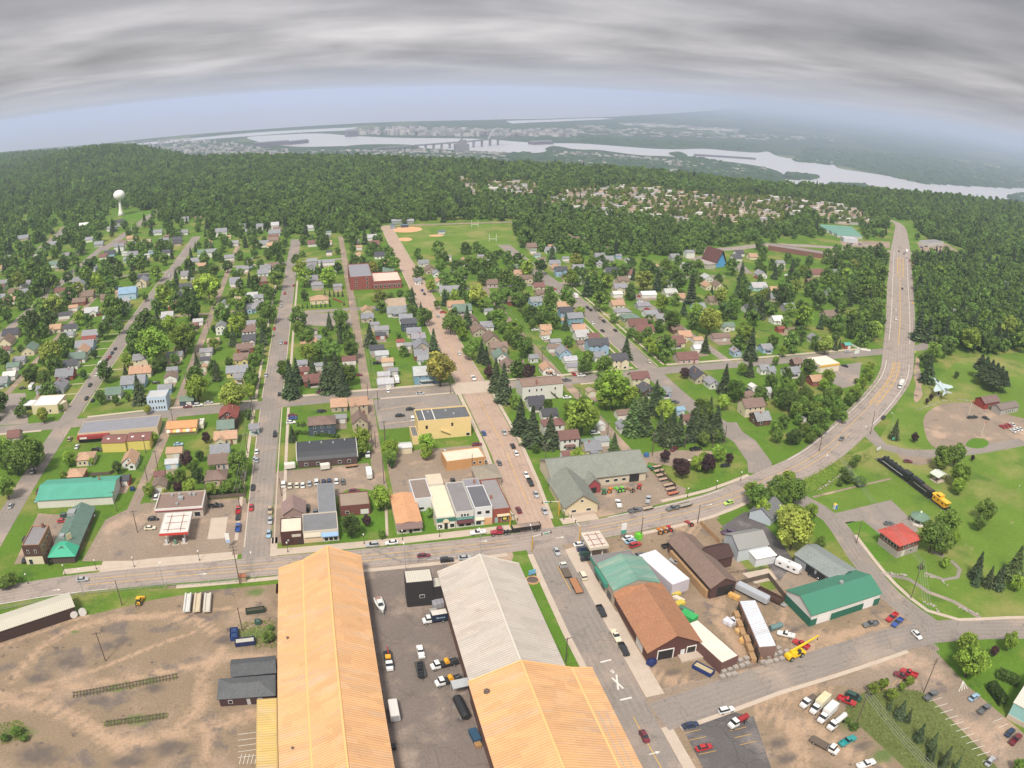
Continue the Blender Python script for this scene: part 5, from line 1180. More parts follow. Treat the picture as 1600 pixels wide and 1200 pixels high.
HOUSES = [  # x, y (middle of the house in a 4x enlargement of the photo), width there, wall + roof colour, flags: 2 two-storey, h hip, x/y ridge, g garage
((0, 400), """715,860,105,wnx 1035,830,95,uggx 840,790,165,lgx 885,725,150,cox 890,655,112,cg2x 1070,760,95,wbgy 1080,716,75,ggg 1130,585,75,btgx 1095,625,110,cggx
370,822,110,ggy 412,745,125,rgx 270,835,85,gggx 448,682,98,wkx 490,640,110,wnx 515,602,95,woy 535,567,125,lgx 560,530,95,wrx 572,495,110,pgx 430,495,82,wggx 445,452,85,wkx
65,748,92,wwgx 90,690,92,gngx 127,652,85,gggx 190,588,100,cny 42,590,62,wmx 45,540,100,cby 75,490,115,ckx 20,790,85,tgx 352,455,80,cox 408,372,82,wkgx 462,325,62,mogx 500,288,92,rbx
575,352,92,wsx 545,250,100,bbx 682,405,72,wsx 802,238,120,la2x 746,230,48,bogx 778,300,70,w2sy 893,165,70,cg2y 880,178,60,woy 1165,205,88,wk2x 1110,262,78,bky 1095,315,80,rox 1050,382,78,wsx 1240,412,66,wsgx
1212,437,60,dmgx 1382,452,70,wg2y 1400,312,68,wgy 1335,537,82,btgx 1292,600,85,gggx 1283,652,68,ekgx 1275,700,52,comgy 1485,722,142,ygx 1512,645,98,ybx 1532,577,108,rbx 1557,528,88,wkx 1558,478,88,w2bx 1572,432,75,wgx
1520,85,78,wsgx 1476,172,72,wggx 1172,903,96,nngx 150,182,108,wgx 62,282,88,wox 100,228,88,cbx 205,167,75,wmx 382,225,78,wmx 425,242,58,cbgx 25,172,62,wgx 15,262,52,lgx 510,190,58,wg2y 1580,330,80,lgx 1575,260,80,wsx
1500,762,70,ygx 1230,165,70,wgx 150,235,90,wgx 300,190,80,ckx 660,265,60,bbx"""),
((0, 300), """528,216,70,wwx 412,280,90,wgx 148,292,80,bgx 748,196,70,gk2x 700,232,60,wgx 828,292,72,cox 916,316,60,btx 748,348,66,wg2x 688,388,70,lkx 832,396,70,wgx 804,424,64,tgx 420,400,60,lgx 1156,172,52,wgx 1240,168,46,dbx 1148,256,60,wgx 988,256,60,wgx 1108,300,66,wkx 1028,304,60,wgx 1108,324,60,bkx 1384,256,76,wg2x 1468,324,52,wgx 1624,224,44,wg2x 1720,216,50,ws2x 1716,260,76,wgx 1712,288,64,rmx 1708,304,70,bbx 1700,336,66,cox 1520,220,46,wgx 1324,384,64,wg2x 1436,412,66,wgx 1264,464,50,rox 1516,484,76,wgx 1468,564,66,wgx 1560,250,50,wgx 1650,330,60,wgx 620,330,60,ggx 560,300,50,wgx 330,330,60,wgx 260,380,60,bgx 60,420,70,wgx"""),
((0, 640), """540,305,118,coh 480,410,118,roh 818,315,108,woy 772,440,95,rkgx 1095,265,108,cogx 1078,335,88,lsgx 1000,412,72,bmgx 1000,475,108,bbgy 1415,175,150,cox 1415,110,110,enx 1435,40,135,dr2y 1380,265,125,tgx 1370,325,130,pbx 1355,425,140,bbh 95,168,85,bmx 1590,120,30,tgx"""),
((400, 400), """385,182,82,ggg 510,192,58,gggx 395,275,122,coh 695,388,82,bgx 692,345,74,coy 865,308,140,btx 878,352,126,wgx 935,398,85,wgx 955,430,100,nk2x 985,482,92,cgx 1012,522,90,eg2x 1030,575,104,bg2y 1030,622,90,rgx 1042,650,70,wgx
740,432,62,gggx 785,462,92,gggx 778,497,72,rkgx 900,540,52,mrgx 948,562,44,gggx 755,583,96,gkgx 785,618,88,gsgx 820,662,78,wogx 855,722,68,gggx 797,748,82,wsgx 808,795,108,gsgx
1060,745,165,us2x 580,652,92,wmgx 362,778,132,rmx 392,690,66,wggx 290,678,64,wgx 302,720,90,rmgx 330,545,108,box 382,517,56,wggx 362,468,46,cbg 520,455,55,bgg 412,1055,180,nbh2 648,1045,108,bb2y 640,935,118,bo2x 520,935,105,box 528,1015,80,bggx
1212,220,140,wgx 1247,312,112,cox 1285,338,122,wnx 1335,402,96,bby 1472,175,75,pbx 1452,347,58,wggx 1392,470,105,bby 1440,442,86,wgx 1470,525,110,bby 1512,580,114,bb2x 1527,630,100,wny 1580,692,108,bby 1087,88,76,bby 1045,48,66,wgx 1130,112,58,wgy
350,35,70,gggx 60,82,70,wgx 20,265,58,wgx 440,42,110,wggx 22,305,60,lgx 110,70,66,wbx 45,110,70,wgx 345,70,60,ggy 1010,160,45,wgx"""),
((800, 400), """1218,140,68,wsy 1222,190,72,coy 1283,190,70,cby 1535,195,112,tsx 265,50,72,wgx 280,80,70,coy 305,100,80,lk2x 412,80,76,wgx 620,100,88,wkx 688,155,74,bbx 395,160,70,wgx 85,145,84,cbx 38,115,60,cox 20,78,52,wgx
165,195,70,cmx 192,238,100,bbx 145,285,78,lgx 672,208,90,cg2x 655,240,68,wwgx 545,50,60,wgx 848,242,104,wwgx 985,232,88,wsx 1040,265,80,cox 815,312,90,ggg 862,362,94,wggx 655,305,86,cox 688,352,104,wgh 735,388,118,enh 778,432,132,cmx 822,468,122,cmx
922,392,66,cgx 1025,460,86,dbgx 995,540,158,cmx 1072,502,88,cox 1157,527,68,wogx 1162,578,80,wwgx 1297,508,126,pbgx 1340,442,94,wnx 1397,602,64,lgy 1582,578,76,lgx 1087,640,146,pmx 207,460,72,wox 205,495,60,wogx 388,395,104,ug2x 333,358,88,lk2x 325,405,48,uogx
412,458,86,wox 432,502,92,wsx 507,515,72,cmx 437,548,72,bbgx 530,562,140,lk2x 268,540,72,ggg 258,575,78,wbgx 322,608,92,lgy 360,652,90,wsgx 377,692,84,wggx 217,708,88,woy 662,655,108,ck2x 540,630,72,wgx 40,672,64,bbgx 132,640,56,wgx
790,772,122,cm2x 840,840,100,dky 492,852,62,ctgy 145,925,112,wkx 228,992,104,wkx 252,1065,140,wmh2 345,1145,130,wm2x 692,988,96,wbgx 695,1070,80,wgy 550,1062,54,wwgy 1162,755,120,bky 1247,795,84,wgy 1495,945,152,cb2x 1465,875,66,cbx 1550,1020,108,ddx
1507,822,36,wwgy 1570,712,66,wgx 1045,965,56,lagx 1085,1020,50,pmx 470,1170,92,wngx 555,1155,96,wggx 1500,585,48,lgx 945,850,80,lgx 1585,850,60,wsx"""),
((1200, 400), """290,110,126,bmx 412,110,86,wgx 268,165,70,dbx 32,218,66,cox 405,232,96,gnx 385,372,112,bbx 50,402,76,wwx 75,458,56,rrgx 160,475,104,cbx 297,525,84,wgy 490,560,52,reg 140,725,108,wgx 175,672,66,dbx 292,778,92,rox 15,720,44,wgx 210,1008,48,ddgx
1425,315,86,wgx 1225,350,58,ctx 1150,352,50,wgx 1322,325,66,bgx 1397,458,70,wgx 1012,122,60,wgx 1542,208,100,gggx 1545,158,60,cox 1482,180,50,wgx 1130,118,40,ckx"""),
((800, 640), """495,245,110,ygx 345,285,80,mmgx"""),
]
NDRIVE = [0]
def adj(col, k=.09):
    j = random.uniform(1 - k, 1 + k)
    return tuple(min(.85, c * j * random.uniform(.97, 1.03)) for c in col)
def make_house(px, py, wpx, code, z4=True):
    code = code.replace('1', '')
    letters = [c for c in code if c.isalpha() or c.isdigit()]
    wl, rl = letters[0], letters[1] if letters[1] != '2' else letters[2]
    if wl not in WALLC: wl = 'w'
    if rl not in ROOFC: rl = 'g'
    fl = code[2:] if code[1] != '2' else '2' + code[3:]
    two, garage, hip = '2' in fl, 'g' in fl, 'h' in fl
    h = 5.3 if two else (2.6 if garage else 3.0)
    g = G(px, py, h * .62)
    s = ppm(g)
    w = min(max(wpx / 4 / s * .92, 4.2), 17)
    d = min(max(w * (.72 if w > 9 else .95), 4.6), 10.5) if not garage else min(max(w * .85, 4.5), 7.5)
    axis = 'y' if fl.endswith('y') else 'x'
    if axis == 'y': w, d = w * .92, max(d, w * 1.15 if not garage else w)
    kind = 'hip' if hip else 'g' + axis
    rise = (w if axis == 'y' else d) * (.24 if garage else random.uniform(.28, .4))
    if hip: rise = min(w, d) * .28
    wc, rc = adj(WALLC[wl][0]), adj(ROOFC[rl][0])
    near = s > 2.3
    wins = []
    if near:
        if garage: wins = [('S', 0 if axis == 'y' else w * .15, .1, min(2.6, w * .45), 2.1, 'garage_door', adj((.6, .6, .58)))]
        else:
            n = 2 if w < 8 else 3
            wins = row('S', n, w * .8, .9, 1.1, 1.3)
            if two: wins += row('S', n, w * .8, 3.6, 1.0, 1.3)
            wins[n - 1] = ('S', wins[n - 1][1], .1, 1.0, 2.1, 'door', adj(random.choice([(.5, .5, .5), (.2, .08, .06), (.12, .16, .2)])))
            wins += [('E', 0, .9, 1.1, 1.3), ('W', 0, .9, 1.1, 1.3)] if s > 2.8 else []
            if axis == 'y' and not hip: wins.append(('S', 0, h + rise * .12, .9, 1.0))
    elif s > 1.7:
        wins = row('S', 2, w * .75, .9, 1.1, 1.3) if not garage else []
    ch_ = None
    if not garage and s > 2.4 and random.random() < .45:
        ch_ = (random.uniform(-.25, .25) * w, random.uniform(-.1, .1) * d, rise + random.uniform(.4, 1.0))
    jit = random.uniform(-.03, .03)
    r = building('garage' if garage else 'house', g.x, g.y, w, d, h, kind, rz=jit, rise=rise, over=.3 if garage else .45, wall=('siding' if wl != 'r' else 'brick', wc), roof=('shingle' if rl not in 'we' else 'seamroofx', rc), wins=wins, chimney=ch_)
    if near and not garage and random.random() < .35 and not hip:           # a porch
        b = MB(); b.box(0, -d / 2 - 1.1, 0, w * .5, 2.2, .5); b.build('porch', 'paint', r, adj((.5, .48, .45)))
        b = MB(); b.box(0, -d / 2 - 1.1, 2.5, w * .54, 2.4, .15); b.build('porch_roof', 'shingle', r, rc)
    elif s > 1.8 and not garage and not hip and random.random() < .4:         # a cross-gabled front wing
        ww, wd2 = w * random.uniform(.38, .5), random.uniform(1.6, 2.6); u = random.choice((-1, 1)) * w * .22
        b = wall_mesh(ww, wd2, h * .96, 'gy', ww * .32); b.build('wing_wall', 'siding' if wl != 'r' else 'brick', r, wc, (u, -d / 2 - wd2 / 2 + .05, 0))
        b = gable_roof(ww, wd2 + (d * .5 if axis == 'x' else 0), h * .96, ww * .32, .3, 'y'); b.build('wing_roof', 'shingle', r, rc, (u, -d / 2 - wd2 / 2 + (d * .25 if axis == 'x' else 0), 0))
        place_opening(r, 'S', 0, 0, u, .9, min(1.6, ww * .5), 1.3).location.y = -d / 2 - wd2 + .03
    if garage and s > 1.5:
        NDRIVE[0] += 1
        sheet('driveway', [(g.x - w * .45, g.y - d / 2 - 6.5), (g.x + w * .45, g.y - d / 2 - 6.0), (g.x + w * .45, g.y - d / 2 + .5), (g.x - w * .45, g.y - d / 2 + .5)], 2.2 + (NDRIVE[0] % 9) * .3, 'gravel')
    kind_ = 'garage' if garage else ('two-storey house' if two else 'house')
    look = f"{WALLC[wl][1]} {kind_} with {ROOFC[rl][1]} {'hip ' if hip else ''}roof"
    later(r, look, 'garage' if garage else 'house', 'garages and sheds behind the houses' if garage else 'houses of the town', (g.x, g.y, h))
    return r
NH = 0
for (ox, oy), txt in HOUSES:
    for tk in txt.split():
        x, y, w, c = tk.split(',')
        make_house(ox + float(x) / 4, oy + float(y) / 4, float(w), c); NH += 1
def clear_of(x, y, r, roads=True, gap=0.0):
    for (a, b, q) in FOOT:
        if (a - x) ** 2 + (b - y) ** 2 < (q + r) ** 2: return False
    if roads:
        p = Vector((x, y))
        for (a, b, w) in ROADS:
            ab = b - a; L = ab.length_squared
            t = max(0, min(1, (p - a).dot(ab) / L)) if L else 0
            if (a + ab * t - p).length < w / 2 + r * .6 + gap: return False
    return True
# rows of houses farther back along the avenues, where the photo shows roofs between the crowns
CODES = "wgx wkx cgx woy cbx wmx lgx ggx bbx wsx cox wgy tgx rbx wnx bgx wgg2x".split()
far = []
for xa in (X1, X3, XA, XR, -243, 225):
    for sgn in (-1, 1):
        for off, gar in ((19, 0), (37, 1)):
            y = 560
            while y < 850:
                y += random.uniform(14, 20)
                far.append((xa + sgn * (off + random.uniform(-2, 2)), y, gar))
for k in range(40): far.append((random.uniform(-380, -250), random.uniform(480, 830), 0))
for k in range(110): far.append((random.uniform(85, 420), random.uniform(440, 680), 0))
random.shuffle(far)
nfar = 0
for (x, y, gar) in far:
    if nfar > 105: break
    px, py = PX((x, y, 2))
    if not (0 < px < 1390 and 335 < py < 520): continue
    if 600 < px < 815 and py < 400: continue
    if not clear_of(x, y, 7.5): continue
    c = random.choice(CODES)
    if gar: c = c[:2] + 'gx'
    make_house(px, py, (9.5 if not gar else 6) * ppm((x, y, 2)) * 4, c); nfar += 1
# the trailer park: long low homes, many alike
def mobile(name, x, y, L, rz, wc, rc):
    r = empty(name, (x, y, 0), rz)
    b = MB(); b.box(0, 0, .3, L, 4.4, 2.6); b.build('wall', 'paint', r, wc)
    b = gable_roof(L, 4.4, 2.9, .6, .15, 'x', .1); b.build('roof', 'membrane', r, rc)
    return r
protos = []
def in_poly(x, y, P):
    c = False
    for i in range(len(P)):
        a, b = P[i], P[i - 1]
        if (a[1] > y) != (b[1] > y) and x < (b[0] - a[0]) * (y - a[1]) / (b[1] - a[1]) + a[0]: c = not c
    return c
nm = 0
MCOL = [((.6, .59, .56), (.62, .6, .58), 'white'), ((.42, .42, .44), (.42, .42, .44), 'pale grey'), ((.5, .43, .36), (.38, .32, .28), 'tan'), ((.5, .49, .45), (.22, .21, .22), 'dark-roofed'), ((.45, .36, .3), (.46, .33, .25), 'peach-roofed')]
for pi, P in enumerate(TP):
    x0, x1 = min(p.x for p in P), max(p.x for p in P); y0, y1 = min(p.y for p in P), max(p.y for p in P)
    y = y0 + 6
    while y < y1:
        x = x0 + random.uniform(0, 10)
        while x < x1:
            if in_poly(x, y, P) and nm < 250 and random.random() < (.8 if pi else .5):
                wc, rc, nm_ = random.choice(MCOL)
                if not protos: protos.append(mobile('mobile_home', x, y, 15, .1, wc, rc)); o = protos[0]; kids = list(o.children)
                else: o, kids = copy_tree(protos[0], list(protos[0].children))
                for k_ in kids: k_.color = tuple(wc if k_.name.startswith('wall') else rc) + (1,)
                o.location = (x, y, 0); o.rotation_euler = (0, 0, .12 + random.uniform(-.05, .05)); o.scale = (random.uniform(.8, 1.15), 1, 1)
                later(o, nm_ + ' mobile home', 'mobile home', 'mobile homes of the trailer park', (x, y, 2)); nm += 1
                FOOT.append((x, y, 4))
            x += random.uniform(17, 24)
        y += random.uniform(15, 18)
# ------------------------------------------------------------------ trees
def leaf_cloud(name, clumps, per, size, squash, rs, m, tall=1.0):
    """Crown of unit height 1 (z 0..1) and unit radius .5: many small leaf faces gathered in clumps, with gaps between them."""
    r = np.random.default_rng(rs)
    V, tone = [], []
    for c in range(clumps):
        while True:
            p = r.uniform(-1, 1, 3)
            q = np.linalg.norm(p)
            if .25 < q < 1: break
        p = p / q * (q ** .45) * r.uniform(.8, 1.08)
        cen = np.array([p[0] * .40 * (1.0 - .22 * max(p[2], 0)), p[1] * .40 * (1.0 - .22 * max(p[2], 0)), .5 + p[2] * .40])
        rad = r.uniform(.10, .19)
        tn = r.uniform(.6, 1.42)
        d = r.normal(size=(per, 3)); d /= np.linalg.norm(d, axis=1)[:, None]
        o = cen + d * rad * (r.uniform(.35, 1.0, per) ** .5)[:, None] * np.array([1, 1, squash])
        nrm = d + r.normal(scale=.55, size=(per, 3)); nrm[:, 2] += .35
        nrm /= np.linalg.norm(nrm, axis=1)[:, None]
        t = np.cross(nrm, r.normal(size=(per, 3))); t /= np.linalg.norm(t, axis=1)[:, None]
        b = np.cross(nrm, t)
        s = (size * r.uniform(.6, 1.25, per))[:, None]
        V.append(np.stack([o - t * s - b * s * .6, o + t * s - b * s * .6, o + t * s * .7 + b * s * .7, o - t * s * .7 + b * s * .7], 1).reshape(-1, 3))
        tone.append(np.full(per * 4, tn))
    V = np.concatenate(V); tone = np.concatenate(tone)
    return quad_mesh(name, V, tone, m)
def quad_mesh(name, V, tone, m):
    n = len(V) // 4
    me = bpy.data.meshes.new(name)
    me.vertices.add(len(V)); me.vertices.foreach_set('co', V.astype(np.float32).ravel())
    me.loops.add(len(V)); me.loops.foreach_set('vertex_index', np.arange(len(V), dtype=np.int32))
    me.polygons.add(n); me.polygons.foreach_set('loop_start', np.arange(n, dtype=np.int32) * 4); me.polygons.foreach_set('loop_total', np.full(n, 4, dtype=np.int32))
    me.materials.append(MATS[m])
    a = me.attributes.new('clump', 'FLOAT', 'POINT'); a.data.foreach_set('value', tone.astype(np.float32))
    me.update(); me.validate()
    return me
def spruce_mesh(name, tiers, rs, spread=.5, lo=.06, leaf=.05):
    """Unit height 1: whorls of drooping branches, each a spray of needle faces."""
    r = np.random.default_rng(rs)
    V, tone = [], []
    for i in range(tiers):
        f = i / (tiers - 1)
        z = lo + (1 - lo) * f
        rad = spread * .5 * (1 - f) ** .85 * r.uniform(.82, 1.1) + .012
        nb = max(5, int(15 * (1 - f) + 4))
        for b in range(nb):
            a = 2 * math.pi * (b + r.uniform(-.4, .4)) / nb
            L = rad * r.uniform(.72, 1.12)
            tn = r.uniform(.55, 1.4)
            dx, dy = math.cos(a), math.sin(a)
            for k in range(4):
                u = (k + .6) / 4
                c = np.array([dx * L * u, dy * L * u, z - .12 * L * u - .05 * u * u + r.uniform(-.012, .012)])
                wd_, ln = leaf * (1.15 - .5 * u) * r.uniform(.8, 1.2), L * .2
                t = np.array([dx, dy, -.35]); s = np.array([-dy, dx, r.uniform(-.5, .5)])
                V += [c - t * ln - s * wd_, c - t * ln + s * wd_, c + t * ln + s * wd_ * .6, c + t * ln - s * wd_ * .6]
                tone += [tn] * 4
    return quad_mesh(name, np.array(V), np.array(tone), m='needle')
DEC = [leaf_cloud('crown', 46, 60, .034, .8, 11 + k, 'leaf') for k in range(5)]
DECF = [leaf_cloud('crown', 34, 26, .052, .8, 31 + k, 'leaf') for k in range(4)]
SPR = [spruce_mesh('crown', 26, 51 + k, .46 + .05 * k) for k in range(3)]
SPRF = [spruce_mesh('crown', 13, 61 + k, .5, leaf=.075) for k in range(2)]
def trunk_mesh(kind):
    b = MB()
    if kind == 'd':                                 # unit height 1: tapered trunk, forking limbs
        b.tube((0, 0, 0), (.01, 0, .40), .030, .020, 7)
        for a, l in ((.3, .34), (1.7, .3), (2.9, .36), (4.2, .3), (5.3, .33)):
            b.tube((.01, 0, .33), (.01 + math.cos(a) * l * .62, math.sin(a) * l * .62, .40 + l * .85), .016, .004, 5)
        b.tube((.01, 0, .38), (0, .01, .85), .018, .004, 5)
    else:
        b.tube((0, 0, 0), (0, 0, .97), .016, .002, 6)
    me = bpy.data.meshes.new('trunk'); me.from_pydata(b.v, [], b.f); me.materials.append(MATS['bark']); me.update()
    return me
TRK = {'d': trunk_mesh('d'), 's': trunk_mesh('s')}
LEAFC = dict(d=((.160, .262, .052), 'mid green'), l=((.255, .375, .058), 'bright green'), y=((.305, .365, .075), 'olive yellow'), k=((.100, .168, .044), 'dark green'), p=((.085, .048, .052), 'dark purple'), o=((.48, .45, .11), 'golden'), b=((.135, .22, .05), 'green'), s=((.072, .108, .050), 'dark'), q=((.095, .145, .054), 'green'))
NTREE = [0]
def make_tree(x, y, z, H, D, k, look, cat, group, nm):
    near = ppm((x, y, 0)) > 2.3
    con = k in 'sqP'
    r = empty(nm, (x, y, z), random.uniform(0, 6.28))
    t = bpy.data.objects.new('trunk', TRK['s' if con else 'd']); COL.objects.link(t); t.parent = r
    t.scale = (H * (1.0 if con else .9), H * (1.0 if con else .9), H * .92)
    if con:
        c = bpy.data.objects.new('crown', random.choice(SPR if near else SPRF)); c.scale = (H * D, H * D, H)
    else:
        c = bpy.data.objects.new('crown', random.choice(DEC if near else DECF)); c.scale = (D * 1.08, D * random.uniform(.95, 1.12), H * .86); c.location = (0, 0, H * .16)
    COL.objects.link(c); c.parent = r
    if k == 'P': c.scale = (H * D, H * D, H * .62); c.location = (0, 0, H * .40); c.data = random.choice(SPR)
    j = random.uniform(.9, 1.12)
    base = LEAFC.get(k, LEAFC['s'])[0]
    c.color = tuple(v * j * random.uniform(.94, 1.06) for v in base) + (1,)
    later(r, look, cat, group, (x, y, H * .5))
    NTREE[0] += 1
    return r
TREES = [  # x, y of the middle of the crown in a 4x enlargement, its width there (height for conifers s, q, P), colour
((0, 400), """60,110,80d 110,150,110y 265,130,150d 190,90,130d 330,160,100d 480,205,90y 530,110,100d 600,150,90l 690,165,110d 645,200,60y 740,100,70d 830,130,70k 980,100,90l 1100,140,140s 1240,170,85y 1300,190,170l 1480,265,150d 1550,40,70d
340,300,130y 115,285,60k 190,285,50d 250,320,110d 310,390,110k 190,400,130k 240,495,90d 700,320,155d 1020,240,140l 975,310,85k 905,400,140k 645,460,95d 740,435,80k 490,385,80l 1190,310,150d 1212,345,120s 1400,360,80s 1480,430,130l 1055,420,105l 945,545,220l 1140,505,170l
320,600,165y 175,740,85d 275,755,100d 790,640,85l 780,705,70s 520,735,52k 625,875,80k 860,830,190s 720,895,60d 800,880,42d 965,680,80d 1020,665,60k 1090,640,70d 1335,545,75y 1228,660,130s 1430,660,60d 1580,640,75d 1575,770,100d 1230,815,155l 1455,870,190y 1560,840,85l
905,250,50d 1000,430,70d 590,610,50k 25,640,90k 130,580,50d 920,955,50y 265,985,90y 380,945,40d 1550,985,60k 1500,380,80l 1335,450,40k 40,360,90d 420,130,70k 380,290,60d 560,60,90k 700,40,80k 880,60,70d 1180,60,90d 1340,90,80d 1420,60,70k 1330,290,60d 570,150,80k 1260,90,60k 90,60,80k 230,40,90k 400,50,90k 1050,180,60d 660,600,0d"""),
((0, 640), """190,275,200d 95,305,160d 25,235,130d 35,480,130d 35,330,120d 115,240,110d 235,255,100l 430,300,90l 400,415,62l 730,355,70k 590,440,52k 965,170,55l 1285,170,62p 1165,305,95p 1245,285,60k 1205,350,72d 1110,480,72p 1185,480,100l 1120,410,90d 1235,405,92k 1330,375,62d 1490,325,150d 1495,410,70k 1320,490,80l 1430,475,92d 1490,462,82d 925,495,80l 1030,525,60y 60,1060,120b 20,1090,90b 1060,420,60d 1395,490,60d 570,320,40y 298,945,40p"""),
((400, 400), """90,240,100d 130,140,110d 40,330,90d 80,350,112d 30,420,80d 20,640,62d 35,570,52d 300,130,105l 270,70,95l 455,120,120l 510,70,62k 735,60,72y 800,50,90d 860,45,95d 770,260,112y 840,260,62d 898,235,52d 975,255,140s 1030,340,112s 1052,372,105d 1110,530,165s
300,240,62k 525,380,112d 265,450,90d 312,500,102d 525,495,105s 710,490,150s 470,590,130d 320,600,120l 390,580,122d 590,575,112d 210,765,250s 250,720,180s 350,690,130s 440,735,240s 500,720,260s 540,785,180s 570,730,130d 328,790,70s 175,700,110d 1150,690,205o 1060,680,60d
222,1110,105s 1215,420,112d 1270,420,102d 1290,480,80l 1330,590,92d 1360,545,80d 1410,590,150s 1440,620,120s 1460,720,80p 1500,740,220s 1550,790,260s 1530,560,60d 1180,255,112s 1240,240,70l 1385,240,132y 1500,270,112d 1560,240,92d 1270,130,132d 1180,140,102d 1010,100,82d 1090,180,72y 1420,140,72k 1560,130,122d 1520,380,122d 1540,440,72d 1420,300,82d 1580,500,82d
430,232,45s 460,232,45s 487,232,45s 513,232,45s 540,232,45s 290,312,35s 320,310,35s 348,308,35s 376,306,35s 405,304,35s 432,302,35s 462,300,35s 550,292,35s 1590,860,100s 140,90,80k 1150,60,90d 1330,40,80d 1440,60,80d 1250,60,80k 890,490,40d 430,470,50d 600,360,0d 660,30,60k 250,20,70d 1130,300,50d 250,1100,40b 285,1050,34q 262,1045,34q 300,1045,34q"""),
((400, 640), """655,165,130l 655,240,90l 840,235,118l 840,290,90d 1065,200,120l 1065,260,90l 845,330,55k 775,540,150l 590,720,140k 690,690,65p 785,775,55d 1085,640,55d 225,145,90s 800,590,60d 700,240,60d"""),
((800, 400), """30,180,120d 150,145,110s 100,70,102l 30,260,92d 340,240,105d 370,290,72d 365,130,102l 410,150,62d 470,180,150s 440,110,82k 505,130,102l 550,270,122d 600,150,82l 825,150,122y 690,95,90k 745,190,42d 760,110,85s 955,155,72l 1035,150,130k 1125,200,205s 1075,320,112s 940,290,102l 1000,390,122d 1240,395,160y 1150,340,102l 1330,330,92k 1310,240,102y 1415,190,140s 1250,210,62s 1490,320,140s 1560,320,150s 1400,300,82d 1580,240,82l
270,405,82d 130,420,62d 85,560,122d 20,450,112l 180,380,82k 240,270,92d 90,340,72d 430,340,62l 715,575,150s 480,620,72d 452,680,102d 580,680,130d 108,715,92p 795,500,72d 860,540,92l 880,580,72l 915,625,32k 1210,545,120s 1460,470,125l 1500,545,220s 1080,725,62p 635,815,240l 720,860,150l 590,890,120l 1335,765,190s 1440,700,72l 1490,690,130s 1400,830,135d 1320,905,92l 1190,960,150d 960,960,135l 900,880,220s 440,990,230l 370,960,120l
760,1000,230q 830,990,250q 800,940,200q 55,1000,230s 130,1060,260s 240,1090,220s 20,900,92d 225,925,72d 980,1090,200s 1050,1080,200s 1120,1060,200s 1200,1050,220s 1280,1040,220s 930,1060,200s 1010,1040,180s 1550,850,82k 640,1160,120q 1240,960,170s 1160,1000,160s 60,300,80k 180,60,90k 40,20,90k 500,40,90d 880,90,90k 1160,60,90d 1440,90,130s 1380,60,100d 960,60,90d 1100,70,80k 740,40,80k 1060,1130,70d 1200,1140,80d 1280,1120,70d 860,1100,60b 640,60,60d 560,20,60k 400,20,90y 1230,250,50l"""),
((800, 640), """410,285,102l 960,285,72p 1070,360,112p 1035,335,70p 1160,330,92l 1230,330,112p 1190,340,80p 1290,270,92l 1360,300,62p 1540,540,150d 1500,500,110l 1570,610,110l 150,240,55d 1200,300,80l 130,165,70d"""),
((1200, 400), """45,90,112s 85,185,72d 215,85,62l 175,185,82y 290,175,72k 380,150,92d 500,110,72l 540,50,62y 620,130,142d 700,100,122d 700,220,122d 620,230,122d 140,330,82d 230,370,142l 90,240,122k 320,270,112k 430,340,102s 525,370,92d 600,480,130s 650,460,112d 680,450,92l 160,500,92d 30,530,82d 95,590,62l 360,545,112y 425,550,82s 450,550,62s 50,650,52l 260,690,105d 380,750,95l 20,780,92d 140,900,122k 210,920,112d 310,900,82d 310,1020,135d 440,940,92d 560,870,62d 640,740,62l 150,1130,82k 230,1080,82d 370,980,72d 560,240,90k 460,200,80d 660,320,110d 600,380,100d 560,430,70d
1075,100,82l 1000,150,82s 950,430,200s 1010,450,180s 1120,440,150s 1190,500,105d 1270,510,145l 1010,700,185s 1040,590,112d 985,640,90k 1360,390,102l 1510,440,142y 1590,530,112d 1330,690,150P 1362,705,150P 1395,725,150P 1425,745,150P 1455,765,150P 1480,790,140P 1345,740,140P 1410,780,140P 800,1080,130s 920,1130,52p 1020,880,34p 995,905,30p 1180,740,36k 60,850,80d 110,800,80d 260,870,70d 400,900,70d 470,1000,70d 270,1130,70d 190,1020,60d 330,1100,50d 520,900,60d 590,790,60l 620,700,50l 560,820,50l 60,1120,80d 180,960,100d 250,960,110d 300,960,110l 360,930,90d 420,980,75d 350,1060,90d 290,1090,90d 420,900,80d 500,880,62d 530,850,60l 600,760,50l 640,690,60l 180,1120,90k 60,1070,90d 100,1030,80d 440,850,70d 380,860,90d 230,850,90d 150,830,80d 350,800,70l 470,940,60b 560,780,50b"""),
((1200, 640), """60,480,140d 130,440,120l 170,500,160d 30,530,120d 170,730,260y 130,660,160y 270,630,92l 330,830,82d 1100,290,145d 1180,270,135d 1210,400,145l 1200,470,100l 1040,780,190d 1130,700,170d 1110,830,130d 1170,790,90l 1370,620,135d 1330,700,92d 1320,970,170s 1310,1050,102s 1390,1040,130s 1455,1040,150s 1560,950,205q 1560,1080,92l 1115,950,62l 500,420,100b 580,445,90b 450,460,50b 560,300,60b 530,335,60b 480,375,60b 1280,300,30p 110,560,90d 960,980,46b"""),
((1200, 900), """1250,420,150l 1280,520,210l 1340,540,120l 1520,400,110l 770,800,75s 840,830,112s 885,870,82s 960,975,112s 1040,1030,112s 1035,1100,100s 1125,1120,122s 1100,1170,90s 1190,1170,92s 660,700,82l 725,670,72l 780,735,82l 890,655,62l 840,690,50l 1570,1180,80d 540,940,72b 500,900,50b 1420,465,60p"""),
((0, 900), """100,970,80b 150,1010,60b 30,1010,60b"""),
((400, 900), """70,380,90b 90,320,50b 1500,360,0d"""),
]
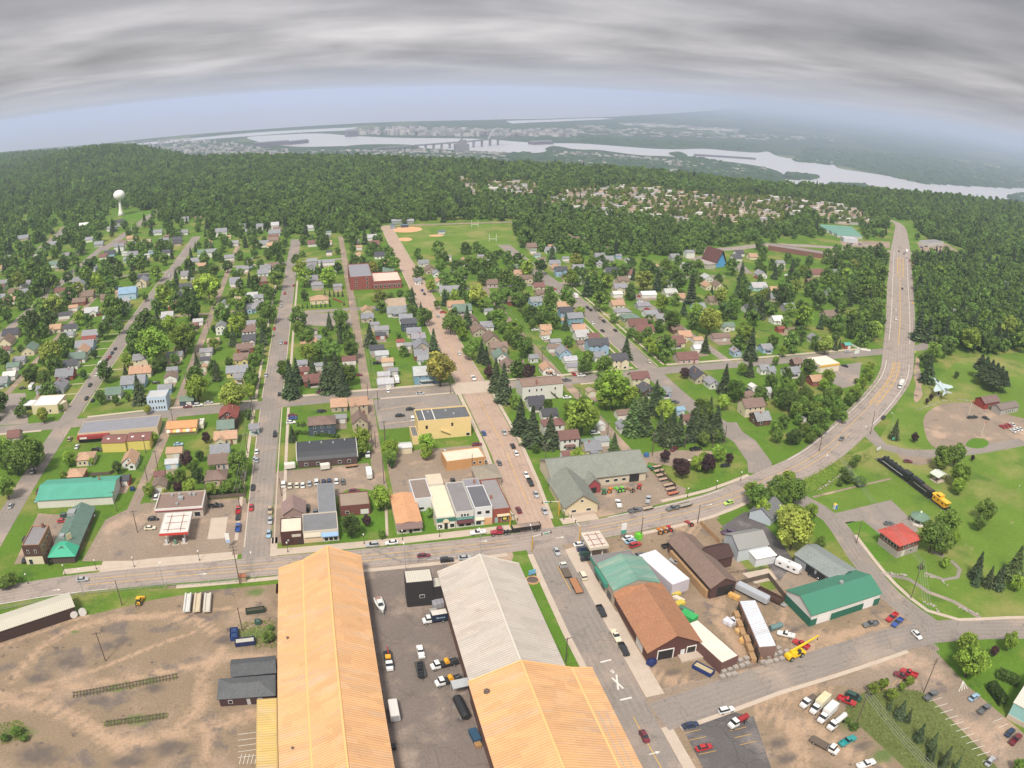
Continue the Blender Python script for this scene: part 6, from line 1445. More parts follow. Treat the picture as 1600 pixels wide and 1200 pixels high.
def tree_from_px(px, py, d4, k):
    if d4 <= 0: return
    con = k in 'sqP'
    g = G(px, py, 4.0)
    for _ in range(3):
        s = ppm(g)
        if con:
            dep = math.atan2(CAM_H, math.hypot(g.x, g.y))
            H = min(d4 / 4 / s / math.cos(dep) * .95, 24)
            zc = H * .5
        else:
            D = d4 / 4 / s * (.98 if k != 'b' else 1.0)
            H = D * (1.12 if k != 'b' else .75) + (1.0 if k != 'b' else 0)
            zc = H * .57
        g = G(px, py, zc)
    if con: D = random.uniform(.9, 1.12) * (1.15 if k == 'q' else (.8 if H < 6 else 1.0)) * (1.35 if k == 'P' else 1)
    col = LEAFC.get(k, LEAFC['s'])[1]
    if k in 'sq': look, cat, gr, nm = ('small clipped spruce' if H < 5 else ('tall dark spruce' if H > 13 else 'dark green spruce')), 'spruce', 'spruces among the houses and lawns', 'spruce_tree'
    elif k == 'P': look, cat, gr, nm = 'tall pine with bare trunk', 'pine', 'pines in a clump on the golf course', 'pine_tree'
    elif k == 'b': look, cat, gr, nm = 'low green shrub', 'shrub', 'shrubs on the verges', 'shrub'
    else:
        sz = 'small' if D < 6 else ('large' if D > 11.5 else 'medium')
        look, cat, gr, nm = f'{sz} {col} broadleaf tree', 'tree', 'broadleaf trees of the town', 'broadleaf_tree'
    make_tree(g.x, g.y, 0, H, D, k, look, cat, gr, nm)
    FOOT.append((g.x, g.y, 1.6 if con else D * .33))
for (ox, oy), txt in TREES:
    for tk in txt.split():
        a, b, c = tk.split(',')
        tree_from_px(ox + float(a) / 4, oy + float(b) / 4, float(c[:-1]), c[-1])
N_EXPL = NTREE[0]
# smaller and farther trees between the houses: a mass nobody could count, and the far woods
def in_px(x, y, z=4):
    px, py = PX((x, y, z)); return px, py
OPEN = [GL((608, 352), (800, 345), (815, 390), (650, 402), (622, 396)), GL((1340, 690), (1440, 560), (1500, 548), (1700, 540), (1700, 1000), (1480, 980), (1320, 860), (1270, 790)),
        [(-260, 0), (-24, 0), (-24, 214), (-118, 210), (-260, 140)], [(-135, 226), (-36, 226), (-36, 275), (-88, 300), (-135, 300)], [(-25, 226), (62, 226), (62, 362), (-25, 362)], [(60, 20), (178, 20), (178, 232), (76, 232)], GL((1190, 735), (1350, 640), (1392, 560), (1330, 555), (1310, 612), (1240, 690), (1170, 720)),
        GL((150, 655), (230, 645), (225, 620), (175, 615)), GL((168, 328), (216, 328), (216, 352), (168, 357)), GL((180, 350), (235, 326), (242, 338), (205, 350)), GL((1395, 345), (1402, 560), (1424, 560), (1430, 345)), GL((1420, 376), (1480, 378), (1520, 400), (1420, 400)), GL((1190, 380), (1395, 374), (1395, 396), (1190, 398)), GL((1270, 352), (1345, 352), (1350, 376), (1290, 376)), GL((1395, 340), (1400, 372), (1460, 372), (1420, 350)), [(80, 226), (185, 226), (185, 280), (80, 280)], GL((1085, 396), (1120, 384), (1180, 404), (1182, 440), (1090, 442)), GL((455, 486), (556, 486), (556, 512), (455, 512)), GL((458, 440), (590, 440), (640, 455), (640, 478), (458, 485))]
TOWN = GL((-120, 430), (60, 392), (150, 372), (182, 336), (236, 330), (262, 345), (330, 348), (410, 364), (458, 366), (530, 366), (604, 354), (610, 348), (800, 342), (818, 398), (866, 396), (960, 402), (1080, 400), (1110, 392), (1200, 372), (1395, 356), (1420, 350), (1450, 372), (1520, 398), (1570, 400), (1760, 430), (1900, 1300), (-900, 1300))
TPARK = [p for p in TP]
def any_poly(x, y, L): return any(in_poly(x, y, p) for p in L)
class Grid:
    def __init__(s, c): s.c, s.d = c, {}
    def ok(s, x, y, r):
        i, j = int(x // s.c), int(y // s.c)
        for a in (-1, 0, 1):
            for b in (-1, 0, 1):
                for (u, v, q) in s.d.get((i + a, j + b), ()):
                    if (u - x) ** 2 + (v - y) ** 2 < (r + q) ** 2: return False
        s.d.setdefault((i, j), []).append((x, y, r)); return True
WOODS = GL((1424, 400), (1500, 404), (1600, 428), (1700, 440), (1720, 530), (1600, 545), (1545, 556), (1500, 545), (1470, 560), (1452, 590), (1440, 575), (1436, 550), (1428, 480))
pts = {'d': [], 's': []}
town_extra = []
gr = Grid(14)
# in the town
for _ in range(7000):
    px, py = random.uniform(-10, 1610), 335 + 330 * random.random() ** 1.6
    g = G(px, py)
    x, y = g.x, g.y
    if not in_poly(x, y, TOWN) or any_poly(x, y, OPEN): continue
    wood = px > 1425 and 400 < py < 560 or 1290 < px < 1392 and 395 < py < 520 or px < 70 and py < 470
    if py > 560 and random.random() < .75: continue
    if not wood and py < 560 and random.random() < (.5 if 780 < px < 1300 else .3): continue
    if in_poly(x, y, WOODS): continue
    r = random.uniform(2.8, 5.6) * (1.1 if wood else 1)
    if not clear_of(x, y, r * (.75 if wood else .95), gap=.8 if not wood else .3): continue
    if not gr.ok(x, y, r * (.62 if wood else 1.08)): continue
    k = 's' if random.random() < .10 else ('k' if random.random() < .25 else random.choice('ddddllly'))
    town_extra.append((x, y, r, k))
# along the highway: wooded edges
forest = []
FH = {}
for (a, b, q) in FOOT: FH.setdefault((int(a // 30), int(b // 30)), []).append((a, b, q))
def free(x, y, r):
    i, j = int(x // 30), int(y // 30)
    return not any((a - x) ** 2 + (b - y) ** 2 < (q + r) ** 2 for u in (-1, 0, 1) for v in (-1, 0, 1) for (a, b, q) in FH.get((i + u, j + v), ()))
gf = Grid(16)
for ring in range(2):
    pass
n_try = 60000
az0, az1 = R(-40), R(64)
for _ in range(n_try):
    az = random.uniform(az0, az1)
    rc = crest(math.degrees(az)) + 120
    r0 = 430
    r = math.sqrt(random.uniform(r0 * r0, rc * rc))
    x, y = r * math.sin(az), r * math.cos(az)
    if in_poly(x, y, TOWN) or any_poly(x, y, OPEN[:1] + OPEN[8:14]): continue
    tp = any_poly(x, y, TPARK)
    if tp and (random.random() < .66 or not clear_of(x, y, 2.5)): continue
    if not tp and any(any_poly(x * (1 + q / r), y * (1 + q / r), TPARK) for q in (14, 34, 58)) and random.random() < .72: continue
    rad = random.uniform(3.2, 6.4) * (.55 if tp else 1)
    if r < 1150 and not tp and not (free(x, y, rad * .9) and free(x * (1 + 9 / r), y * (1 + 9 / r), rad * .5)): continue
    if not gf.ok(x, y, rad * (.62 if r < 1100 else .7)): continue
    p = Vector((x, y)); skip = False
    for (a, b, w) in ROADS:
        ab = b - a; L = ab.length_squared
        t = max(0, min(1, (p - a).dot(ab) / L)) if L else 0
        if (a + ab * t - p).length < w / 2 + 4: skip = True; break
    if skip: continue
    forest.append((x, y, rad, ('s' if random.random() < (.05 if not tp else .12) else 'd') if not tp or random.random() < .2 else 'j'))
for _ in range(14000):                              # the wood right of the highway
    x = random.uniform(380, 760); y = random.uniform(300, 640)
    if not in_poly(x, y, WOODS): continue
    rad = random.uniform(3.2, 6.0)
    if not clear_of(x, y, 3.0, gap=2.0) or not gf.ok(x, y, rad * .62): continue
    forest.append((x, y, rad, 's' if random.random() < .16 else 'd'))
# the largest of the town's extra trees still stand as single trees; the rest join the mass
order = sorted(town_extra, key=lambda q: -q[2] * ppm((q[0], q[1], 0)))
nd = sum(1 for o in LATE if o[2] == 'tree'); ns = sum(1 for o in LATE if o[2] == 'spruce')
rest = []
for (x, y, r, k) in order:
    if k == 's' and ns < 230:
        H = r * 3.4
        make_tree(x, y, 0, H, random.uniform(.85, 1.05), 's', 'tall dark spruce' if H > 13 else 'dark green spruce', 'spruce', 'spruces among the houses and lawns', 'spruce_tree'); ns += 1
    elif k != 's' and nd < 300:
        D = 2 * r
        make_tree(x, y, 0, D * 1.15 + 1, D, k, f"{'small' if D < 6 else ('large' if D > 11.5 else 'medium')} {LEAFC[k][1]} broadleaf tree", 'tree', 'broadleaf trees of the town', 'broadleaf_tree'); nd += 1
    else: rest.append((x, y, r, k))
print('TREES', N_EXPL, 'town extra', len(town_extra), 'rest', len(rest), 'forest', len(forest))
def mass(name, items, crown_objs, col):
    """One object of many trees: a point per tree, each carrying a copy of a crown (geometry nodes)."""
    me = bpy.data.meshes.new(name)
    me.from_pydata([(q[0], q[1], ground_z(q[0], q[1])) for q in items], [], [])
    for q, ty in (('sc', 'FLOAT_VECTOR'), ('rt', 'FLOAT_VECTOR'), ('ix', 'INT')): me.attributes.new(q, ty, 'POINT')
    S, T, I = [], [], []
    nd_ = len(crown_objs['d'])
    for (x, y, r, k) in items:
        if k == 's':
            H = r * 3.2 * random.uniform(.85, 1.15); S += [H * .95, H * .95, H]; I.append(nd_ + random.randrange(len(crown_objs['s'])))
        else:
            H = r * 2.5 * random.uniform(.85, 1.2); S += [r * 2.3, r * 2.3, H]; I.append(random.randrange(nd_))
        T += [random.uniform(-.06, .06), random.uniform(-.06, .06), random.uniform(0, 6.28)]
    me.attributes['sc'].data.foreach_set('vector', S); me.attributes['rt'].data.foreach_set('vector', T); me.attributes['ix'].data.foreach_set('value', I)
    o = bpy.data.objects.new(name, me); COL.objects.link(o); o['kind'] = 'stuff'
    ng = bpy.data.node_groups.new(name, 'GeometryNodeTree')
    ng.interface.new_socket('Geometry', in_out='INPUT', socket_type='NodeSocketGeometry'); ng.interface.new_socket('Geometry', in_out='OUTPUT', socket_type='NodeSocketGeometry')
    N, L = ng.nodes, ng.links
    gi, go = N.new('NodeGroupInput'), N.new('NodeGroupOutput')
    ins = N.new('GeometryNodeInstanceOnPoints'); ins.inputs['Pick Instance'].default_value = True
    g2i = N.new('GeometryNodeGeometryToInstance')
    for c in reversed(crown_objs['d'] + crown_objs['s']):
        oi = N.new('GeometryNodeObjectInfo'); oi.inputs['Object'].default_value = c; oi.inputs['As Instance'].default_value = True; oi.transform_space = 'ORIGINAL'
        L.new(oi.outputs['Geometry'], g2i.inputs[0])
    def at(nm, ty):
        a = N.new('GeometryNodeInputNamedAttribute'); a.data_type = ty; a.inputs['Name'].default_value = nm
        return a.outputs['Attribute']
    L.new(gi.outputs[0], ins.inputs['Points']); L.new(g2i.outputs[0], ins.inputs['Instance'])
    L.new(at('ix', 'INT'), ins.inputs['Instance Index']); L.new(at('rt', 'FLOAT_VECTOR'), ins.inputs['Rotation']); L.new(at('sc', 'FLOAT_VECTOR'), ins.inputs['Scale'])
    L.new(ins.outputs[0], go.inputs[0])
    md = o.modifiers.new('trees', 'NODES'); md.node_group = ng
    o.color = col + (1,)
    return o
src_d = [o for o in bpy.data.objects if o.name.startswith('crown') and o.data in DECF]
src_s = [o for o in bpy.data.objects if o.name.startswith('crown') and o.data in SPRF]
if not src_d: src_d = [o for o in bpy.data.objects if o.name.startswith('crown') and o.data in DEC][:4]
if not src_s: src_s = [o for o in bpy.data.objects if o.name.startswith('crown') and o.data in SPR][:2]
dark = sorted(src_d, key=lambda o: o.color[1])
src_d = [dark[int(len(dark) * f)] for f in (.02, .12, .25, .35, .45, .55, .65, .82)]
every = forest + rest
mass('young_trees', [q for q in every if q[3] == 'j'], {'d': src_d, 's': []}, (.20, .275, .055))
mass('woods', [q for q in every if q[3] not in 'sj'], {'d': src_d, 's': []}, (.142, .24, .054))
mass('spruce_woods', [q for q in every if q[3] == 's'], {'d': [], 's': src_s[:4]}, (.06, .094, .044))
# ------------------------------------------------------------------ vehicles (forward = local +X)
VC = dict(k=((.018, .018, .02), 'black'), n=((.02, .035, .09), 'navy'), s=((.40, .41, .43), 'silver'), g=((.13, .135, .14), 'dark grey'), w=((.74, .74, .73), 'white'), r=((.42, .02, .025), 'red'), m=((.16, .018, .03), 'maroon'), b=((.03, .08, .30), 'blue'),
          l=((.30, .45, .58), 'light blue'), t=((.42, .33, .22), 'tan'), c=((.68, .62, .48), 'cream'), f=((.02, .07, .05), 'dark green'), y=((.42, .62, .12), 'lime green'), e=((.02, .28, .28), 'teal'), p=((.12, .07, .13), 'purple'))
def wheel_mesh(r, w):
    b = MB(); b.tube((0, -w / 2, 0), (0, w / 2, 0), r, r, 12, 0); b.tube((0, -w / 2 - .01, 0), (0, w / 2 + .01, 0), r * .58, r * .58, 10, 1)
    return b
def hull(secs):                                     # x, half width, z bottom, z shoulder, z top, top half width
    rings = []
    for x, hw, z0, zs, zt, tw in secs:
        rings.append([(x, -hw * .9, z0), (x, hw * .9, z0), (x, hw, z0 + .18), (x, hw, zs), (x, tw, zt), (x, -tw, zt), (x, -hw, zs), (x, -hw, z0 + .18)])
    b = MB(); b.loft(rings); return b
def vehicle(kind):
    r = empty({'c': 'car', 'u': 'suv', 'v': 'van', 'p': 'pickup_truck'}[kind], (0, 0, 0))
    if kind == 'c':
        b = hull([(-2.28, .72, .32, .62, .82, .62), (-2.1, .84, .24, .72, .94, .74), (-1.5, .88, .22, .78, .96, .78), (.75, .88, .22, .78, .96, .78), (1.75, .86, .22, .70, .84, .72), (2.15, .78, .26, .6, .72, .62), (2.28, .66, .34, .55, .62, .52)])
        b.frus(-1.15, .35, -.62, .62, 1.40, -1.05, .25, -.58, .58, 1.45)
        g_ = MB(); g_.frus(-1.85, 1.0, -.78, .78, .93, -1.15, .35, -.64, .64, 1.40); L, wx, wr = 4.5, (1.38, -1.36), .33
    elif kind == 'u':
        b = hull([(-2.3, .8, .38, .75, 1.0, .72), (-2.2, .9, .3, .85, 1.05, .8), (.8, .92, .28, .86, 1.07, .82), (1.9, .9, .28, .82, .98, .78), (2.3, .8, .36, .7, .84, .66)])
        b.frus(-1.95, .2, -.68, .68, 1.70, -1.85, .1, -.62, .62, 1.76)
        g_ = MB(); g_.frus(-2.22, .95, -.82, .82, 1.04, -1.98, .22, -.70, .70, 1.70); L, wx, wr = 4.6, (1.42, -1.4), .38
    elif kind == 'v':
        b = hull([(-2.5, .86, .34, .9, 1.2, .84), (-2.4, .95, .28, .95, 1.25, .9), (1.2, .95, .28, .95, 1.25, .9), (2.1, .9, .28, .85, 1.02, .76), (2.45, .76, .36, .7, .82, .6)])
        b.frus(-2.3, .6, -.80, .80, 1.82, -2.2, .5, -.74, .74, 1.9)
        g_ = MB(); g_.frus(-2.42, 1.5, -.90, .90, 1.22, -2.32, .62, -.81, .81, 1.83); L, wx, wr = 4.9, (1.5, -1.5), .36
    else:
        b = hull([(-.75, .95, .42, .95, 1.1, .9), (.95, .95, .42, .95, 1.12, .88), (2.3, .93, .42, .9, 1.05, .82), (2.72, .84, .48, .8, .92, .7)])
        b.frus(-.5, .3, -.72, .72, 1.74, -.45, .25, -.66, .66, 1.80)
        b.box(-1.85, 0, .5, 2.2, 1.84, .2)
        for s in (-1, 1): b.box(-1.85, s * .9, .7, 2.2, .1, .45)
        b.box(-2.92, 0, .55, .1, 1.9, .58)
        g_ = MB(); g_.frus(-.72, 1.0, -.86, .86, 1.08, -.52, .32, -.74, .74, 1.74); L, wx, wr = 5.6, (1.85, -1.75), .42
    b.build('body', 'carpaint', r)
    g_.build('windows', 'glass', r)
    wm_ = None
    for x in wx:
        for s in (-1, 1):
            if wm_ is None: o = wheel_mesh(wr, .24).build('wheel', ['tyre', 'steel'], r); wm_ = o.data
            else: o = bpy.data.objects.new('wheel', wm_); COL.objects.link(o); o.parent = r
            o.location = (x, s * .80, wr)
    return r
VP = {}
VGROUP = {'c': 'cars on the streets and lots', 'u': 'sport utility cars on the streets and lots', 'v': 'vans on the streets and lots', 'p': 'pickup trucks on the streets and lots'}
VNAME = {'c': 'car', 'u': 'suv', 'v': 'van', 'p': 'pickup truck'}
DIRS = {'n': 90, 's': -90, 'e': 0, 'w': 180}
def heading(g, d):
    if d in DIRS: return R(DIRS[d])
    if d in 'fF':                                   # along the main road, east-going F, west-going f
        p = g.to_2d(); k = min(range(1, len(MAIN) - 1), key=lambda i: (Vector(MAIN[i]) - p).length)
        t = Vector(MAIN[k + 1]) - Vector(MAIN[k - 1]); a = math.atan2(t.y, t.x)
        return a if d == 'F' else a + math.pi
    return R(float(d))
def put_vehicle(px, py, kind, col, d, z=0.045):
    g = G(px, py, .7)
    if kind not in VP:
        VP[kind] = vehicle(kind); o, kids = VP[kind], list(VP[kind].children)
    else: o, kids = copy_tree(VP[kind], list(VP[kind].children))
    o.location = (g.x, g.y, z); o.rotation_euler = (0, 0, heading(g, d))
    for k in kids:
        if k.name.startswith('body'): k.color = VC[col][0] + (1,)
    later(o, f'{VC[col][1]} {VNAME[kind]}', VNAME[kind], VGROUP[kind], (g.x, g.y, 1))
    FOOT.append((g.x, g.y, 1.5))
    return o
CARS = [   # x, y in a 4x enlargement, kind + colour + heading (n s e w, F/f along the main road, or degrees)
((0, 400), """720,578,ckn 700,605,cns 685,628,crn 670,645,ckn 605,740,cwn 562,805,cks 540,888,cks 580,900,ckn 815,535,ckn 940,270,cws 1060,120,cwn 437,1142,utn 265,865,cre 140,825,cke 1172,940,cme 1240,930,uwe 1305,915,cse 975,790,cke 605,240,cwe"""),
((0, 640), """482,230,cwn 610,250,pke 1115,215,cle 205,380,cwn 240,510,cms 235,560,cln 68,598,csn 410,662,ufe 390,693,cre 455,650,cbn 158,805,ckn 155,935,ckn 515,1060,csF 938,738,cce 958,680,cke 978,545,uwn 1350,600,pke 1490,625,prn 1487,668,ckn 1488,735,pbn 1570,610,crs 1580,485,cks 1592,305,csn 560,662,cwe"""),
((400, 400), """180,232,crs 158,308,css 114,452,crs 155,540,css 185,540,crn 62,742,css 146,860,ckn 235,182,crn 118,1113,uks 762,668,pke 640,742,cme 410,852,ume 825,840,cwn 410,968,cke 228,995,cme 230,1012,cbe 218,1038,cwe 900,995,cke 965,955,cke 978,1015,vwn 1028,858,cse 1038,212,cbn 1052,235,ckn 1138,377,csn 1270,607,cwn 1360,763,pws 1423,1105,cbn 1552,1102,css 1170,350,cre 765,335,cbe"""),
((400, 640), """172,465,vwn 212,472,ccn 256,470,ccn 292,470,cwn 334,460,csn 378,450,uwn 422,450,cnn 458,448,unn 502,445,cwn 543,447,cgn 320,612,ukn 372,645,pgn 88,630,uts 88,692,css 80,775,cls 725,845,usf 848,830,cwf 1048,912,cmF 1193,940,ukF 1305,925,csF 1385,768,pwf 1232,450,pkn 1272,485,cln 1305,460,crn 1362,458,cwn 1520,330,cgn 1180,262,csn 1380,215,cme 613,507,cme 4,260,cwn 4,312,csn"""),
((800, 640), """88,405,cws 115,455,pks 150,528,css 203,632,css 42,625,cmn 5,225,ckn 25,270,cwn 665,585,pw80 852,560,ps60 772,628,pg8 1005,617,pgf 1355,580,cyf 1015,245,cm30 1150,245,pke 1080,323,cle 1040,328,ct10 1115,325,cce 1335,348,cke 725,800,cw15 742,820,cl15 770,845,ur15 800,905,cg15 985,848,pk5 425,840,cwe 445,870,cne 460,900,cfe 468,930,cke 280,885,css 440,1035,vcn 1030,955,ps-60 1355,765,pp-2 520,145,uwe 335,335,cwe 265,350,cke"""),
((800, 900), """560,220,pks 650,375,pcs 700,460,pks 828,1000,cms 1115,930,cne 1340,838,uwe 1200,1070,cre"""),
((1200, 900), """930,365,cws 640,300,pg175 775,258,pr200 808,290,pb200 205,425,pr120 110,365,pw140 840,625,pm125 880,605,pr125 495,780,pr-55 535,755,vf-55 500,1030,pe10 615,1175,pwe 1020,745,pg12 1290,755,cl10 1355,830,pg12 1515,975,cn15 1550,1020,pm15 1390,1155,cs20"""),
((1200, 640), """460,180,cgf 722,48,ckf 875,322,cm-25 758,710,cg-20 290,1035,ck-60 1265,47,cke 1292,45,cke 1362,52,ck-60 1465,105,crn 1485,102,crn 1505,95,crn 1525,92,cwn 1530,130,cwn 1550,122,cwn 1572,118,cwn 30,910,pk-60"""),
((1200, 400), """815,110,cwF 840,203,ckF 800,335,cwf 800,392,cwf 500,597,cse 480,685,ck120"""),
((1200, 150), """820,850,cwf 820,945,csf 818,970,ckf 850,985,ckF 868,1010,csF 885,1030,crF 520,925,cbe 545,930,cwe 575,925,cbe 610,935,cwe 640,1005,cwe 655,1007,cwe 680,935,cre 540,955,cre 580,955,cke 960,945,cbe 990,940,cke 1020,935,cse 1050,938,cwe 1080,942,cke 1110,940,cte"""),
((800, 400), """470,320,ckn 490,335,ckn 550,385,ctn 572,405,ckn 502,418,cwn 565,465,ckn 645,462,ckn 855,657,ccn 340,775,pge 345,882,cwe 1018,912,ue1 1468,835,cke 1490,845,ckn 145,460,cwe 270,745,cwe 800,285,cwe 845,330,cre 800,250,cre 210,517,cwe 262,205,cre 880,350,cse 385,735,crn 435,745,cwe 1525,130,cre 1540,138,cme"""),
]
for (ox, oy), txt in CARS:
    for tk in txt.split():
        a, b, c = tk.split(',')
        if c[0] == 'u' and c[1] == 'e': c = 'uge'
        put_vehicle(ox + float(a) / 4, oy + float(b) / 4, c[0], c[1], c[2:])
def wheels(root, xs, hw, r, w=.3):
    me = None
    for x in xs:
        for s in (-1, 1):
            if me is None: o = wheel_mesh(r, w).build('wheel', ['tyre', 'steel'], root); me = o.data
            else: o = bpy.data.objects.new('wheel', me); COL.objects.link(o); o.parent = root
            o.location = (x, s * hw, r)
def truck(name, px, py, d, cabcol, load, label, cat='truck', L=7.5):
    g = G(px, py, 1.2)
    r = empty(name, (g.x, g.y, .05), heading(g, d))
    b = hull([(L / 2 - 2.7, 1.05, .6, 1.5, 1.7, 1.0), (L / 2 - 1.1, 1.05, .6, 1.3, 1.6, .98), (L / 2 - .1, .95, .6, 1.2, 1.45, .8)])
    b.frus(L / 2 - 2.6, L / 2 - 1.3, -.95, .95, 2.45, L / 2 - 2.5, L / 2 - 1.4, -.85, .85, 2.55); b.build('cab', 'carpaint', r, cabcol)
    b = MB(); b.frus(L / 2 - 2.68, L / 2 - 1.0, -1.0, 1.0, 1.68, L / 2 - 2.6, L / 2 - 1.4, -.93, .93, 2.45); b.build('windows', 'glass', r)
    b = MB(); b.box(-1.2, 0, .55, L - 2.6, .9, .35); b.build('chassis', 'tyre', r)
    wheels(r, (L / 2 - 1.0, -L / 2 + 1.4), .92, .48)
    x0, x1 = -L / 2, L / 2 - 2.85
    mid, ln = (x0 + x1) / 2, x1 - x0
    if load[0] == 'box':
        b = MB(); b.box(mid, 0, .95, ln, 2.4, 2.5); b.build('cargo_box', 'paint', r, load[1])
        b = MB(); b.box(mid, 0, 3.46, ln - .1, 2.3, .06); b.build('box_roof', 'membrane', r, load[2])
        if len(load) > 3: sign_ = MB(); sign_.box(mid, -1.24, 1.3, ln * .94, .05, 1.8); q = sign_.build('side_panel', 'paint', r, load[3])
    elif load[0] == 'tank':
        b = MB(); b.tube((x0 + .2, 0, 1.65), (x1 - .1, 0, 1.65), .8, .8, 14); b.build('tank', 'paint', r, load[1])
    elif load[0] == 'flat':
        b = MB(); b.box(mid, 0, .95, ln, 2.4, .25); b.build('flatbed', 'oldwood', r)
        b = MB(); b.box(x1 - .1, 0, 1.2, .12, 2.3, 1.0); b.build('headboard', 'steel', r)
    else:                                           # utility truck with a yellow reel or boom
        b = MB(); b.box(mid, 0, .95, ln, 2.3, .5); b.build('flatbed', 'sootshade', r)
        b = MB(); b.tube((mid + .6, -.75, 1.9), (mid + .6, .75, 1.9), .72, .72, 14); b.build('reel', 'paint', r, (.75, .36, .03))
        b = MB(); b.tube((x0 + 1.6, .3, 1.6), (x0 - .8, .2, 2.4), .22, .16, 8); b.build('boom', 'paint', r, load[1])
    tag(r, label, cat)
    FOOT.append((g.x, g.y, 3))
    return r, (mid, ln)
W_ = VC['w'][0]
r_, (m_, l_) = truck('box_truck', 679, 967, '184', W_, ('box', (.02, .03, .06), (.6, .56, .5)), 'white-cab box truck with dark blue lettered box in the warehouse yard')
lettering('Service', r_, 2.6, 1.0, (m_ - .2, 1.22, 2.2), (.45, .65, .8)).rotation_euler = (math.pi / 2, 0, math.pi)
truck('utility_truck', 607, 1032, 's', W_, ('util', (.3, .03, .03)), 'white utility truck with red boom along the long orange warehouse', L=8)
truck('utility_truck', 694, 1037, '190', W_, ('util', (.05, .05, .05)), 'white utility truck with orange reel, nearer the grey warehouse wall in the yard', L=8)
truck('utility_truck', 700, 1063, '190', W_, ('util', (.1, .1, .1)), 'white utility truck with orange reel parked beside the small loading canopy', L=7.5)
truck('box_truck', 1264, 1095, '200', W_, ('flat', 0), 'white flatbed truck, farthest of the four trucks in the dirt lot', L=6.5)
truck('box_truck', 1280, 1102, '205', W_, ('box', (.7, .66, .52), (.62, .56, .36)), 'white box truck with cream roof in the dirt lot row', L=7.5)
truck('box_truck', 1292, 1116, '205', W_, ('box', (.72, .71, .7), (.68, .67, .65)), 'white box truck with white roof in the dirt lot row', L=7.5)
truck('tank_truck', 1308, 1128, '200', W_, ('tank', (.66, .66, .66)), 'white tank truck nearest the rough grass in the dirt lot row', L=7.5)
truck('flatbed_truck', 1289, 1164, '-62', W_, ('flat', 0), 'white-cab truck with long dark flatbed alone in the dirt lot', L=8.5)
truck('service_truck', 1154, 1127, '195', W_, ('tank', (.30, .03, .03)), 'white truck with dark red service body on the dark lot edge', L=6.4)
truck('delivery_truck', 1408, 602, 'f', W_, ('box', (.72, .70, .66), (.7, .68, .64)), 'white delivery box truck driving on the highway bend', L=9)
truck('delivery_truck', 1417, 393, 'F', W_, ('box', (.74, .73, .72), (.74, .73, .72)), 'white box truck waiting at the far highway junction', L=9)
truck('tow_truck', 574, 708, 's', W_, ('util', (.45, .04, .04)), 'white truck with raised red crane beside the black barrel-roofed hall', L=6.5)
r_, _ = truck('tow_truck', 883, 890, 'n', (.62, .62, .56), ('flat', 0), 'white-cab truck hauling a dark flatbed on the lower avenue', L=8)
def trailer(name, px, py, d, L, W, h0, kind, col, label, group=None, cat='trailer'):
    g = G(px, py, h0)
    r = empty(name, (g.x, g.y, .05), heading(g, d))
    if kind == 'flat':
        b = MB(); b.box(0, 0, h0, L, W, .18); b.build('deck', 'board', r, col)
        b = MB()
        for s in (-1, 1): b.box(0, s * (W / 2 + .04), h0 + .02, L, .07, .35)
        b.build('side_rail', 'sootshade', r)
        b = MB(); b.tube((L / 2, 0, h0), (L / 2 + 1.2, 0, h0 - .1), .08, .06, 6); b.build('drawbar', 'sootshade', r)
    elif kind == 'box':
        b = hull([(-L / 2, W / 2, h0, h0 + 1.9, h0 + 2.2, W / 2 - .1), (L / 2 - .2, W / 2, h0, h0 + 1.9, h0 + 2.2, W / 2 - .1), (L / 2 + .2, W / 2 - .3, h0, h0 + 1.8, h0 + 2.0, W / 2 - .4)]); b.build('cargo_box', 'paint', r, col)
        b = MB(); b.box(-L / 2 - .03, 0, h0 + .15, .05, W * .84, 1.8); b.build('rear_door', 'steel', r)
        b = MB(); b.tube((L / 2, 0, h0 + .1), (L / 2 + 1.2, 0, h0), .08, .06, 6); b.build('drawbar', 'sootshade', r)
    elif kind == 'camper':
        b = hull([(-L / 2, W / 2 - .05, h0, h0 + 2.1, h0 + 2.5, W / 2 - .2), (-L / 2 + .3, W / 2, h0 - .1, h0 + 2.2, h0 + 2.6, W / 2 - .1), (L / 2 - .9, W / 2, h0 - .1, h0 + 2.2, h0 + 2.6, W / 2 - .1), (L / 2, W / 2 - .15, h0 + .3, h0 + 1.7, h0 + 2.0, W / 2 - .3)]); b.build('body', 'carpaint', r, col)
        for s in (-1, 1):
            for x in (-L * .3, L * .05, L * .3): b = MB(); b.box(x, s * (W / 2 + .01), h0 + 1.1, 1.0, .04, .6); b.build('window', 'glass', r)
        b = MB(); b.box(0, 0, h0 + 2.6, .8, .7, .25); b.build('roof_unit', 'steel', r)
        b = MB(); b.tube((L / 2, 0, h0 + .1), (L / 2 + 1.1, 0, h0), .08, .06, 6); b.build('drawbar', 'sootshade', r)
    wheels(r, (-.5, .5) if L > 4.5 else (0,), W / 2 - .12, .36, .24)
    if group: later(r, label, cat, group, (g.x, g.y, 1))
    else: tag(r, label, cat)
    FOOT.append((g.x, g.y, L * .4))
    return r
trailer('flat_trailer', 900, 915, 'n', 8, 2.4, .9, 'flat', (.42, .2, .1), 'rusty flat trailer towed behind the white-cab truck on the lower avenue')
trailer('box_trailer', 616, 1114, 'n', 6.4, 2.5, .7, 'box', (.62, .60, .57), 'white enclosed trailer parked against the long orange warehouse')
trailer('equipment_trailer', 657, 1046, 's', 6.5, 2.3, .8, 'flat', (.08, .08, .08), 'equipment trailer full of machinery behind the white car in the yard')
o = put_vehicle(657, 1018, 'p', 'w', 'n')
trailer('box_trailer', 577, 742, 's', 6.4, 2.4, .7, 'box', (.66, .66, .66), 'white enclosed trailer standing alone in the gravel alley yard')
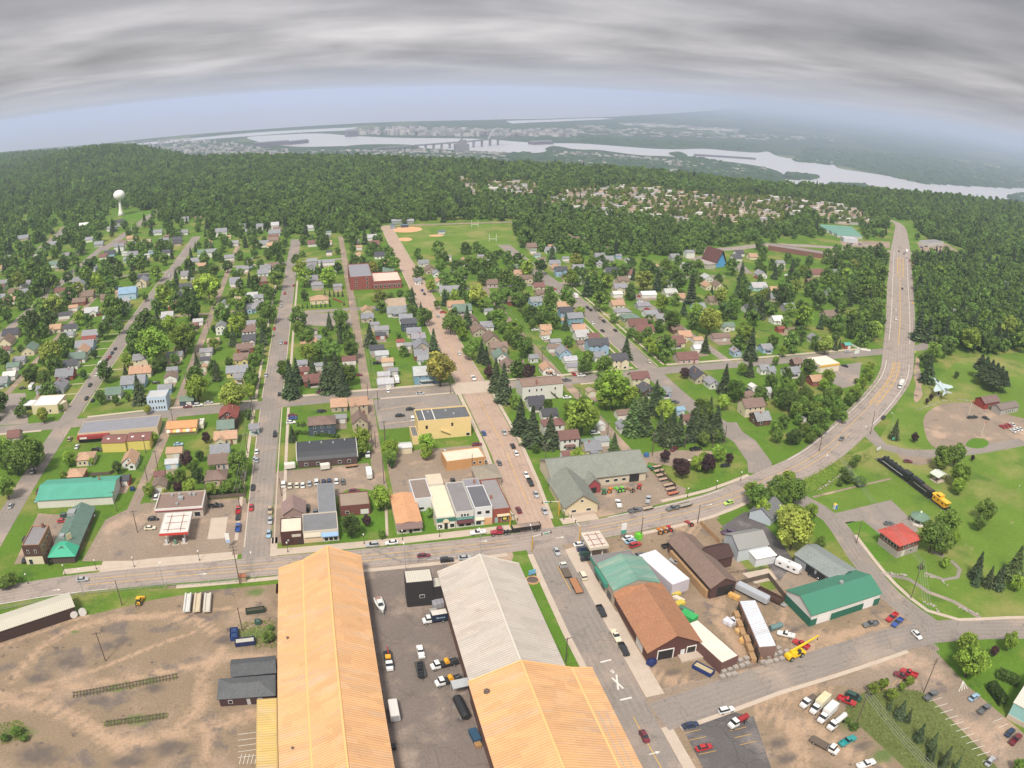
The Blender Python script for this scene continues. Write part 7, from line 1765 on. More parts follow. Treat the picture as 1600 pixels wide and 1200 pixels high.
trailer('box_trailer', 453, 731, '5', 4.4, 2.1, .6, 'box', (.66, .63, .58), 'white enclosed trailer left of the black barrel-roofed hall')
trailer('box_trailer', 508, 732, '5', 3.8, 2.0, .6, 'box', (.66, .62, .56), 'small white trailer in front of the black barrel-roofed hall')
trailer('flat_trailer', 549, 728, '5', 5, 2, .6, 'flat', (.4, .22, .12), 'wooden flat trailer against the right end of the black hall')
trailer('flat_trailer', 1012, 794, '8', 4.2, 2, .6, 'flat', (.45, .36, .27), 'tan flat trailer behind the grey pickup at the implement store')
trailer('flat_trailer', 1071, 789, 'F', 5, 2.2, .7, 'flat', (.36, .32, .27), 'loaded flat trailer pulled along the main road')
trailer('camper_trailer', 1231, 888, '-60', 9.5, 2.6, .6, 'camper', (.74, .73, .73), 'long white travel trailer parked on the gravel behind the metal shop', cat='camper')
trailer('camper_trailer', 157, 573, 'n', 8, 2.6, .6, 'camper', (.74, .73, .72), 'white camper parked along the west avenue kerb', cat='camper')
trailer('camper_trailer', 316, 665, 'n', 7, 2.6, .6, 'camper', (.66, .62, .52), 'cream camper beside the striped awning building', cat='camper')
trailer('camper_trailer', 50, 607, 's', 6, 2.5, .6, 'camper', (.72, .7, .68), 'white camper behind the bank', cat='camper')
trailer('camper_trailer', 899, 464, 'n', 7, 2.6, .6, 'camper', (.74, .72, .7), 'white camper parked on the east avenue', cat='camper')
trailer('camper_trailer', 620, 596, 's', 6, 2.4, .6, 'camper', (.72, .71, .7), 'white camper beside the pale alley garage', cat='camper')
trailer('camper_trailer', 1010, 463, '-60', 6.5, 2.4, .6, 'camper', (.72, .71, .7), 'white camper in a backyard right of the east avenue', cat='camper')
trailer('semi_trailer', 1175, 930, '-62', 12, 2.5, 1.0, 'box', (.40, .42, .46), 'long grey storage trailer beside the dark gable of the lumber shed')
for k in range(7):
    x, y = 1026 + 3.6 * k + (4 if k > 3 else 0), 729 + 6.6 * k + (2 if k > 3 else 0)
    trailer('utility_trailer', x, y, '8', 4.4, 2, .55, 'flat', (.46, .33, .24) if k < 6 else (.5, .16, .1), ('tan' if k < 6 else 'red') + ' flat utility trailer in the sales row', 'utility trailers in a row beside the implement store')
# dump truck at the junction: red tractor, black trailer
g = G(778, 830, 1.5)
r_ = empty('tractor_truck', (g.x, g.y, .05), heading(g, 'f'))
b = hull([(-1.6, 1.15, .8, 2.0, 2.4, 1.1), (.3, 1.15, .8, 2.0, 2.4, 1.05), (.5, .85, .8, 1.6, 1.8, .7), (2.6, .8, .8, 1.5, 1.65, .62)]); b.frus(-1.5, .1, -1.05, 1.05, 2.9, -1.4, 0, -.95, .95, 3.0); b.build('cab', 'carpaint', r_, (.32, .02, .04))
b = MB(); b.frus(-1.55, .3, -1.1, 1.1, 2.35, -1.5, .12, -1.04, 1.04, 2.9); b.build('windows', 'glass', r_)
for s in (-.9, .9): b = MB(); b.tube((-1.7, s, 1), (-1.7, s, 3.6), .1, n=6); b.build('exhaust_stack', 'steel', r_)
b = MB(); b.box(-2.6, 0, .75, 5.6, .9, .3); b.build('chassis', 'sootshade', r_)
wheels(r_, (1.9, -2.6, -3.8), .95, .52)
tag(r_, 'dark red tractor unit pulling a black dump trailer at the signal junction', 'truck')
g = G(822, 825, 1.5)
r_ = empty('dump_trailer', (g.x, g.y, .05), heading(g, 'f'))
b = MB(); b.frus(-5, 5, -.85, .85, 1.1, -5.3, 5.3, -1.25, 1.25, 2.7); b.build('body', 'paint', r_, (.03, .028, .028))
b = MB(); b.frus(-4.9, 4.9, -1.1, 1.1, 2.72, -4, 4, -.5, .5, 3.0); b.build('load', 'earth', r_)
wheels(r_, (-3.2, -4.4), .95, .52)
tag(r_, 'black open dump trailer loaded with brown earth at the signal junction', 'trailer')
# rusty dump trailer parked in the timber yard
g = G(1203, 931, 1.5)
r_ = empty('dump_trailer', (g.x, g.y, .05), R(-62))
b = MB()
b.box(0, 0, 1.1, 9.5, 2.2, .15)
for s in (-1, 1): b.box(0, s * 1.15, 1.1, 9.5, .1, 1.4)
for s in (-1, 1): b.box(s * 4.75, 0, 1.1, .1, 2.4, 1.4)
b.build('body', 'board', r_, (.10, .055, .045)); wheels(r_, (-3, -4.1), .95, .5)
b = MB(); b.box(5.6, 0, .6, 1.8, 1.6, .3); b.build('drawbar', 'steel', r_)
tag(r_, 'rusty empty dump trailer behind the wooden fence in the timber yard', 'trailer')
# boat on its trailer
g = G(594, 946, 1.2)
r_ = empty('motor_boat', (g.x, g.y, .7), R(-82))
b = MB(); b.loft([[(x, -w, z), (x, -w * .7, .25), (x, 0, 0.02 + (.5 if x > 3 else 0)), (x, w * .7, .25), (x, w, z)] for x, w, z in ((-3.6, 1.25, 1.15), (-1, 1.35, 1.2), (1.5, 1.15, 1.3), (3, .6, 1.4), (3.9, .06, 1.5))]); b.build('hull', 'carpaint', r_, (.68, .68, .66))
b = MB(); b.frus(-1.6, 1.4, -.95, .95, 1.22, -1.2, .6, -.7, .7, 2.1); b.build('cabin', 'carpaint', r_, (.74, .73, .7))
b = MB(); b.frus(.7, 1.5, -.85, .85, 1.5, .5, .8, -.65, .65, 2.05); b.build('windscreen', 'glass', r_)
b = MB(); b.box(-2.6, 0, 1.16, 1.5, 1.8, .3); b.build('cockpit', 'paint', r_, (.35, .2, .16))
tag(r_, 'white cabin motor boat parked on its trailer beside the orange warehouse', 'boat')
r2 = empty('boat_trailer', (g.x, g.y, .05), R(-82))
b = MB()
for s in (-1, 1): b.box(0, s * .8, .5, 6.5, .12, .14)
b.tube((3.2, 0, .55), (5.2, 0, .5), .08, .06, 6); b.build('frame', 'steel', r2); wheels(r2, (-.6, .3), 1.0, .36, .22)
tag(r2, 'steel boat trailer under the white motor boat', 'trailer')
# yellow rough-terrain crane
g = G(1242, 1022, 1.2)
r_ = empty('mobile_crane', (g.x, g.y, .05), R(8))
YEL = (.80, .50, .02)
b = MB(); b.box(0, 0, .8, 6.6, 2.3, .6); b.frus(-3.4, -1.6, -1.1, 1.1, 1.4, -3.3, -1.8, -1, 1, 2.1); b.box(3.1, 0, .7, .6, 2.6, .8); b.build('chassis', 'paint', r_, YEL)
b = MB(); b.frus(-1.8, 1.4, -1.1, 1.1, 1.5, -1.6, 1.0, -.95, .95, 2.6); b.build('turret', 'paint', r_, YEL)
b = MB(); b.frus(.1, 1.5, -1.15, -.3, 1.6, .2, 1.3, -1.1, -.35, 3.0); b.build('cab', 'glass', r_)
b = MB()
for (x0, x1, s, z0, z1) in ((-1.8, 4.0, .42, 2.7, 3.9), (3.6, 6.6, .33, 3.82, 4.45), (6.2, 8.6, .25, 4.36, 4.9)): b.tube((x0, .2, z0), (x1, .2, z1), s, s * .95, 4)
b.build('boom', 'paint', r_, YEL)
b = MB(); b.tube((8.5, .2, 4.8), (8.5, .2, 3.6), .05, n=5); b.box(8.5, .2, 3.2, .3, .25, .45); b.build('hook', 'sootshade', r_)
wheels(r_, (2.0, -2.0), 1.15, .78, .6)
tag(r_, 'yellow mobile crane with its boom lowered beside the pallets of stone', 'crane')
# yellow backhoe at the road verge, engines of the implement store
g = G(218, 939, 1)
r_ = empty('backhoe', (g.x, g.y, .02), R(80))
b = MB(); b.frus(-1.6, 1.8, -.7, .7, .6, -1.3, 1.7, -.6, .6, 1.5); b.build('body', 'paint', r_, (.75, .42, .03))
b = MB(); b.frus(-1.2, .5, -.7, .7, 1.5, -1.0, .3, -.6, .6, 2.5); b.build('cab', 'glass', r_)
b = MB(); b.frus(-1.15, .45, -.72, .72, 2.5, -1.1, .4, -.68, .68, 2.65); b.build('cab_roof', 'paint', r_, (.75, .42, .03))
b = MB(); b.tube((-1.6, 0, .9), (-2.7, 0, 2.6), .18, .15, 6); b.tube((-2.7, 0, 2.6), (-3.6, 0, .8), .15, .12, 6); b.build('digging_arm', 'sootshade', r_)
b = MB(); b.box(2.4, 0, .3, .7, 2.0, .7); b.build('bucket', 'paint', r_, (.7, .38, .03)); wheels(r_, (-.9,), .85, .7, .4)
tag(r_, 'yellow backhoe standing on the grass verge beside the dirt yard', 'backhoe')
def tractor(px, py, col, d, label, z=.02):
    g = G(px, py, .8)
    r = empty('tractor', (g.x, g.y, z), R(d))
    b = MB(); b.frus(-.2, 1.7, -.4, .4, .5, -.2, 1.6, -.32, .32, 1.2); b.box(-.8, 0, .5, 1.3, .9, .6); b.build('body', 'paint', r, col)
    b = MB(); b.box(-.9, 0, 1.1, .5, .6, .5); b.tube((-1.0, -.5, 1), (-1.0, -.5, 2.1), .05, n=5); b.tube((-1.0, .5, 1), (-1.0, .5, 2.1), .05, n=5); b.build('seat', 'sootshade', r)
    b = MB(); b.box(2.2, 0, .2, .5, 1.6, .6); b.build('bucket', 'paint', r, col)
    wheels(r, (-.9,), .7, .6, .35)
    tag(r, label, 'tractor'); return r
tractor(944, 768, (.05, .22, .08), 70, 'green tractor at the red porch of the implement store')
tractor(953, 766, (.68, .20, .03), 60, 'orange tractor at the implement store wall')
tractor(966, 765, (.16, .52, .07), 100, 'bright green tractor left one of the pair at the store wall')
tractor(973, 764, (.20, .55, .10), 80, 'bright green tractor right one of the pair at the store wall')
tractor(986, 765, (.28, .16, .10), 120, 'brown rusty machine beside the open store doorway')
tractor(999, 760, (.48, .06, .05), 60, 'red tractor right of the open store doorway')
tractor(1078, 818, (.33, .06, .05), 100, 'dark red machine at the corner of the open lumber shed')
tractor(1018, 731, (.05, .24, .10), 100, 'small green machine at the head of the trailer row')
for k, c in enumerate(((.5, .2, .05), (.5, .22, .05), (.45, .05, .04))):
    tractor(1031 + 8 * k, 830 - 2 * k, c, 80, ['orange skid machine, left of the three on the dirt by the main road', 'orange skid machine, middle of the three on the dirt by the main road', 'red skid machine, right of the three on the dirt by the main road'][k])
# ------------------------------------------------------------------ train, jet, tower and other single things
BLK = (.022, .023, .026)
def train():
    xa = 233.2
    ry = empty('railway_track', (xa, 217, 0))
    b = MB()
    for s in (-.72, .72): b.box(s, 0, .22, .09, 54, .16)
    b.build('rails', 'steel', ry)
    b = MB()
    for k in range(68): b.box(0, -26.8 + .8 * k, .05, 2.6, .25, .17)
    b.build('sleepers', 'oldwood', ry)
    tag(ry, 'short display track under the black steam locomotive on the park lawn', 'track')
    r = empty('steam_locomotive', (xa, 229.5, .38))
    b = MB(); b.tube((0, -6, 2.6), (0, 8.4, 2.6), 1.28, 1.2, 18); b.tube((0, 8.4, 2.6), (0, 9.2, 2.6), 1.22, 1.0, 18); b.tube((0, 9.2, 2.6), (0, 9.5, 2.6), .6, .5, 12); b.build('boiler', 'sootshade', r)
    for y, rr, h in ((6.6, .5, .9), (3.6, .55, .55), (.8, .6, .6), (-2.4, .5, .5)):
        b = MB(); b.lathe(0, y, [(rr, 3.7), (rr * .92, 3.8 + h * .7), (rr * .6, 3.8 + h)], 12); b.build('smokestack' if y > 6 else 'steam_dome', 'sootshade', r)
    b = MB(); b.box(0, -8.2, 1.2, 2.9, 4.0, 2.6); b.build('cab', 'sootshade', r)
    b = MB(); b.loft([[(-1.6, y, 3.8), (1.6, y, 3.8), (1.2, y, 4.25), (-1.2, y, 4.25)] for y in (-10.4, -5.9)]); b.build('cab_roof', 'sootshade', r)
    for s in (-1, 1): b = MB(); b.box(s * 1.47, -8.2, 2.5, .06, 1.8, .8); b.build('cab_window', 'glass', r)
    b = MB(); b.box(0, .5, .7, 2.4, 20, .5); b.box(0, 10.6, .6, 2.7, 1.6, .9); b.build('frame', 'sootshade', r)
    for s in (-1, 1): b = MB(); b.box(s * 1.45, 1, 1.62, .5, 15, .1); b.build('running_board', 'steel', r)
    b = MB(); b.frus(-1.4, 1.4, 11.2, 11.4, .1, -1.2, 1.2, 11.3, 12.4, .9); b.build('pilot', 'sootshade', r)
    b = MB(); b.tube((0, 9.5, 3.1), (0, 9.85, 3.1), .25, .25, 10); b.build('headlight', 'steel', r)
    me = None
    for y in (-4.6, -3.0, -1.4, .2, 3.4, 5.0, 6.6, 8.2):
        for s in (-1, 1):
            if me is None:
                w = MB(); w.tube((-.08, 0, 0), (.08, 0, 0), .74, .74, 16, 0); w.tube((-.1, 0, 0), (.1, 0, 0), .3, .3, 10, 1); o = w.build('wheel', ['sootshade', 'steel'], r); me = o.data
            else: o = bpy.data.objects.new('wheel', me); COL.objects.link(o); o.parent = r
            o.location = (s * .86, y, .74)
    for s in (-1, 1):
        for y in (2.0, 9.6): w = MB(); w.tube((s * 1.25, y - .9, .95), (s * 1.25, y + .9, .95), .42, .42, 12); w.build('cylinder', 'sootshade', r)
        w = MB(); w.box(s * 1.08, -2.2, .68, .1, 6, .16); w.build('side_rod', 'steel', r)
    tag(r, 'long black steam locomotive on display in the park', 'locomotive')
    r = empty('locomotive_tender', (xa, 211.2, .38))
    b = MB(); b.box(0, 0, .9, 2.9, 14, 2.7); b.box(0, 3.4, 3.6, 2.5, 6.4, .5); b.build('tank', 'sootshade', r)
    b = MB(); b.frus(-1.1, 1.1, .6, 6.2, 4.1, -.5, .5, 1.5, 5.4, 4.5); b.build('coal', 'sootshade', r)
    b = MB()
    for k in range(5): b.box(0, -5.6 + 1.1 * k, 3.6, 2.2, .5, .22)
    b.build('deck_hatches', 'oldwood', r)
    lettering('DULUTH MISSABE & IRON RANGE', r, 10.5, .42, (-1.47, 0, 2.4), (.6, .58, .5)).rotation_euler = (math.pi / 2, 0, -math.pi / 2)
    for y in (-5.4, -4.2, -3, 3, 4.2, 5.4):
        for s in (-1, 1): o = bpy.data.objects.new('wheel', me); COL.objects.link(o); o.parent = r; o.location = (s * .86, y, .5); o.scale = (1, .66, .66)
    tag(r, 'black tender with pale lettering coupled behind the steam locomotive', 'tender')
    r = empty('caboose', (xa + .2, 198.4, .38)); YC_ = (.80, .40, .02)
    b = MB(); b.box(0, .4, .85, 2.8, 8.0, 2.5); b.box(0, 1.2, 3.6, 2.5, 2.6, .95); b.build('body', 'siding', r, YC_)
    b = MB(); b.loft([[(-1.5, y, 3.35), (1.5, y, 3.35), (1.0, y, 3.62), (-1.0, y, 3.62)] for y in (-4.9, 5.0)]); b.loft([[(-1.4, y, 4.55), (1.4, y, 4.55), (1.0, y, 4.75), (-1.0, y, 4.75)] for y in (-.3, 2.7)]); b.build('roof', 'paint', r, (.82, .46, .05))
    for s in (-1, 1):
        for y in (-2, .8, 3.2): b = MB(); b.box(s * 1.41, y, 1.9, .05, .8, .8); b.build('window', 'glass', r)
        b = MB(); b.box(s * 1.26, 1.2, 3.85, .05, 1.6, .5); b.build('cupola_window', 'glass', r)
    b = MB(); b.box(0, -4.4, .85, 2.7, 1.4, .15); b.box(0, -5.05, 1, 2.6, .06, .9); b.build('platform', 'sootshade', r)
    for y in (-2.9, -1.7, 2.3, 3.5):
        for s in (-1, 1): o = bpy.data.objects.new('wheel', me); COL.objects.link(o); o.parent = r; o.location = (s * .8, y, .46); o.scale = (1, .62, .62)
    tag(r, 'orange yellow caboose with rooftop cupola behind the black tender', 'caboose')
train()
# fighter jet on its pylon
def jet():
    a, b_ = G(1455, 590, 6.5), G(1484, 613, 6.5)
    d = (a - b_); rz = math.atan2(d.y, d.x)
    m = (a + b_) / 2
    r = empty('fighter_jet', (m.x, m.y, 6.2), rz); r.rotation_euler = (R(-14), R(-8), rz)
    C_ = (.46, .55, .56)
    S = 1.0
    b = MB(); b.loft([[(x, w * math.cos(t), z + h * math.sin(t)) for t in [2 * math.pi * i / 12 for i in range(12)]] for x, w, h, z in ((9.4, .06, .06, 0), (7.6, .5, .45, .05), (5.2, .85, .8, .15), (2, 1.35, .95, .1), (-3, 1.5, .95, .05), (-6.6, 1.2, .8, 0), (-8.4, .8, .6, 0))]); b.build('fuselage', 'carpaint', r, C_)
    b = MB(); b.loft([[(x, w * math.cos(t), .75 + h * math.sin(t)) for t in [math.pi * i / 6 for i in range(7)]] for x, w, h in ((5.6, .15, .1), (4.4, .5, .6), (2.6, .5, .65), (1.0, .3, .15))]); b.build('cockpit_canopy', 'glass', r)
    for s in (-1, 1):
        b = MB(); b.add([(2.6, s * 1.2, -.25), (-5.0, s * 1.2, -.25), (-5.2, s * 6.2, .1), (-3.2, s * 6.2, .1), (2.6, s * 1.2, .05), (-5.0, s * 1.2, .0), (-5.2, s * 6.2, .2), (-3.2, s * 6.2, .2)], [(0, 1, 2, 3), (7, 6, 5, 4), (0, 3, 7, 4), (1, 5, 6, 2), (2, 6, 7, 3), (0, 4, 5, 1)]); b.build('wing', 'carpaint', r, C_)
        b = MB(); b.add([(-6.8, s * .9, 0), (-8.8, s * .9, 0), (-9.6, s * 3.0, -.6), (-8.6, s * 3.0, -.6), (-6.8, s * .9, .16), (-8.8, s * .9, .14), (-9.6, s * 3.0, -.5), (-8.6, s * 3.0, -.5)], [(0, 1, 2, 3), (7, 6, 5, 4), (0, 3, 7, 4), (1, 5, 6, 2), (2, 6, 7, 3), (0, 4, 5, 1)]); b.build('tailplane', 'carpaint', r, C_)
        b = MB(); b.box(2.2, s * 1.35, -.5, 2.6, .55, 1.1); b.build('air_intake', 'carpaint', r, C_)
    b = MB(); b.add([(-4.6, -.08, .7), (-8.6, -.08, .4), (-9.4, -.04, 3.0), (-8.0, -.04, 3.0), (-4.6, .08, .7), (-8.6, .08, .4), (-9.4, .04, 3.0), (-8.0, .04, 3.0)], [(0, 1, 2, 3), (7, 6, 5, 4), (0, 3, 7, 4), (1, 5, 6, 2), (2, 6, 7, 3), (0, 4, 5, 1)]); b.build('tail_fin', 'carpaint', r, C_)
    tag(r, 'pale grey-blue fighter jet mounted on a pylon above the museum lawn', 'fighter jet')
    p = empty('jet_pylon', (m.x, m.y, 0))
    b = MB(); b.tube((0, 0, 0), (0, 0, 5.7), .5, .35, 10); b.build('column', 'sootshade', p)
    b = MB(); b.lathe(0, 0, [(1.6, 0), (1.6, .35), (1.3, .4)], 12); b.build('base', 'concrete', p)
    tag(p, 'dark pylon with concrete base carrying the fighter jet', 'pylon')
jet()
def water_tower():
    g = G(189, 337)
    s = ppm(g)
    H = 39 / s
    r = empty('water_tower', (g.x, g.y, 0))
    Rt = 9.2 / s
    b = MB(); b.lathe(0, 0, [(4.8 , 0), (3.2, H * .12), (2.1, H * .28), (1.8, H * .55), (2.2, H * .8)], 20); b.build('column', 'white', r, None, smooth=True)
    b = MB(); b.lathe(0, 0, [(2.2, H - 2 * Rt * .8 - 1)] + [(max(Rt * math.sin(t), .1), H - Rt * .85 - Rt * .85 * math.cos(t)) for t in [math.pi * i / 12 for i in range(2, 13)]], 24); b.build('tank', 'white', r, None, smooth=True)
    tag(r, 'white water tower with ball-shaped tank on a flared column', 'water tower'); FOOT.append((g.x, g.y, 6))
water_tower()
# gazebo, picnic shelter, portable toilet
g = G(1435, 817)
r_ = empty('gazebo', (g.x, g.y, 0), .2)
b = MB(); b.lathe(0, 0, [(4.0, 0), (4.0, .35), (.1, .36)], 8); b.build('floor', 'concrete', r_)
b = MB(); b.lathe(0, 0, [(4.3, 2.8), (4.3, 3.0), (.7, 4.7), (.1, 4.75)], 8); b.build('roof', 'shingle', r_, (.16, .24, .18))
b = MB(); b.lathe(0, 0, [(.45, 4.7), (.45, 5.1), (.02, 5.6)], 8); b.build('cupola', 'white', r_)
b = MB()
for k in range(8):
    t = math.pi / 4 * k; b.box(3.7 * math.cos(t), 3.7 * math.sin(t), .36, .2, .2, 2.45)
    t2 = t + math.pi / 8; b.box(3.42 * math.cos(t2), 3.42 * math.sin(t2), .4, .08, 2.4, .8, t2)
b.build('railing', 'white', r_)
tag(r_, 'white octagonal gazebo with green roof beside the red-roofed park house', 'gazebo'); FOOT.append((g.x, g.y, 5))
g = G(1465, 750)
r_ = empty('picnic_shelter', (g.x, g.y, 0), .1)
b = gable_roof(6.6, 5.2, 3.0, 1.0, .3, 'y'); b.build('roof', 'paint', r_, (.56, .60, .52))
for x in (-3, 3):
    for y in (-2.2, 2.2): b = MB(); b.box(x, y, 0, .2, .2, 3.0); b.build('post', 'oldwood', r_)
b = MB(); b.box(0, 0, 0, 6.4, 5, .08); b.build('floor', 'concrete', r_)
b = MB(); b.box(0, 0, .7, 3, .8, .08); b.box(0, 0, .08, .3, .3, .62); b.build('table', 'oldwood', r_)
tag(r_, 'open picnic shelter with pale roof beside the black tender', 'shelter')
g = G(1304, 795)
r_ = empty('portable_toilet', (g.x, g.y, 0))
b = MB(); b.box(0, 0, 0, 1.2, 1.2, 2.1); b.build('cabin', 'paint', r_, (.68, .66, .58)); b = MB(); b.box(.3, -.64, .1, 1.0, .06, 1.8); b.build('door', 'paint', r_, (.04, .20, .55)); b = MB(); b.lathe(-.1, 0, [(.85, 2.1), (.6, 2.4), (.1, 2.5)], 4); b.build('roof', 'paint', r_, (.78, .48, .05))
tag(r_, 'portable toilet with blue door and yellow top on the park lawn', 'toilet')
# poles and lamps: base pixel, height
def utility_pole(px, py, h, arm=True, lean=0.0, look='wooden utility pole with crossarm', trans=False):
    g = G(px, py)
    r = empty('utility_pole', (g.x, g.y, 0), .25)
    b = MB(); b.tube((0, 0, 0), (0, 0, h), .19, .13, 8); b.build('post', 'oldwood', r)
    if arm:
        for z in (h - .5, h - 1.8)[:2 if h > 12 else 1]:
            b = MB(); b.box(0, 0, z, 2.6, .14, .16); b.build('crossarm', 'oldwood', r)
        for x in (-1.2, -.6, .6, 1.2): b = MB(); b.lathe(x, 0, [(.05, h - .34), (.07, h - .1), (.02, h)], 6); b.build('insulator', 'steel', r)
    if trans:
        b = MB(); b.tube((.45, 0, h - 2.6), (.45, 0, h - 1.5), .3, .3, 10); b.build('transformer', 'steel', r)
    later(r, look, 'utility pole', 'wooden utility poles', (g.x, g.y, h / 2))
    return g
for a in ((375, 913, 15, 1), (191, 946, 10, 0), (165, 1033, 11, 1), (379, 986, 9, 0), (183, 799, 9, 1), (326, 790, 11, 1), (386, 786, 12, 1), (884, 1034, 9, 1), (852, 727, 10, 1), (1019, 712, 11, 1), (1113, 702, 8, 1), (1070, 702, 7, 1), (1001, 842, 9, 0), (1090, 818, 8, 0), (1132, 692, 9, 0), (1338, 849, 9, 0), (1423, 935, 15, 1), (1443, 1082, 13, 1), (1336, 1136, 13, 1),
          (704, 615, 11, 0), (581, 690, 8, 1), (587, 700, 8, 0), (600, 756, 12, 0), (575, 625, 9, 0), (738, 740, 9, 0), (591, 640, 10, 0), (602, 690, 8, 0), (228, 708, 8, 1), (231, 755, 9, 0), (1004, 648, 10, 0), (937, 640, 9, 0), (1250, 612, 10, 0), (1278, 640, 9, 0), (1252, 614, 9, 0), (545, 480, 9, 0), (1280, 705, 10, 0), (1360, 678, 12, 0), (440, 775, 8, 0)):
    utility_pole(*a[:3], bool(a[3]))
ALLEY = []
for (x, ys) in ((-81.6 + 3.6, (250, 300, 345, 392, 440, 490)), (18 + 3.8, (312, 392, 436, 480, 524)), (121 - 3.6, (290, 330, 395, 440, 490)), (X3 - 8.6, (262, 310, 352))):
    prev = None
    for y in ys:
        g = Vector((x, y, 0)); px_, py_ = PX(g)
        utility_pole(px_, py_, 9.5)
        if prev is not None: ALLEY.append((prev, g.copy()))
        prev = g.copy()
def street_lamp(px, py, h, kind, z=.13):
    g = G(px, py)
    r = empty('street_lamp', (g.x, g.y, z), 0)
    if kind == 'a':
        b = MB(); b.tube((0, 0, 0), (0, 0, h), .11, .08, 8); b.tube((0, 0, h - .1), (0, 1.6, h + .5), .06, .05, 6); b.build('post', 'steel', r)
        b = MB(); b.box(0, 2.0, h + .42, .35, .9, .16); b.build('lamp_head', 'white', r)
        later(r, 'tall grey street lamp with curved arm', 'street lamp', 'tall street lamps along the main road', (g.x, g.y, h / 2))
    else:
        b = MB(); b.lathe(0, 0, [(.2, 0), (.18, .5), (.08, .7), (.07, h - .5)], 8); b.build('post', 'sootshade', r)
        b = MB(); b.lathe(0, 0, [(.12, h - .5), (.26, h - .3), (.26, h), (.05, h + .2)], 8); b.build('lantern', 'white', r)
        later(r, 'short black street lamp with white lantern', 'street lamp', 'short lantern street lamps', (g.x, g.y, h / 2))
for a in ((132, 932), (258, 922), (634, 892), (751, 868), (830, 862), (398, 906), (1392, 676), (1600, 0)):
    if a[1]: street_lamp(a[0], a[1], 9, 'a')
for a in ((569, 850), (629, 844), (687, 839), (450, 863), (102, 898), (151, 890), (44, 912), (1157, 751), (1119, 765), (1074, 777), (881, 812), (312, 876), (210, 886)):
    street_lamp(a[0], a[1], 4, 'b')
def signal(px, py, dx, dy, label):
    g = G(px, py)
    r = empty('traffic_signal', (g.x, g.y, .13))
    b = MB(); b.tube((0, 0, 0), (0, 0, 6.4), .2, .16, 8); b.build('post', 'paint', r, (.62, .36, .04))
    b = MB(); b.tube((0, 0, 6), (dx, dy, 6.5), .1, .06, 6); b.build('mast_arm', 'white', r)
    for f in (.98, .5):
        b = MB(); b.box(dx * f, dy * f, 5.6, .34, .34, 1.0); b.build('signal_head', 'paint', r, (.10, .08, .05))
    b = MB(); b.box(.35, 0, 2.6, .34, .34, 1.0); b.build('signal_head', 'paint', r, (.4, .24, .03))
    if abs(dx) > abs(dy): b = MB(); b.box(dx * .72, dy * .72, 5.85, 1.6, .06, .5); b.build('street_sign', 'paint', r, (.02, .32, .18))
    tag(r, label, 'traffic signal')
signal(873, 806, -6.5, .5, 'traffic signal arm with green street sign at the implement store corner')
signal(831, 862, 7.0, 1.2, 'traffic signal arm reaching over the lower avenue from the mown grass corner')
signal(905, 846, -1.0, 7.2, 'traffic signal arm reaching over the main road beside the beige pump canopy')
signal(797, 822, 1.2, -6.0, 'traffic signal arm over the main road at the red brick corner store')
# signs
def sign_post(name, px, py, h, panels, label, posts=1, rz=0.0, z=0):
    g = G(px, py)
    r = empty(name, (g.x, g.y, z), rz)
    W0 = panels[0][1]
    for s in ((0,) if posts == 1 else (-W0 * .36, W0 * .36)):
        b = MB(); b.tube((s, .12, 0), (s, .12, h), .12, .1, 8); b.build('post', 'steel', r)
    for (z0, w, hh, c, txt) in panels:
        b = MB(); b.box(0, -.05, z0, w, .22, hh); o = b.build('panel', 'paint', r, c)
        if txt: lettering(txt[0], o, w * .8, hh * .6, (0, -.175, z0 + hh / 2), txt[1])
    tag(r, label, 'sign')
sign_post('fuel_sign', 973, 845, 7.2, [(4.6, 1.9, 2.6, (.74, .73, .71), None), (3.2, 1.9, 1.3, (.06, .33, .22), None)], 'tall white pole sign with green panel beside the main road')
sign_post('fuel_sign', 358, 856, 6, [(3.4, 1.5, 2.6, (.74, .74, .73), None), (2.2, 1.5, 1.1, (.35, .48, .68), None)], 'white and blue pole sign at the right corner of the gas station lot')
sign_post('gas_sign', 1337, 562, 6.4, [(4.0, 4.6, 2.2, (.70, .72, .74), None)], 'white pole sign left of the highway bend beside the orange fascia', 2, .2)
sign_post('welcome_sign', 831, 903, 3.2, [(1.6, 2.6, 1.6, (.16, .42, .60), None)], 'blue oval welcome sign standing in a round planter', 2, .3)
sign_post('board_sign', 1372, 706, 2.6, [(1.0, 3.4, 1.3, (.66, .68, .66), None)], 'low white board sign at the mouth of the museum drive', 2, .3)
sign_post('board_sign', 1396, 689, 2.2, [(.8, 2.6, 1.2, (.10, .42, .30), None)], 'low green board sign beside the spruce at the museum drive', 2, .2)
sign_post('board_sign', 1228, 432, 2.4, [(.7, 3.4, 1.5, (.72, .72, .7), None)], 'small white board sign on the lawn beyond the mint houses', 2)
sign_post('road_sign', 1425, 335 + 80, 3, [(1.8, 1.2, 1.2, (.7, .1, .08), None)], 'red road sign at the right kerb of the far highway')
sign_post('road_sign', 1425, 478, 3, [(1.9, 1.5, 1.5, (.78, .45, .03), None)], 'orange road sign at the right kerb of the highway')
sign_post('road_sign', 1429, 555, 3, [(1.9, 1.0, 1.0, (.55, .68, .06), None)], 'yellow road sign beside the bare bank by the highway, farther one')
sign_post('road_sign', 1429, 588, 3, [(1.9, 1.0, 1.0, (.55, .68, .06), None)], 'yellow road sign beside the bare bank by the highway, nearer one')
sign_post('information_board', 633, 879 + 5, 2.4, [(.8, 2.2, 1.3, (.34, .40, .5), None)], 'grey-blue notice board on the fence by the main road', 2) if False else None
g = G(831, 903)
r_ = empty('planter', (g.x - .2, g.y - 1.6, 0))
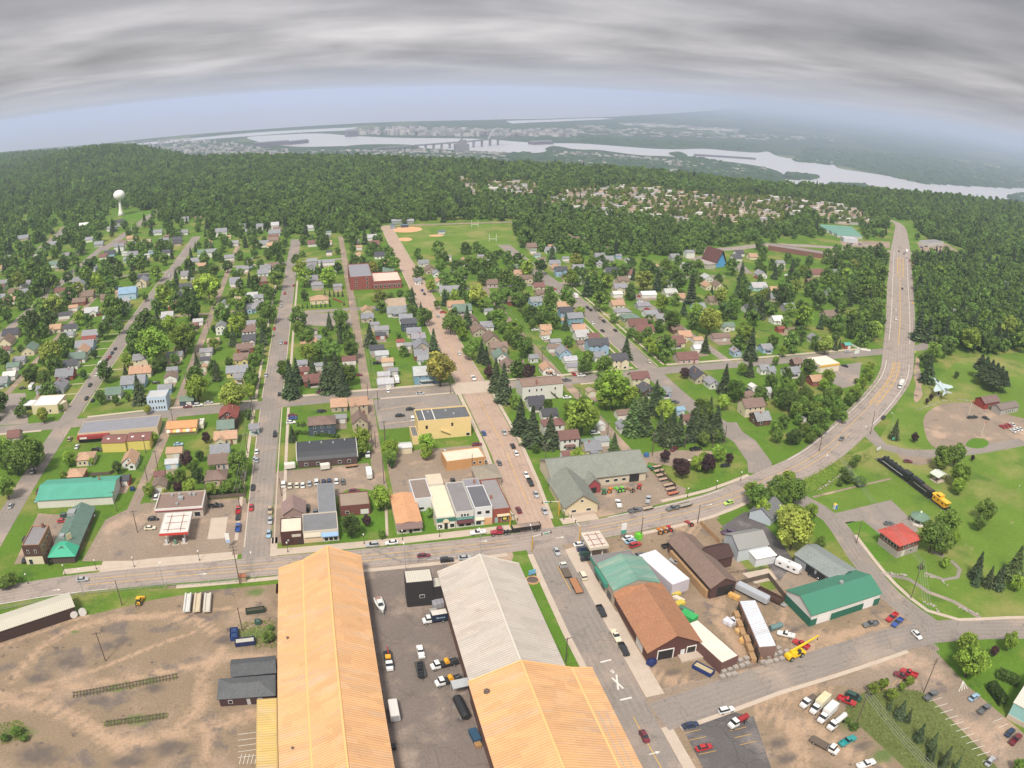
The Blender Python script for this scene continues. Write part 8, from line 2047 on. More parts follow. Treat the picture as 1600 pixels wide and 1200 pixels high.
b = MB(); b.lathe(0, 0, [(2.2, 0), (2.2, .5), (1.9, .5), (1.9, .35), (.05, .36)], 20); b.build('rim', 'clay', r_)
b = MB(); b.lathe(0, 0, [(1.88, .36), (1.2, .55), (.05, .6)], 14); b.build('soil', 'oldwood', r_)
tag(r_, 'round red-rimmed planter on the mown grass strip', 'planter')
g = G(380, 908)
r_ = empty('kiosk', (g.x, g.y, 0)); b = MB(); b.box(0, 0, 0, 2.2, 1.6, 2.4); b.build('wall', 'paint', r_, (.4, .3, .22)); b = gable_roof(2.4, 1.8, 2.4, .5, .2, 'x', .1); b.build('roof', 'shingle', r_, (.3, .12, .07))
tag(r_, 'small brown roadside kiosk at the foot of the tall utility pole', 'kiosk')
# fences
def fence(pts, h, m, label, posts=3.0, col=None, name='fence', rails=False):
    P = [Vector((p[0], p[1], 0)) for p in pts]
    r = empty(name, P[0])
    b = MB(); pm = None
    for a, c in zip(P[:-1], P[1:]):
        d = c - a; L = d.length; rz = math.atan2(d.y, d.x); mid = (a + c) / 2 - P[0]
        if rails:
            for z in (h * .45, h * .9): b.box(mid.x, mid.y, z, L, .06, .12, rz)
        else: b.box(mid.x, mid.y, .1, L, .06, h - .1, rz)
        for k in range(int(L / posts) + 1):
            q = a + d * min(1, k * posts / L) - P[0]
            if pm is None: pb = MB(); pb.box(0, 0, 0, .12, .12, h + .1); po = pb.build('post', m if m != 'paint' else 'white', r, col); pm = po.data
            else: po = bpy.data.objects.new('post', pm); COL.objects.link(po); po.parent = r; po.color = (*(col or (1, 1, 1)), 1)
            po.location = q; po.rotation_euler = (0, 0, rz)
    b.build('panel', m, r, col)
    tag(r, label, 'fence')
fence([G(1094, 820), G(1124, 850)], 1.9, 'wood', 'new orange timber fence beside the open lumber shed')
fence([G(1152, 915), G(1200, 903), G(1235, 948)], 2.0, 'oldwood', 'weathered grey board fence around the rusty dump trailer')
fence([G(1140, 897), G(1206, 888)], 1.0, 'oldwood', 'low rail fence in front of the concrete slab by the metal shop', rails=True)
fence([G(246, 782), G(312, 782), G(383, 776)], 1.8, 'oldwood', 'dark board fence and hedge line behind the gas station lot')
fence([G(142, 744), G(172, 742), G(180, 738)], 1.6, 'oldwood', 'grey board fence between the two small west gardens')
fence([G(1330, 540), G(1345, 547), G(1360, 549)], 1.3, 'paint', 'white picket fence beside the highway junction', col=(.72, .71, .68))
fence([G(583, 862), G(625, 880), G(700, 874), G(746, 868)], 1.6, 'steel', 'thin wire fence between the warehouse yard and the main road', rails=True)
fence([G(0, 955), G(50, 945), G(130, 930), G(260, 917), G(375, 910)], 1.5, 'steel', 'thin wire fence along the dirt yard verge', rails=True)
fence([G(520, 468), G(535, 474)], 1.5, 'brick', 'red board fence beside the tan house near the school', col=(.3, .09, .06))
fence([G(1030, 738), G(1056, 762)], 1.6, 'oldwood', 'dark fence behind the row of flat trailers')
fence([G(131, 498), G(163, 492)], 1.6, 'brick', 'dark red board fence left of the big green tree', col=(.2, .05, .04))
fence([G(595, 636), G(624, 632), G(662, 627)], 1.4, 'steel', 'low grey barrier across the parking lot behind the yellow hall', rails=False) if False else None
r_ = fence([G(594, 642), G(640, 635), G(664, 631)], .8, 'concrete', 'low concrete barrier in the grey lot, farther one', posts=50)
r_ = fence([G(603, 664), G(645, 659), G(662, 655)], .8, 'concrete', 'low concrete barrier in the grey lot, nearer one', posts=50)
# stacks in the yards
def pile(name, px, py, a, b_, h, m, col, label, cat, rz=0.0, group=None, caps=True):
    g = G(px, py, h / 2)
    r = empty(name, (g.x, g.y, .03), rz)
    b = MB(); b.box(0, 0, .14, a, b_, h - .14); b.build('stack', m, r, col)
    b = MB()
    for s in (-1, 0, 1): b.box(s * a * .4, 0, 0, .12, b_, .13)
    b.build('pallet', 'oldwood', r)
    tag(r, label, cat, group)
    return r
n = 0
for row_, (x0, y0, dx, dy, cnt) in enumerate(((1128, 1041, 9.5, -3.0, 5), (1130, 1049, 9.5, -3.0, 5), (1128, 1057, 9.8, -2.0, 3), (1198, 1018, 9, -2.6, 3), (1201, 1026, 9, -2.6, 4), (1204, 1034, 9, -2.4, 3), (1192, 1034, 6, 2, 2))):
    for k in range(cnt):
        pile('stone_pallet', x0 + dx * k + random.uniform(-.8, .8), y0 + dy * k + random.uniform(-.8, .8), 1.5, 1.3, random.uniform(.8, 1.3), 'rock', None, 'pallet of tan stone at the near ends of the two long yard sheds', 'pallet', R(12) + random.uniform(-.1, .1), 'pallets of stone at the ends of the sheds')
for k, (px, py, a, b_, h, c, lb) in enumerate(((1139, 972, 3.4, 2.4, 1.4, (.68, .68, .74), 'white wrapped lumber stack beside the pale blue-white shed, left of a pair'), (1148, 970, 2.4, 2.6, 1.4, (.68, .68, .74), 'white wrapped lumber stack beside the pale blue-white shed, right of a pair'), (1156, 985, 3.0, 1.8, 1.2, (.66, .42, .18), 'orange topped lumber stack between wrapped lumber and the long board stack'), (1166, 1004, 4.6, 1.6, 1.3, (.70, .42, .16), 'long orange board stack standing in the timber yard'),
                                             (1056, 928, 3, 1.8, 1.0, (.62, .48, .10), 'yellow wrapped stack behind the rust orange store, farther one'), (1060, 936, 4, 1.6, 1.0, (.74, .62, .52), 'white and orange banner-wrapped stack behind the rust orange store'), (1062, 943, 3.2, 2.0, 1.2, (.64, .50, .08), 'yellow wrapped stack behind the rust orange store, nearer one'), (1076, 963, 5.2, 3.0, 1.8, (.05, .42, .12), 'bright green covered stack behind the rust orange store'), (1072, 954, 5.0, 1.6, 1.2, (.10, .20, .15), 'dark green covered stack next to the bright green one'), (1147, 932, 4, 1.6, 1.4, (.68, .40, .13), 'orange board stack at the far end of the pale blue-white shed'), (1184, 1024, 3.6, 1.4, 1.0, (.52, .30, .12), 'brown board stack at the near end of the pale blue-white shed'))):
    pile('lumber_stack', px, py, a, b_, h, 'board', c, lb, 'lumber stack', R(-60) if a > 3.2 else R(12))
r_ = pile('lumber_stack', 677, 956, 2.2, 1.6, 1.6, 'board', (.4, .38, .36), 'grey crate stack in front of the black storage block', 'crate stack')
for k in range(3):
    pile('crate', 679 + 6.2 * k, 944 - 2 * k, 1.4, 3.4, 1.8, 'paint', (.33, .33, .37), ['grey bundled crate by the grey warehouse, left of three', 'grey bundled crate by the grey warehouse, middle of three', 'grey bundled crate by the grey warehouse, right of three'][k], 'crate')
for k, c in enumerate(((.62, .61, .58), (.6, .5, .36), (.62, .58, .5))):
    g = G(293 + 15.5 * k, 942, 1)
    r_ = empty('flatbed_trailer', (g.x, g.y, .02), R(92))
    b = MB(); b.box(0, 0, .9, 9.6, 2.4, .35)
    b.build('deck', 'board', r_, c)
    b = MB()
    for s in (-.8, .8): b.box(0, s, 1.26, 9.6, .5, .35)
    b.build('load', 'board', r_, c)
    wheels(r_, (-3.4, -2.4), 1.0, .46)
    tag(r_, ['white flatbed trailer, left of the three parked side by side at the verge', 'tan flatbed trailer, middle of the three parked side by side at the verge', 'cream flatbed trailer, right of the three parked side by side at the verge'][k], 'trailer')
def dumpster(px, py, a, b_, h, col, rz, label, fill=None):
    g = G(px, py, h / 2)
    r = empty('dumpster', (g.x, g.y, .03), rz)
    b = MB(); b.box(0, 0, .1, a, b_, .12)
    for s in (-1, 1): b.box(0, s * b_ / 2, .1, a, .1, h); b.box(s * a / 2, 0, .1, .1, b_ + .1, h)
    b.build('body', 'paint', r, col)
    b = MB(); b.frus(-a / 2 + .1, a / 2 - .1, -b_ / 2 + .1, b_ / 2 - .1, .22, -a / 2 + .3, a / 2 - .3, -b_ / 2 + .3, b_ / 2 - .3, h * .95); b.build('contents', 'board', r, fill or (.5, .48, .42))
    tag(r, label, 'dumpster')
dumpster(383, 1003, 6, 2.3, 1.5, (.02, .03, .10), R(4), 'long dark blue open dumpster filled with white scrap')
dumpster(366, 987, 2.4, 2.2, 1.5, (.02, .05, .15), R(4), 'dark blue closed dumpster near the weed patch, farther of a pair', (.03, .06, .16))
dumpster(366, 995, 2.4, 2.2, 1.5, (.02, .05, .17), R(4), 'dark blue closed dumpster near the weed patch, nearer of a pair', (.03, .06, .16))
dumpster(399, 954, 6, 1.8, 1.3, (.03, .05, .035), R(6), 'long dark green open container near the orange warehouse', (.08, .07, .05))
dumpster(403, 972, 1.8, 1.4, 1.3, (.05, .11, .09), R(4), 'small green utility box on a concrete pad', (.1, .16, .13))
dumpster(1099, 1046, 6.2, 2.2, 1.4, (.02, .04, .16), R(-58), 'blue open dumpster full of debris beside the cream-roofed shed', (.5, .42, .26))
dumpster(1018, 1035, 2.2, 2.0, 1.5, (.02, .035, .14), R(30), 'small blue dumpster at the corner of the rust orange lumber store', (.03, .05, .16))
dumpster(207, 764, 1.9, 1.5, 1.3, (.02, .05, .13), R(4), 'small blue dumpster behind the teal-roofed hall', (.03, .05, .14))
dumpster(1010, 711, 1.8, 1.5, 1.5, (.05, .16, .35), R(4), 'blue bin at the head of the gravel car park', (.06, .18, .4))
dumpster(998, 838, 1.9, 1.9, 2.2, (.15, .58, .04), R(10), 'bright green box beside the parked red car at the pump canopy', (.18, .62, .05))
r_ = empty('storage_tank', (G(721, 1106, 1.6).x, G(721, 1106, 1.6).y, .6), R(-82))
for v in ((-4, 4, 1.5),): b = MB(); b.tube((-3.6, 0, 1.3), (3.6, 0, 1.3), 1.3, 1.3, 18); b.tube((3.6, 0, 1.3), (4.0, 0, 1.3), 1.3, .8, 18); b.tube((-4.0, 0, 1.3), (-3.6, 0, 1.3), .8, 1.3, 18); b.build('tank', 'sootshade', r_)
for s in (-1, 1): b = MB(); b.box(s * 2.4, 0, -.58, .4, 2.4, .7); b.build('cradle', 'steel', r_)
tag(r_, 'big black horizontal tank beside the orange warehouse wall in the yard', 'tank')
r_ = empty('storage_tank', (G(1212, 980, 1).x, G(1212, 980, 1).y, .3), R(5))
b = MB(); b.tube((-2.2, 0, 1.0), (2.2, 0, 1.0), .95, .95, 14); b.build('tank', 'paint', r_, (.13, .21, .21))
for s in (-1, 1): b = MB(); b.box(s * 1.4, 0, -.28, .3, 1.7, .5); b.build('cradle', 'steel', r_)
tag(r_, 'grey-green horizontal tank behind the pale blue-white shed', 'tank')
for k, (px, py) in enumerate(((115, 960), (129, 957))):
    g = G(px, py, 1.2); r_ = empty('cable_reel', (g.x, g.y, 1.35), R(30))
    b = MB()
    for s in (-.5, .5): b.tube((0, s - .06, 0), (0, s + .06, 0), 1.3, 1.3, 16)
    b.build('flanges', 'white', r_); b = MB(); b.tube((0, -.44, 0), (0, .44, 0), .6, .6, 12); b.build('drum', 'wood', r_)
    tag(r_, ['white cable reel leaning at the end of the long barn, left one', 'white cable reel leaning at the end of the long barn, right one'][k], 'cable reel')
pile('machine_crate', 742, 1150, 2.0, 4.2, 1.8, 'paint', (.03, .08, .14), 'dark blue machine crate against the orange warehouse wall at the bottom of the yard', 'crate', R(8))
pile('machine_crate', 747, 1164, 1.6, 1.6, 1.0, 'board', (.42, .24, .1), 'small orange wooden crate beside the dark blue machine crate', 'crate', R(8))
pile('machine_crate', 614, 1167, 1.5, 1.5, 1.1, 'sootshade', None, 'small black crate against the long orange warehouse near the bottom', 'crate')
for k in range(5):
    g = G(656 + .6 * k, 1037 + 5 * k, 1.2); o = MB(); o.frus(-.8, .8, -.45, .45, 0, -.5, .6, -.3, .3, .8 + .15 * (k % 3)); o.tube((-.3, 0, .6), (.5, .1, 1.2), .12, n=6)
    q = o.build('engine_part', 'sootshade', None, None, (g.x, g.y, 1.06)); later(q, 'black machine part loaded on the trailer', 'machinery', 'machine parts on the equipment trailer', (g.x, g.y, 1.2))
# old rails in the dirt yard
def track(a, b_, ties, label):
    P, Q = G(*a), G(*b_)
    d = (Q - P); L = d.length; rz = math.atan2(d.y, d.x)
    r = empty('railway_track', (P + Q) / 2, rz)
    b = MB()
    for s in (-.72, .72): b.box(0, s, .22, L, .09, .15)
    b.build('rails', 'oldwood', r)
    b = MB()
    for k in range(int(L / 1.0)): b.box(-L / 2 + .5 + 1.0 * k, 0, .04, .28, 2.5, .18)
    b.build('sleepers', 'oldwood', r)
    tag(r, label, 'track')
track((113, 1086), (279, 1056), 40, 'short piece of old railway track lying across the dirt yard')
track((165, 1131), (262, 1118), 24, 'overgrown piece of old railway track nearest the bottom of the dirt yard')
def weeds(name, polys, n, h, col):
    V, T = [], []
    for P in polys:
        P = [p for p in P]
        x0, x1 = min(p.x for p in P), max(p.x for p in P); y0, y1 = min(p.y for p in P), max(p.y for p in P)
        c = 0
        while c < n:
            x, y = random.uniform(x0, x1), random.uniform(y0, y1)
            c += 1
            if not in_poly(x, y, P): continue
            a = random.uniform(0, 6.28); s = random.uniform(.08, .22); hh = h * random.uniform(.3, 1.1)
            dx, dy = math.cos(a) * s, math.sin(a) * s; lx, ly = random.uniform(-.4, .4), random.uniform(-.4, .4)
            V += [(x - dx, y - dy, .02), (x + dx, y + dy, .02), (x + dx + lx, y + dy + ly, hh), (x - dx + lx, y - dy + ly, hh)]; T += [random.uniform(.7, 1.3)] * 4
    me = quad_mesh(name, np.array(V), np.array(T), 'leaf')
    o = bpy.data.objects.new(name, me); COL.objects.link(o); o.color = col + (1,); o['kind'] = 'stuff'
weeds('weeds', [GL((113, 1083), (200, 1066), (278, 1052), (278, 1060), (200, 1078), (115, 1091)), GL((160, 1128), (262, 1113), (264, 1122), (165, 1136)), GL((372, 975), (400, 968), (432, 970), (432, 1012), (402, 1014), (376, 1000)), GL((0, 1130), (30, 1125), (52, 1150), (0, 1165))], 1200, .22, (.22, .29, .07))
weeds('tall_grass', [GL((1316, 1110), (1360, 1076), (1436, 1078), (1450, 1100), (1560, 1230), (1480, 1260), (1400, 1180), (1340, 1128)), GL((1270, 768), (1330, 722), (1358, 702), (1362, 716), (1300, 760), (1285, 778))], 5000, .3, (.19, .225, .07))
weeds('tall_grass', [GL((1322, 612), (1345, 600), (1372, 565), (1380, 575), (1368, 610), (1335, 640), (1300, 668)), GL((1216, 756), (1260, 745), (1330, 706), (1345, 718), (1310, 745), (1260, 775))], 6000, .45, (.20, .29, .055))
# rocks edging the park paths
rk = []
for line in ([(1376, 895), (1400, 897), (1420, 899)], [(1445, 900), (1470, 905), (1482, 918)], [(1445, 942), (1462, 948), (1468, 960)], [(1435, 640), (1470, 628), (1500, 625), (1525, 628)], [(1340, 724), (1300, 752), (1276, 768)], [(1500, 950), (1530, 962)]):
    for (a, c) in zip(line[:-1], line[1:]):
        n = max(2, int(math.hypot(c[0] - a[0], c[1] - a[1]) / 4))
        for k in range(n):
            g = G(a[0] + (c[0] - a[0]) * k / n + random.uniform(-1, 1), a[1] + (c[1] - a[1]) * k / n + random.uniform(-1, 1))
            s = random.uniform(.35, .8)
            b = MB(); bm_ = bmesh.new(); bmesh.ops.create_icosphere(bm_, subdivisions=1, radius=s)
            for v in bm_.verts: v.co *= random.uniform(.7, 1.15); v.co.z *= .6
            b.add([tuple(v.co) for v in bm_.verts], [tuple(v.index for v in f.verts) for f in bm_.faces]); bm_.free()
            o = b.build('boulder', 'rock', None, None, (g.x, g.y, s * .25))
            tag(o, 'pale boulder edging the park lawns and paths', 'boulder', 'pale boulders edging the park')
# hedges
def hedge(a, b_, w, h, label):
    P, Q = G(*a), G(*b_); d = Q - P; L = d.length; rz = math.atan2(d.y, d.x)
    n = int(L * w * h * 26)
    V, T = [], []
    for _ in range(n):
        p = Vector((random.uniform(-L / 2, L / 2), random.uniform(-w / 2, w / 2), random.uniform(0, h)))
        f = random.randrange(3)
        if f == 0: p.z = h + random.uniform(-.2, .12)
        elif f == 1: p.y = random.choice((-1, 1)) * w / 2 + random.uniform(-.15, .15)
        q = Vector((random.gauss(0, 1), random.gauss(0, 1), random.gauss(0, 1))).normalized(); t = q.orthogonal().normalized(); u = q.cross(t); s = random.uniform(.2, .4)
        V += [p - t * s - u * s, p + t * s - u * s, p + t * s + u * s, p - t * s + u * s]; T += [random.uniform(.75, 1.25)] * 4
    me = quad_mesh('hedge', np.array([tuple(v) for v in V]), np.array(T), 'leaf')
    o = bpy.data.objects.new('hedge', me); COL.objects.link(o); o.location = (P + Q) / 2; o.rotation_euler = (0, 0, rz); o.color = (.085, .15, .035, 1)
    tag(o, label, 'hedge')
hedge((252, 779), (383, 771), 2.0, 2.0, 'long dark hedge behind the gas station and its board fence')
hedge((1408, 672 + 4), (1409, 672), 1, 1, 'tiny clipped hedge beside the spruce at the museum drive') if False else None
hedge((1546, 1075), (1566, 1102), 2.6, 2.6, 'dark clipped hedge in front of the mint green hall, nearer one')
hedge((1558, 1056), (1590, 1070), 2.6, 2.4, 'dark clipped hedge in front of the mint green hall, farther one')
hedge((463, 668 + 9), (530, 684), 1.4, 1.1, 'low hedge between the dark slate house garden and the black hall')
# power lines over the park and the parking lots
tops = [(1160, 640, 9), (1423, 935, 15), (1443, 1082, 13), (1580, 1290, 13)]
def wire(a, b_, off, label):
    P, Q = Vector(a), Vector(b_)
    n = (Q - P).cross(Vector((0, 0, 1))).normalized() * off
    b = MB(); pts_ = [P + n + (Q - P) * t + Vector((0, 0, -4 * 1.6 * t * (1 - t))) for t in [i / 10 for i in range(11)]]
    for u, v in zip(pts_[:-1], pts_[1:]): b.tube(u, v, .035, n=4)
    o = b.build('power_line', 'steel'); tag(o, label, 'power line', 'thin power lines across the park' if 'park' in label else 'thin power lines along the alleys')
def top(px, py, h): g = G(px, py); return (g.x, g.y, h)
for off in (-1.2, -.4, .4, 1.2):
    wire(top(1280, 705, 10), top(1423, 935, 14.6), off, 'thin power line strung between the tall poles of the park')
    wire(top(1423, 935, 14.6), top(1443, 1082, 12.6), off, 'thin power line strung between the tall poles of the park')
    wire(top(1336, 1136, 12.6), top(1470, 1290, 12.6), off, 'thin power line strung between the tall poles of the park')
for a, b_ in ALLEY:
    for off in (-.9, .9): wire((a.x, a.y, 9.3), (b_.x, b_.y, 9.3), off, 'thin power line strung along an alley or street between wooden poles')
# playing field
def goal(px, py, w, label):
    g = G(px, py); r = empty('goal', (g.x, g.y, 0))
    b = MB()
    for s in (-1, 1): b.tube((s * w / 2, 0, 0), (s * w / 2, 0, 8), .18, n=6)
    b.tube((-w / 2, 0, 3), (w / 2, 0, 3), .18, n=6); b.build('frame', 'white', r); tag(r, label, 'goal')
goal(742, 355, 7, 'white goal posts at the far end of the playing field'); goal(770, 378, 7, 'white goal posts at the near end of the playing field')
for (px, py, w, d, h, c, l) in ((690, 365.5, 7, 4, 3, (.5, .52, .54), 'small white field house in the middle of the ball field'), (632, 355, 8, 3, 2.6, (.07, .08, .1), 'dark dugout behind the tan infield'), (614, 357, 5, 4, 4.5, (.25, .3, .33), 'dark press box at the corner of the ball field')):
    g = G(px, py); r_ = building('field_house', g.x, g.y, w, d, h, 'gx', rise=.8, wall=('paint', c), roof=('shingle', (.12, .16, .2))); tag(r_, l, 'field house')
g = G(616, 344 + 3); r_ = building('house', g.x, g.y + 6, 7, 7, 6, 'gx', wall=('siding', (.66, .65, .63)), roof=('shingle', (.4, .38, .36))); tag(r_, 'tall white house standing against the woods behind the ball field', 'house')
for (px, c) in ((621, 13), (637, 13)):
    g = G(px, 348.5); r_ = building('house', g.x, g.y, c, 7, 2.8, 'gx', rise=1.6, wall=('siding', (.36, .36, .36)), roof=('shingle', (.3, .3, .32))); tag(r_, 'long low grey house below the tall white house by the ball field, ' + ('left one' if px == 621 else 'right one'), 'house')
# flag pole
g = G(1591, 765); r_ = empty('golf_flag', (g.x, g.y, 0)); b = MB(); b.tube((0, 0, 0), (0, 0, 2.2), .03, n=5); b.build('stick', 'white', r_); b = MB(); b.box(.3, 0, 1.8, .6, .03, .4); b.build('flag', 'paint', r_, (.75, .74, .7)); tag(r_, 'small white golf flag on the pale putting green', 'flag')
for (px, py, h) in ((1513, 652, 10), (1533, 684, 9)):
    g = G(px, py); r_ = empty('flag_pole', (g.x, g.y, 0)); b = MB(); b.tube((0, 0, 0), (0, 0, h), .08, .05, 6); b.build('post', 'white', r_); b = MB(); b.box(.7, 0, h - 1, 1.3, .04, .8); b.build('flag', 'paint', r_, (.5, .12, .12)); tag(r_, 'white flag pole on the gravel museum lot' if px == 1513 else 'white flag pole on the round grass island', 'flag pole')
# the parked-up concrete pad, garden bed
sheet('concrete_pad', GL((1160, 896), (1200, 888), (1214, 905), (1180, 912)), 5, 'concrete')
sheet('concrete_pad', [(-50, 242), (-43.5, 242), (-43.5, 257), (-50, 257)], 6, 'concrete')
# ------------------------------------------------------------------ far below: bridge, power station, docks, city
def far_pt(px, py, h=0): g = G(px, py, LOW); return Vector((g.x, g.y, LOW + h))
A_ = [far_pt(590, 236), far_pt(640, 234), far_pt(690, 232.5), far_pt(740, 230.5), far_pt(790, 226)]
r_ = empty('bridge', tuple(A_[0]))
b = MB()
hs = [12, 18, 26, 34, 40]
for (p, q, h0, h1) in zip(A_[:-1], A_[1:], hs[:-1], hs[1:]):
    d = q - p; L = d.length; rz = math.atan2(d.y, d.x); n_ = 6
    for k in range(n_):
        m = p + d * ((k + .5) / n_) - A_[0]; b.box(m.x, m.y, h0 + (h1 - h0) * (k + .5) / n_, L / n_, 18, 8, rz)
b.build('deck', 'paint', r_, (.20, .19, .21))
for (p, q, h0, h1) in zip(A_[:-1], A_[1:], hs[:-1], hs[1:]):
    for k in range(4):
        m = p + (q - p) * (k / 4) - A_[0]; c = MB(); c.box(m.x, m.y, 0, 12, 14, h0 + (h1 - h0) * k / 4 + 1); c.build('pier', 'paint', r_, (.19, .18, .2))
p, q = A_[3].lerp(A_[4], .45) - A_[0], A_[4] - A_[0]
c = MB()
for k in range(10):
    t0, t1 = k / 10, (k + 1) / 10
    c.tube(p.lerp(q, t0) + Vector((0, 0, 42 + 60 * 4 * t0 * (1 - t0))), p.lerp(q, t1) + Vector((0, 0, 42 + 60 * 4 * t1 * (1 - t1))), 6, n=5)
c.build('arch', 'steel', r_)
tag(r_, 'long low bridge on many piers crossing the river far below', 'bridge')
g = far_pt(721, 236)
r_ = empty('power_station', tuple(g))
b = MB(); b.box(0, 0, 0, 76, 50, 40); b.box(10, 16, 40, 36, 24, 20); b.build('hall', 'paint', r_, (.22, .21, .22))
b = MB(); b.tube((8, 40, 0), (8, 40, 105), 6, 4.5, 12); b.build('chimney', 'paint', r_, (.22, .21, .22))
tag(r_, 'dark power station with one tall chimney beside the bridge', 'power station')
def dock(a, b_, h, w, label, col=(.13, .11, .14)):
    P, Q = far_pt(*a), far_pt(*b_); d = Q - P; r = empty('ore_dock', tuple((P + Q) / 2), math.atan2(d.y, d.x))
    c = MB(); c.box(0, 0, 0, d.length, w, h); c.build('deck', 'paint', r, col); c = MB(); c.box(0, 0, h, d.length * .98, w * .4, h * .25); c.build('track_deck', 'steel', r); tag(r, label, 'dock')
dock((398, 230), (452, 226), 26, 30, 'long dark ore dock reaching into the bay, left of the pair')
dock((452, 226.5), (481, 223.5), 22, 26, 'dark ore dock reaching into the bay, right of the pair')
dock((541, 214), (557, 213), 45, 60, 'dark grain terminal block on the far point of the bay')
dock((830, 226), (860, 225), 18, 60, 'dark dock at the river bend right of the bridge')
dock((1085, 243.5), (1180, 249.5), 10, 24, 'low causeway along the near river bank')
mat('cityblock', (.33, .31, .29), var=.05, island=.5, rough=.9)
def city(name, regions):
    b = MB()
    for (P, n, s, hmax) in regions:
        xs, ys = [p[0] for p in P], [p[1] for p in P]
        c = 0
        while c < n:
            x, y = random.uniform(min(xs), max(xs)), random.uniform(min(ys), max(ys))
            if not in_poly(x, y, [Vector(p) for p in P]): continue
            c += 1
            g = G(x, y, LOW); k = random.uniform(.5, 1.6)
            b.box(g.x, g.y, LOW + .3, s * .7 * k, s * .7 * random.uniform(.5, 1.5), random.uniform(4, hmax), random.uniform(0, 1.5))
    o = b.build(name, 'cityblock'); o['kind'] = 'stuff'
city('distant_city', [([(80, 232), (300, 216), (420, 232), (480, 240), (240, 245)], 420, 30, 16), ([(470, 238), (640, 234), (790, 241), (800, 254), (480, 246)], 520, 24, 14), ([(640, 200), (900, 205), (900, 214), (640, 213)], 330, 42, 26), ([(860, 236), (980, 244), (1200, 264), (1190, 276), (860, 262)], 420, 24, 12),
                      ([(975, 192), (1060, 196), (1150, 203), (1150, 206), (1040, 200), (975, 196)], 90, 120, 14), ([(560, 206), (640, 204), (640, 212), (560, 211)], 80, 50, 45), ([(1130, 270), (1190, 268), (1195, 271), (1130, 275)], 26, 60, 10), ([(900, 196), (1300, 214), (1300, 222), (900, 210)], 140, 60, 10)])
# low wooded hills and shore trees of the lowland read as one dark mass
def lowland_trees():
    V, F = [], []
    for (P, n) in (([(1050, 240), (1200, 268), (1230, 300), (1100, 296)], 700), ([(1240, 252), (1330, 262), (1440, 287), (1600, 296), (1600, 262), (1400, 240), (1260, 232)], 1500), ([(800, 240), (1000, 250), (1100, 270), (820, 262)], 700), ([(480, 238), (800, 244), (820, 256), (480, 248)], 420), ([(900, 215), (1180, 228), (1180, 234), (960, 226), (900, 221)], 500), ([(1290, 290), (1345, 288), (1390, 299), (1310, 300)], 160), ([(1228, 272), (1278, 276), (1270, 281), (1230, 281)], 90), ([(1575, 306), (1640, 300), (1640, 322), (1580, 318)], 120)):
        Pv = [Vector(p) for p in P]; xs, ys = [p[0] for p in P], [p[1] for p in P]; c = 0
        while c < n:
            x, y = random.uniform(min(xs), max(xs)), random.uniform(min(ys), max(ys))
            if not in_poly(x, y, Pv): continue
            c += 1
            g = G(x, y, LOW); s = random.uniform(12, 34); h = random.uniform(9, 17); o = len(V)
            for k in range(6): V.append((g.x + s * math.cos(k * 1.047) * random.uniform(.8, 1.3), g.y + s * math.sin(k * 1.047) * random.uniform(.8, 1.3), LOW - 1))
            for k in range(6): V.append((g.x + s * .7 * math.cos(k * 1.047), g.y + s * .7 * math.sin(k * 1.047), LOW + h * random.uniform(.6, 1)))
            V.append((g.x, g.y, LOW + h))
            for k in range(6): F += [(o + k, o + (k + 1) % 6, o + 6 + (k + 1) % 6, o + 6 + k), (o + 6 + k, o + 6 + (k + 1) % 6, o + 12)]
    b = MB(); b.v, b.f, b.m = V, F, [0] * len(F)
    o = b.build('lowland_woods', 'farwood'); o['kind'] = 'stuff'
mat('farwood', (.048, .082, .035), var=.1, vs=.01, island=.25, rough=1, spec=0)
lowland_trees()
# ------------------------------------------------------------------ the air: pale haze over everything
hz = bpy.data.materials.new('haze')
hz.use_nodes = True
t_ = hz.node_tree; t_.nodes.clear()
pv = t_.nodes.new('ShaderNodeVolumePrincipled'); out = t_.nodes.new('ShaderNodeOutputMaterial')
pv.inputs['Color'].default_value = (.66, .755, 1.0, 1); pv.inputs['Density'].default_value = 0.0001; pv.inputs['Anisotropy'].default_value = 0.0
t_.links.new(pv.outputs[0], out.inputs['Volume'])
b = MB(); b.box(0, 0, LOW - 2, 130000, 130000, 400)
o = b.build('haze', []); o.data.materials.append(hz); o['kind'] = 'stuff'
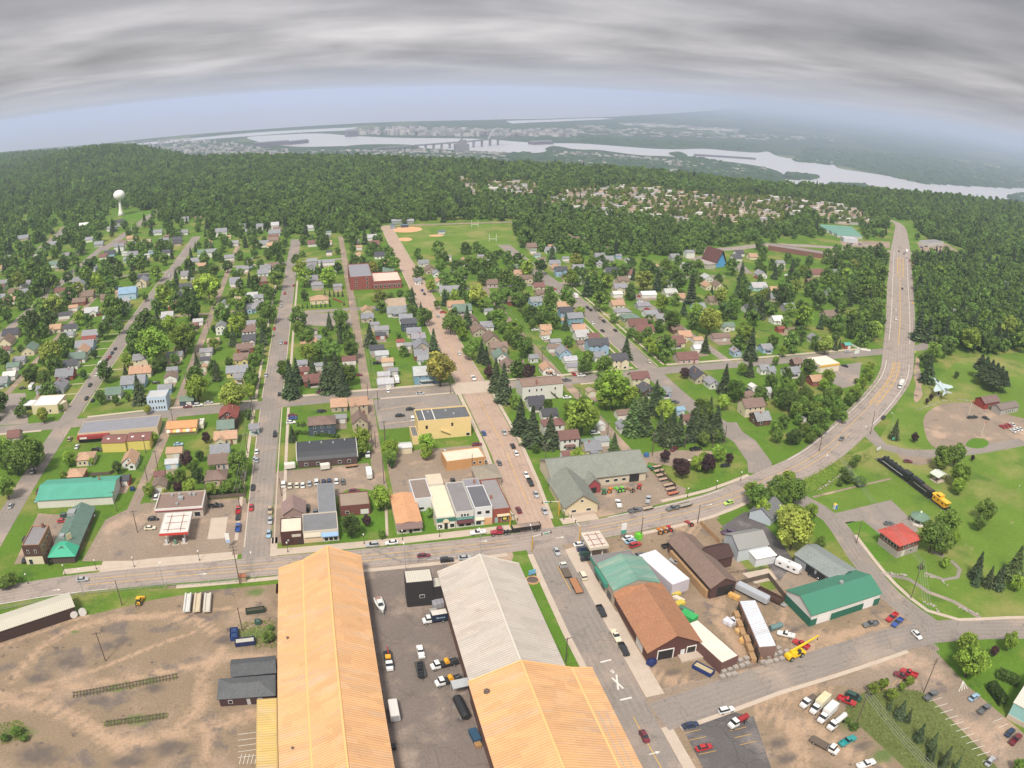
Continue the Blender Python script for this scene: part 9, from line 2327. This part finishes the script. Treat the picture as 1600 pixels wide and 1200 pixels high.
# ------------------------------------------------------------------ labels that single one thing out
MARKS = [(G(*p), n) for p, n in (((189, 337), 'water tower'), ((247, 635), 'pale blue cube house'), ((80, 640), 'bank'), ((588, 450), 'red brick school'), ((520, 710), 'black barrel-roofed hall'), ((692, 670), 'tall yellow hall'), ((1126, 415), 'A-frame church'), ((846, 618), 'long white apartment house'),
         ((122, 775), 'teal-roofed hall'), ((285, 800), 'left gas station'), ((130, 840), 'green-roofed restaurant'), ((57, 860), 'tan brick building'), ((185, 680), 'long dark red store front'), ((465, 845), 'maroon tavern'), ((635, 820), 'orange-roofed store'), ((740, 810), 'row of stores'), ((905, 760), 'implement store'), ((940, 845), 'beige pump canopy'),
         ((985, 895), 'green-roofed auto shop'), ((1040, 985), 'rust orange lumber store'), ((1110, 880), 'open lumber shed'), ((1170, 855), 'metal shop'), ((1315, 950), 'green pole barn'), ((1405, 850), 'red-roofed park house'), ((1425, 755), 'black locomotive'), ((1480, 785), 'yellow caboose'), ((1465, 605), 'fighter jet'), ((1545, 632), 'barn red museum'),
         ((1300, 580), 'highway gas station'), ((1310, 365), 'teal storage rows'), ((1250, 393), 'long shopping strip'), ((720, 370), 'playing field'), ((505, 1000), 'long orange warehouse'), ((660, 920), 'black storage block'), ((1250, 1020), 'yellow crane'), ((1285, 1110), 'row of box trucks'), ((1600, 1110), 'mint green hall'), ((388, 1085), 'dark office buildings'), ((60, 985), 'long brown barn'),
         ((1010, 320), 'trailer park middle'), ((1150, 330), 'trailer park right end'), ((880, 312), 'trailer park left end'), ((735, 295), 'small trailer park by the woods'), ((1190, 640), 'dark log house'), ((688, 580), 'golden tree'), ((505, 660), 'dark slate house'), ((1400, 380), 'far highway junction'), ((1230, 820), 'olive park road tree'), ((430, 636), 'middle avenue crossing'), ((1017, 580), 'east avenue crossing'), ((120, 660), 'west avenue crossing'), ((750, 608), 'concrete avenue crossing'))]
ORD = ['nearest', 'second nearest', 'third nearest', 'fourth nearest', 'fifth nearest', 'sixth nearest', 'seventh nearest', 'eighth nearest', 'ninth nearest', 'tenth nearest']
def ordn(i):
    if i < 10: return ORD[i]
    s = i + 1
    return f"{s}{'th' if 10 <= s % 100 <= 20 else {1: 'st', 2: 'nd', 3: 'rd'}.get(s % 10, 'th')} nearest"
mk = [(PX(g), g, n) for g, n in MARKS]
bins = {}
for rec in LATE:
    o, look, cat, group, pos = rec
    px, py = PX(pos)
    best = min(mk, key=lambda m: (m[0][0] - px) ** 2 + (2.2 * (m[0][1] - py)) ** 2)
    (mx, my), mg, mn = best
    dx, dy = px - mx, 1.8 * (py - my)
    side = ('left of' if dx < 0 else 'right of') if abs(dx) >= abs(dy) else ('beyond' if dy < 0 else 'in front of')
    bins.setdefault((look, side, mn), []).append((math.hypot(px - mx, py - my), o, group))
for (look, side, mn), L in bins.items():
    L.sort(key=lambda q: q[0])
    for i, (d, o, group) in enumerate(L):
        o['label'] = f'{look} {side} the {mn}' if len(L) == 1 else f'{look}, {ordn(i)} {side} the {mn}'
        o['group'] = group
print('OBJECTS', len(bpy.data.objects), 'LATE', len(LATE), 'houses', NH, nfar, 'mobile', nm)
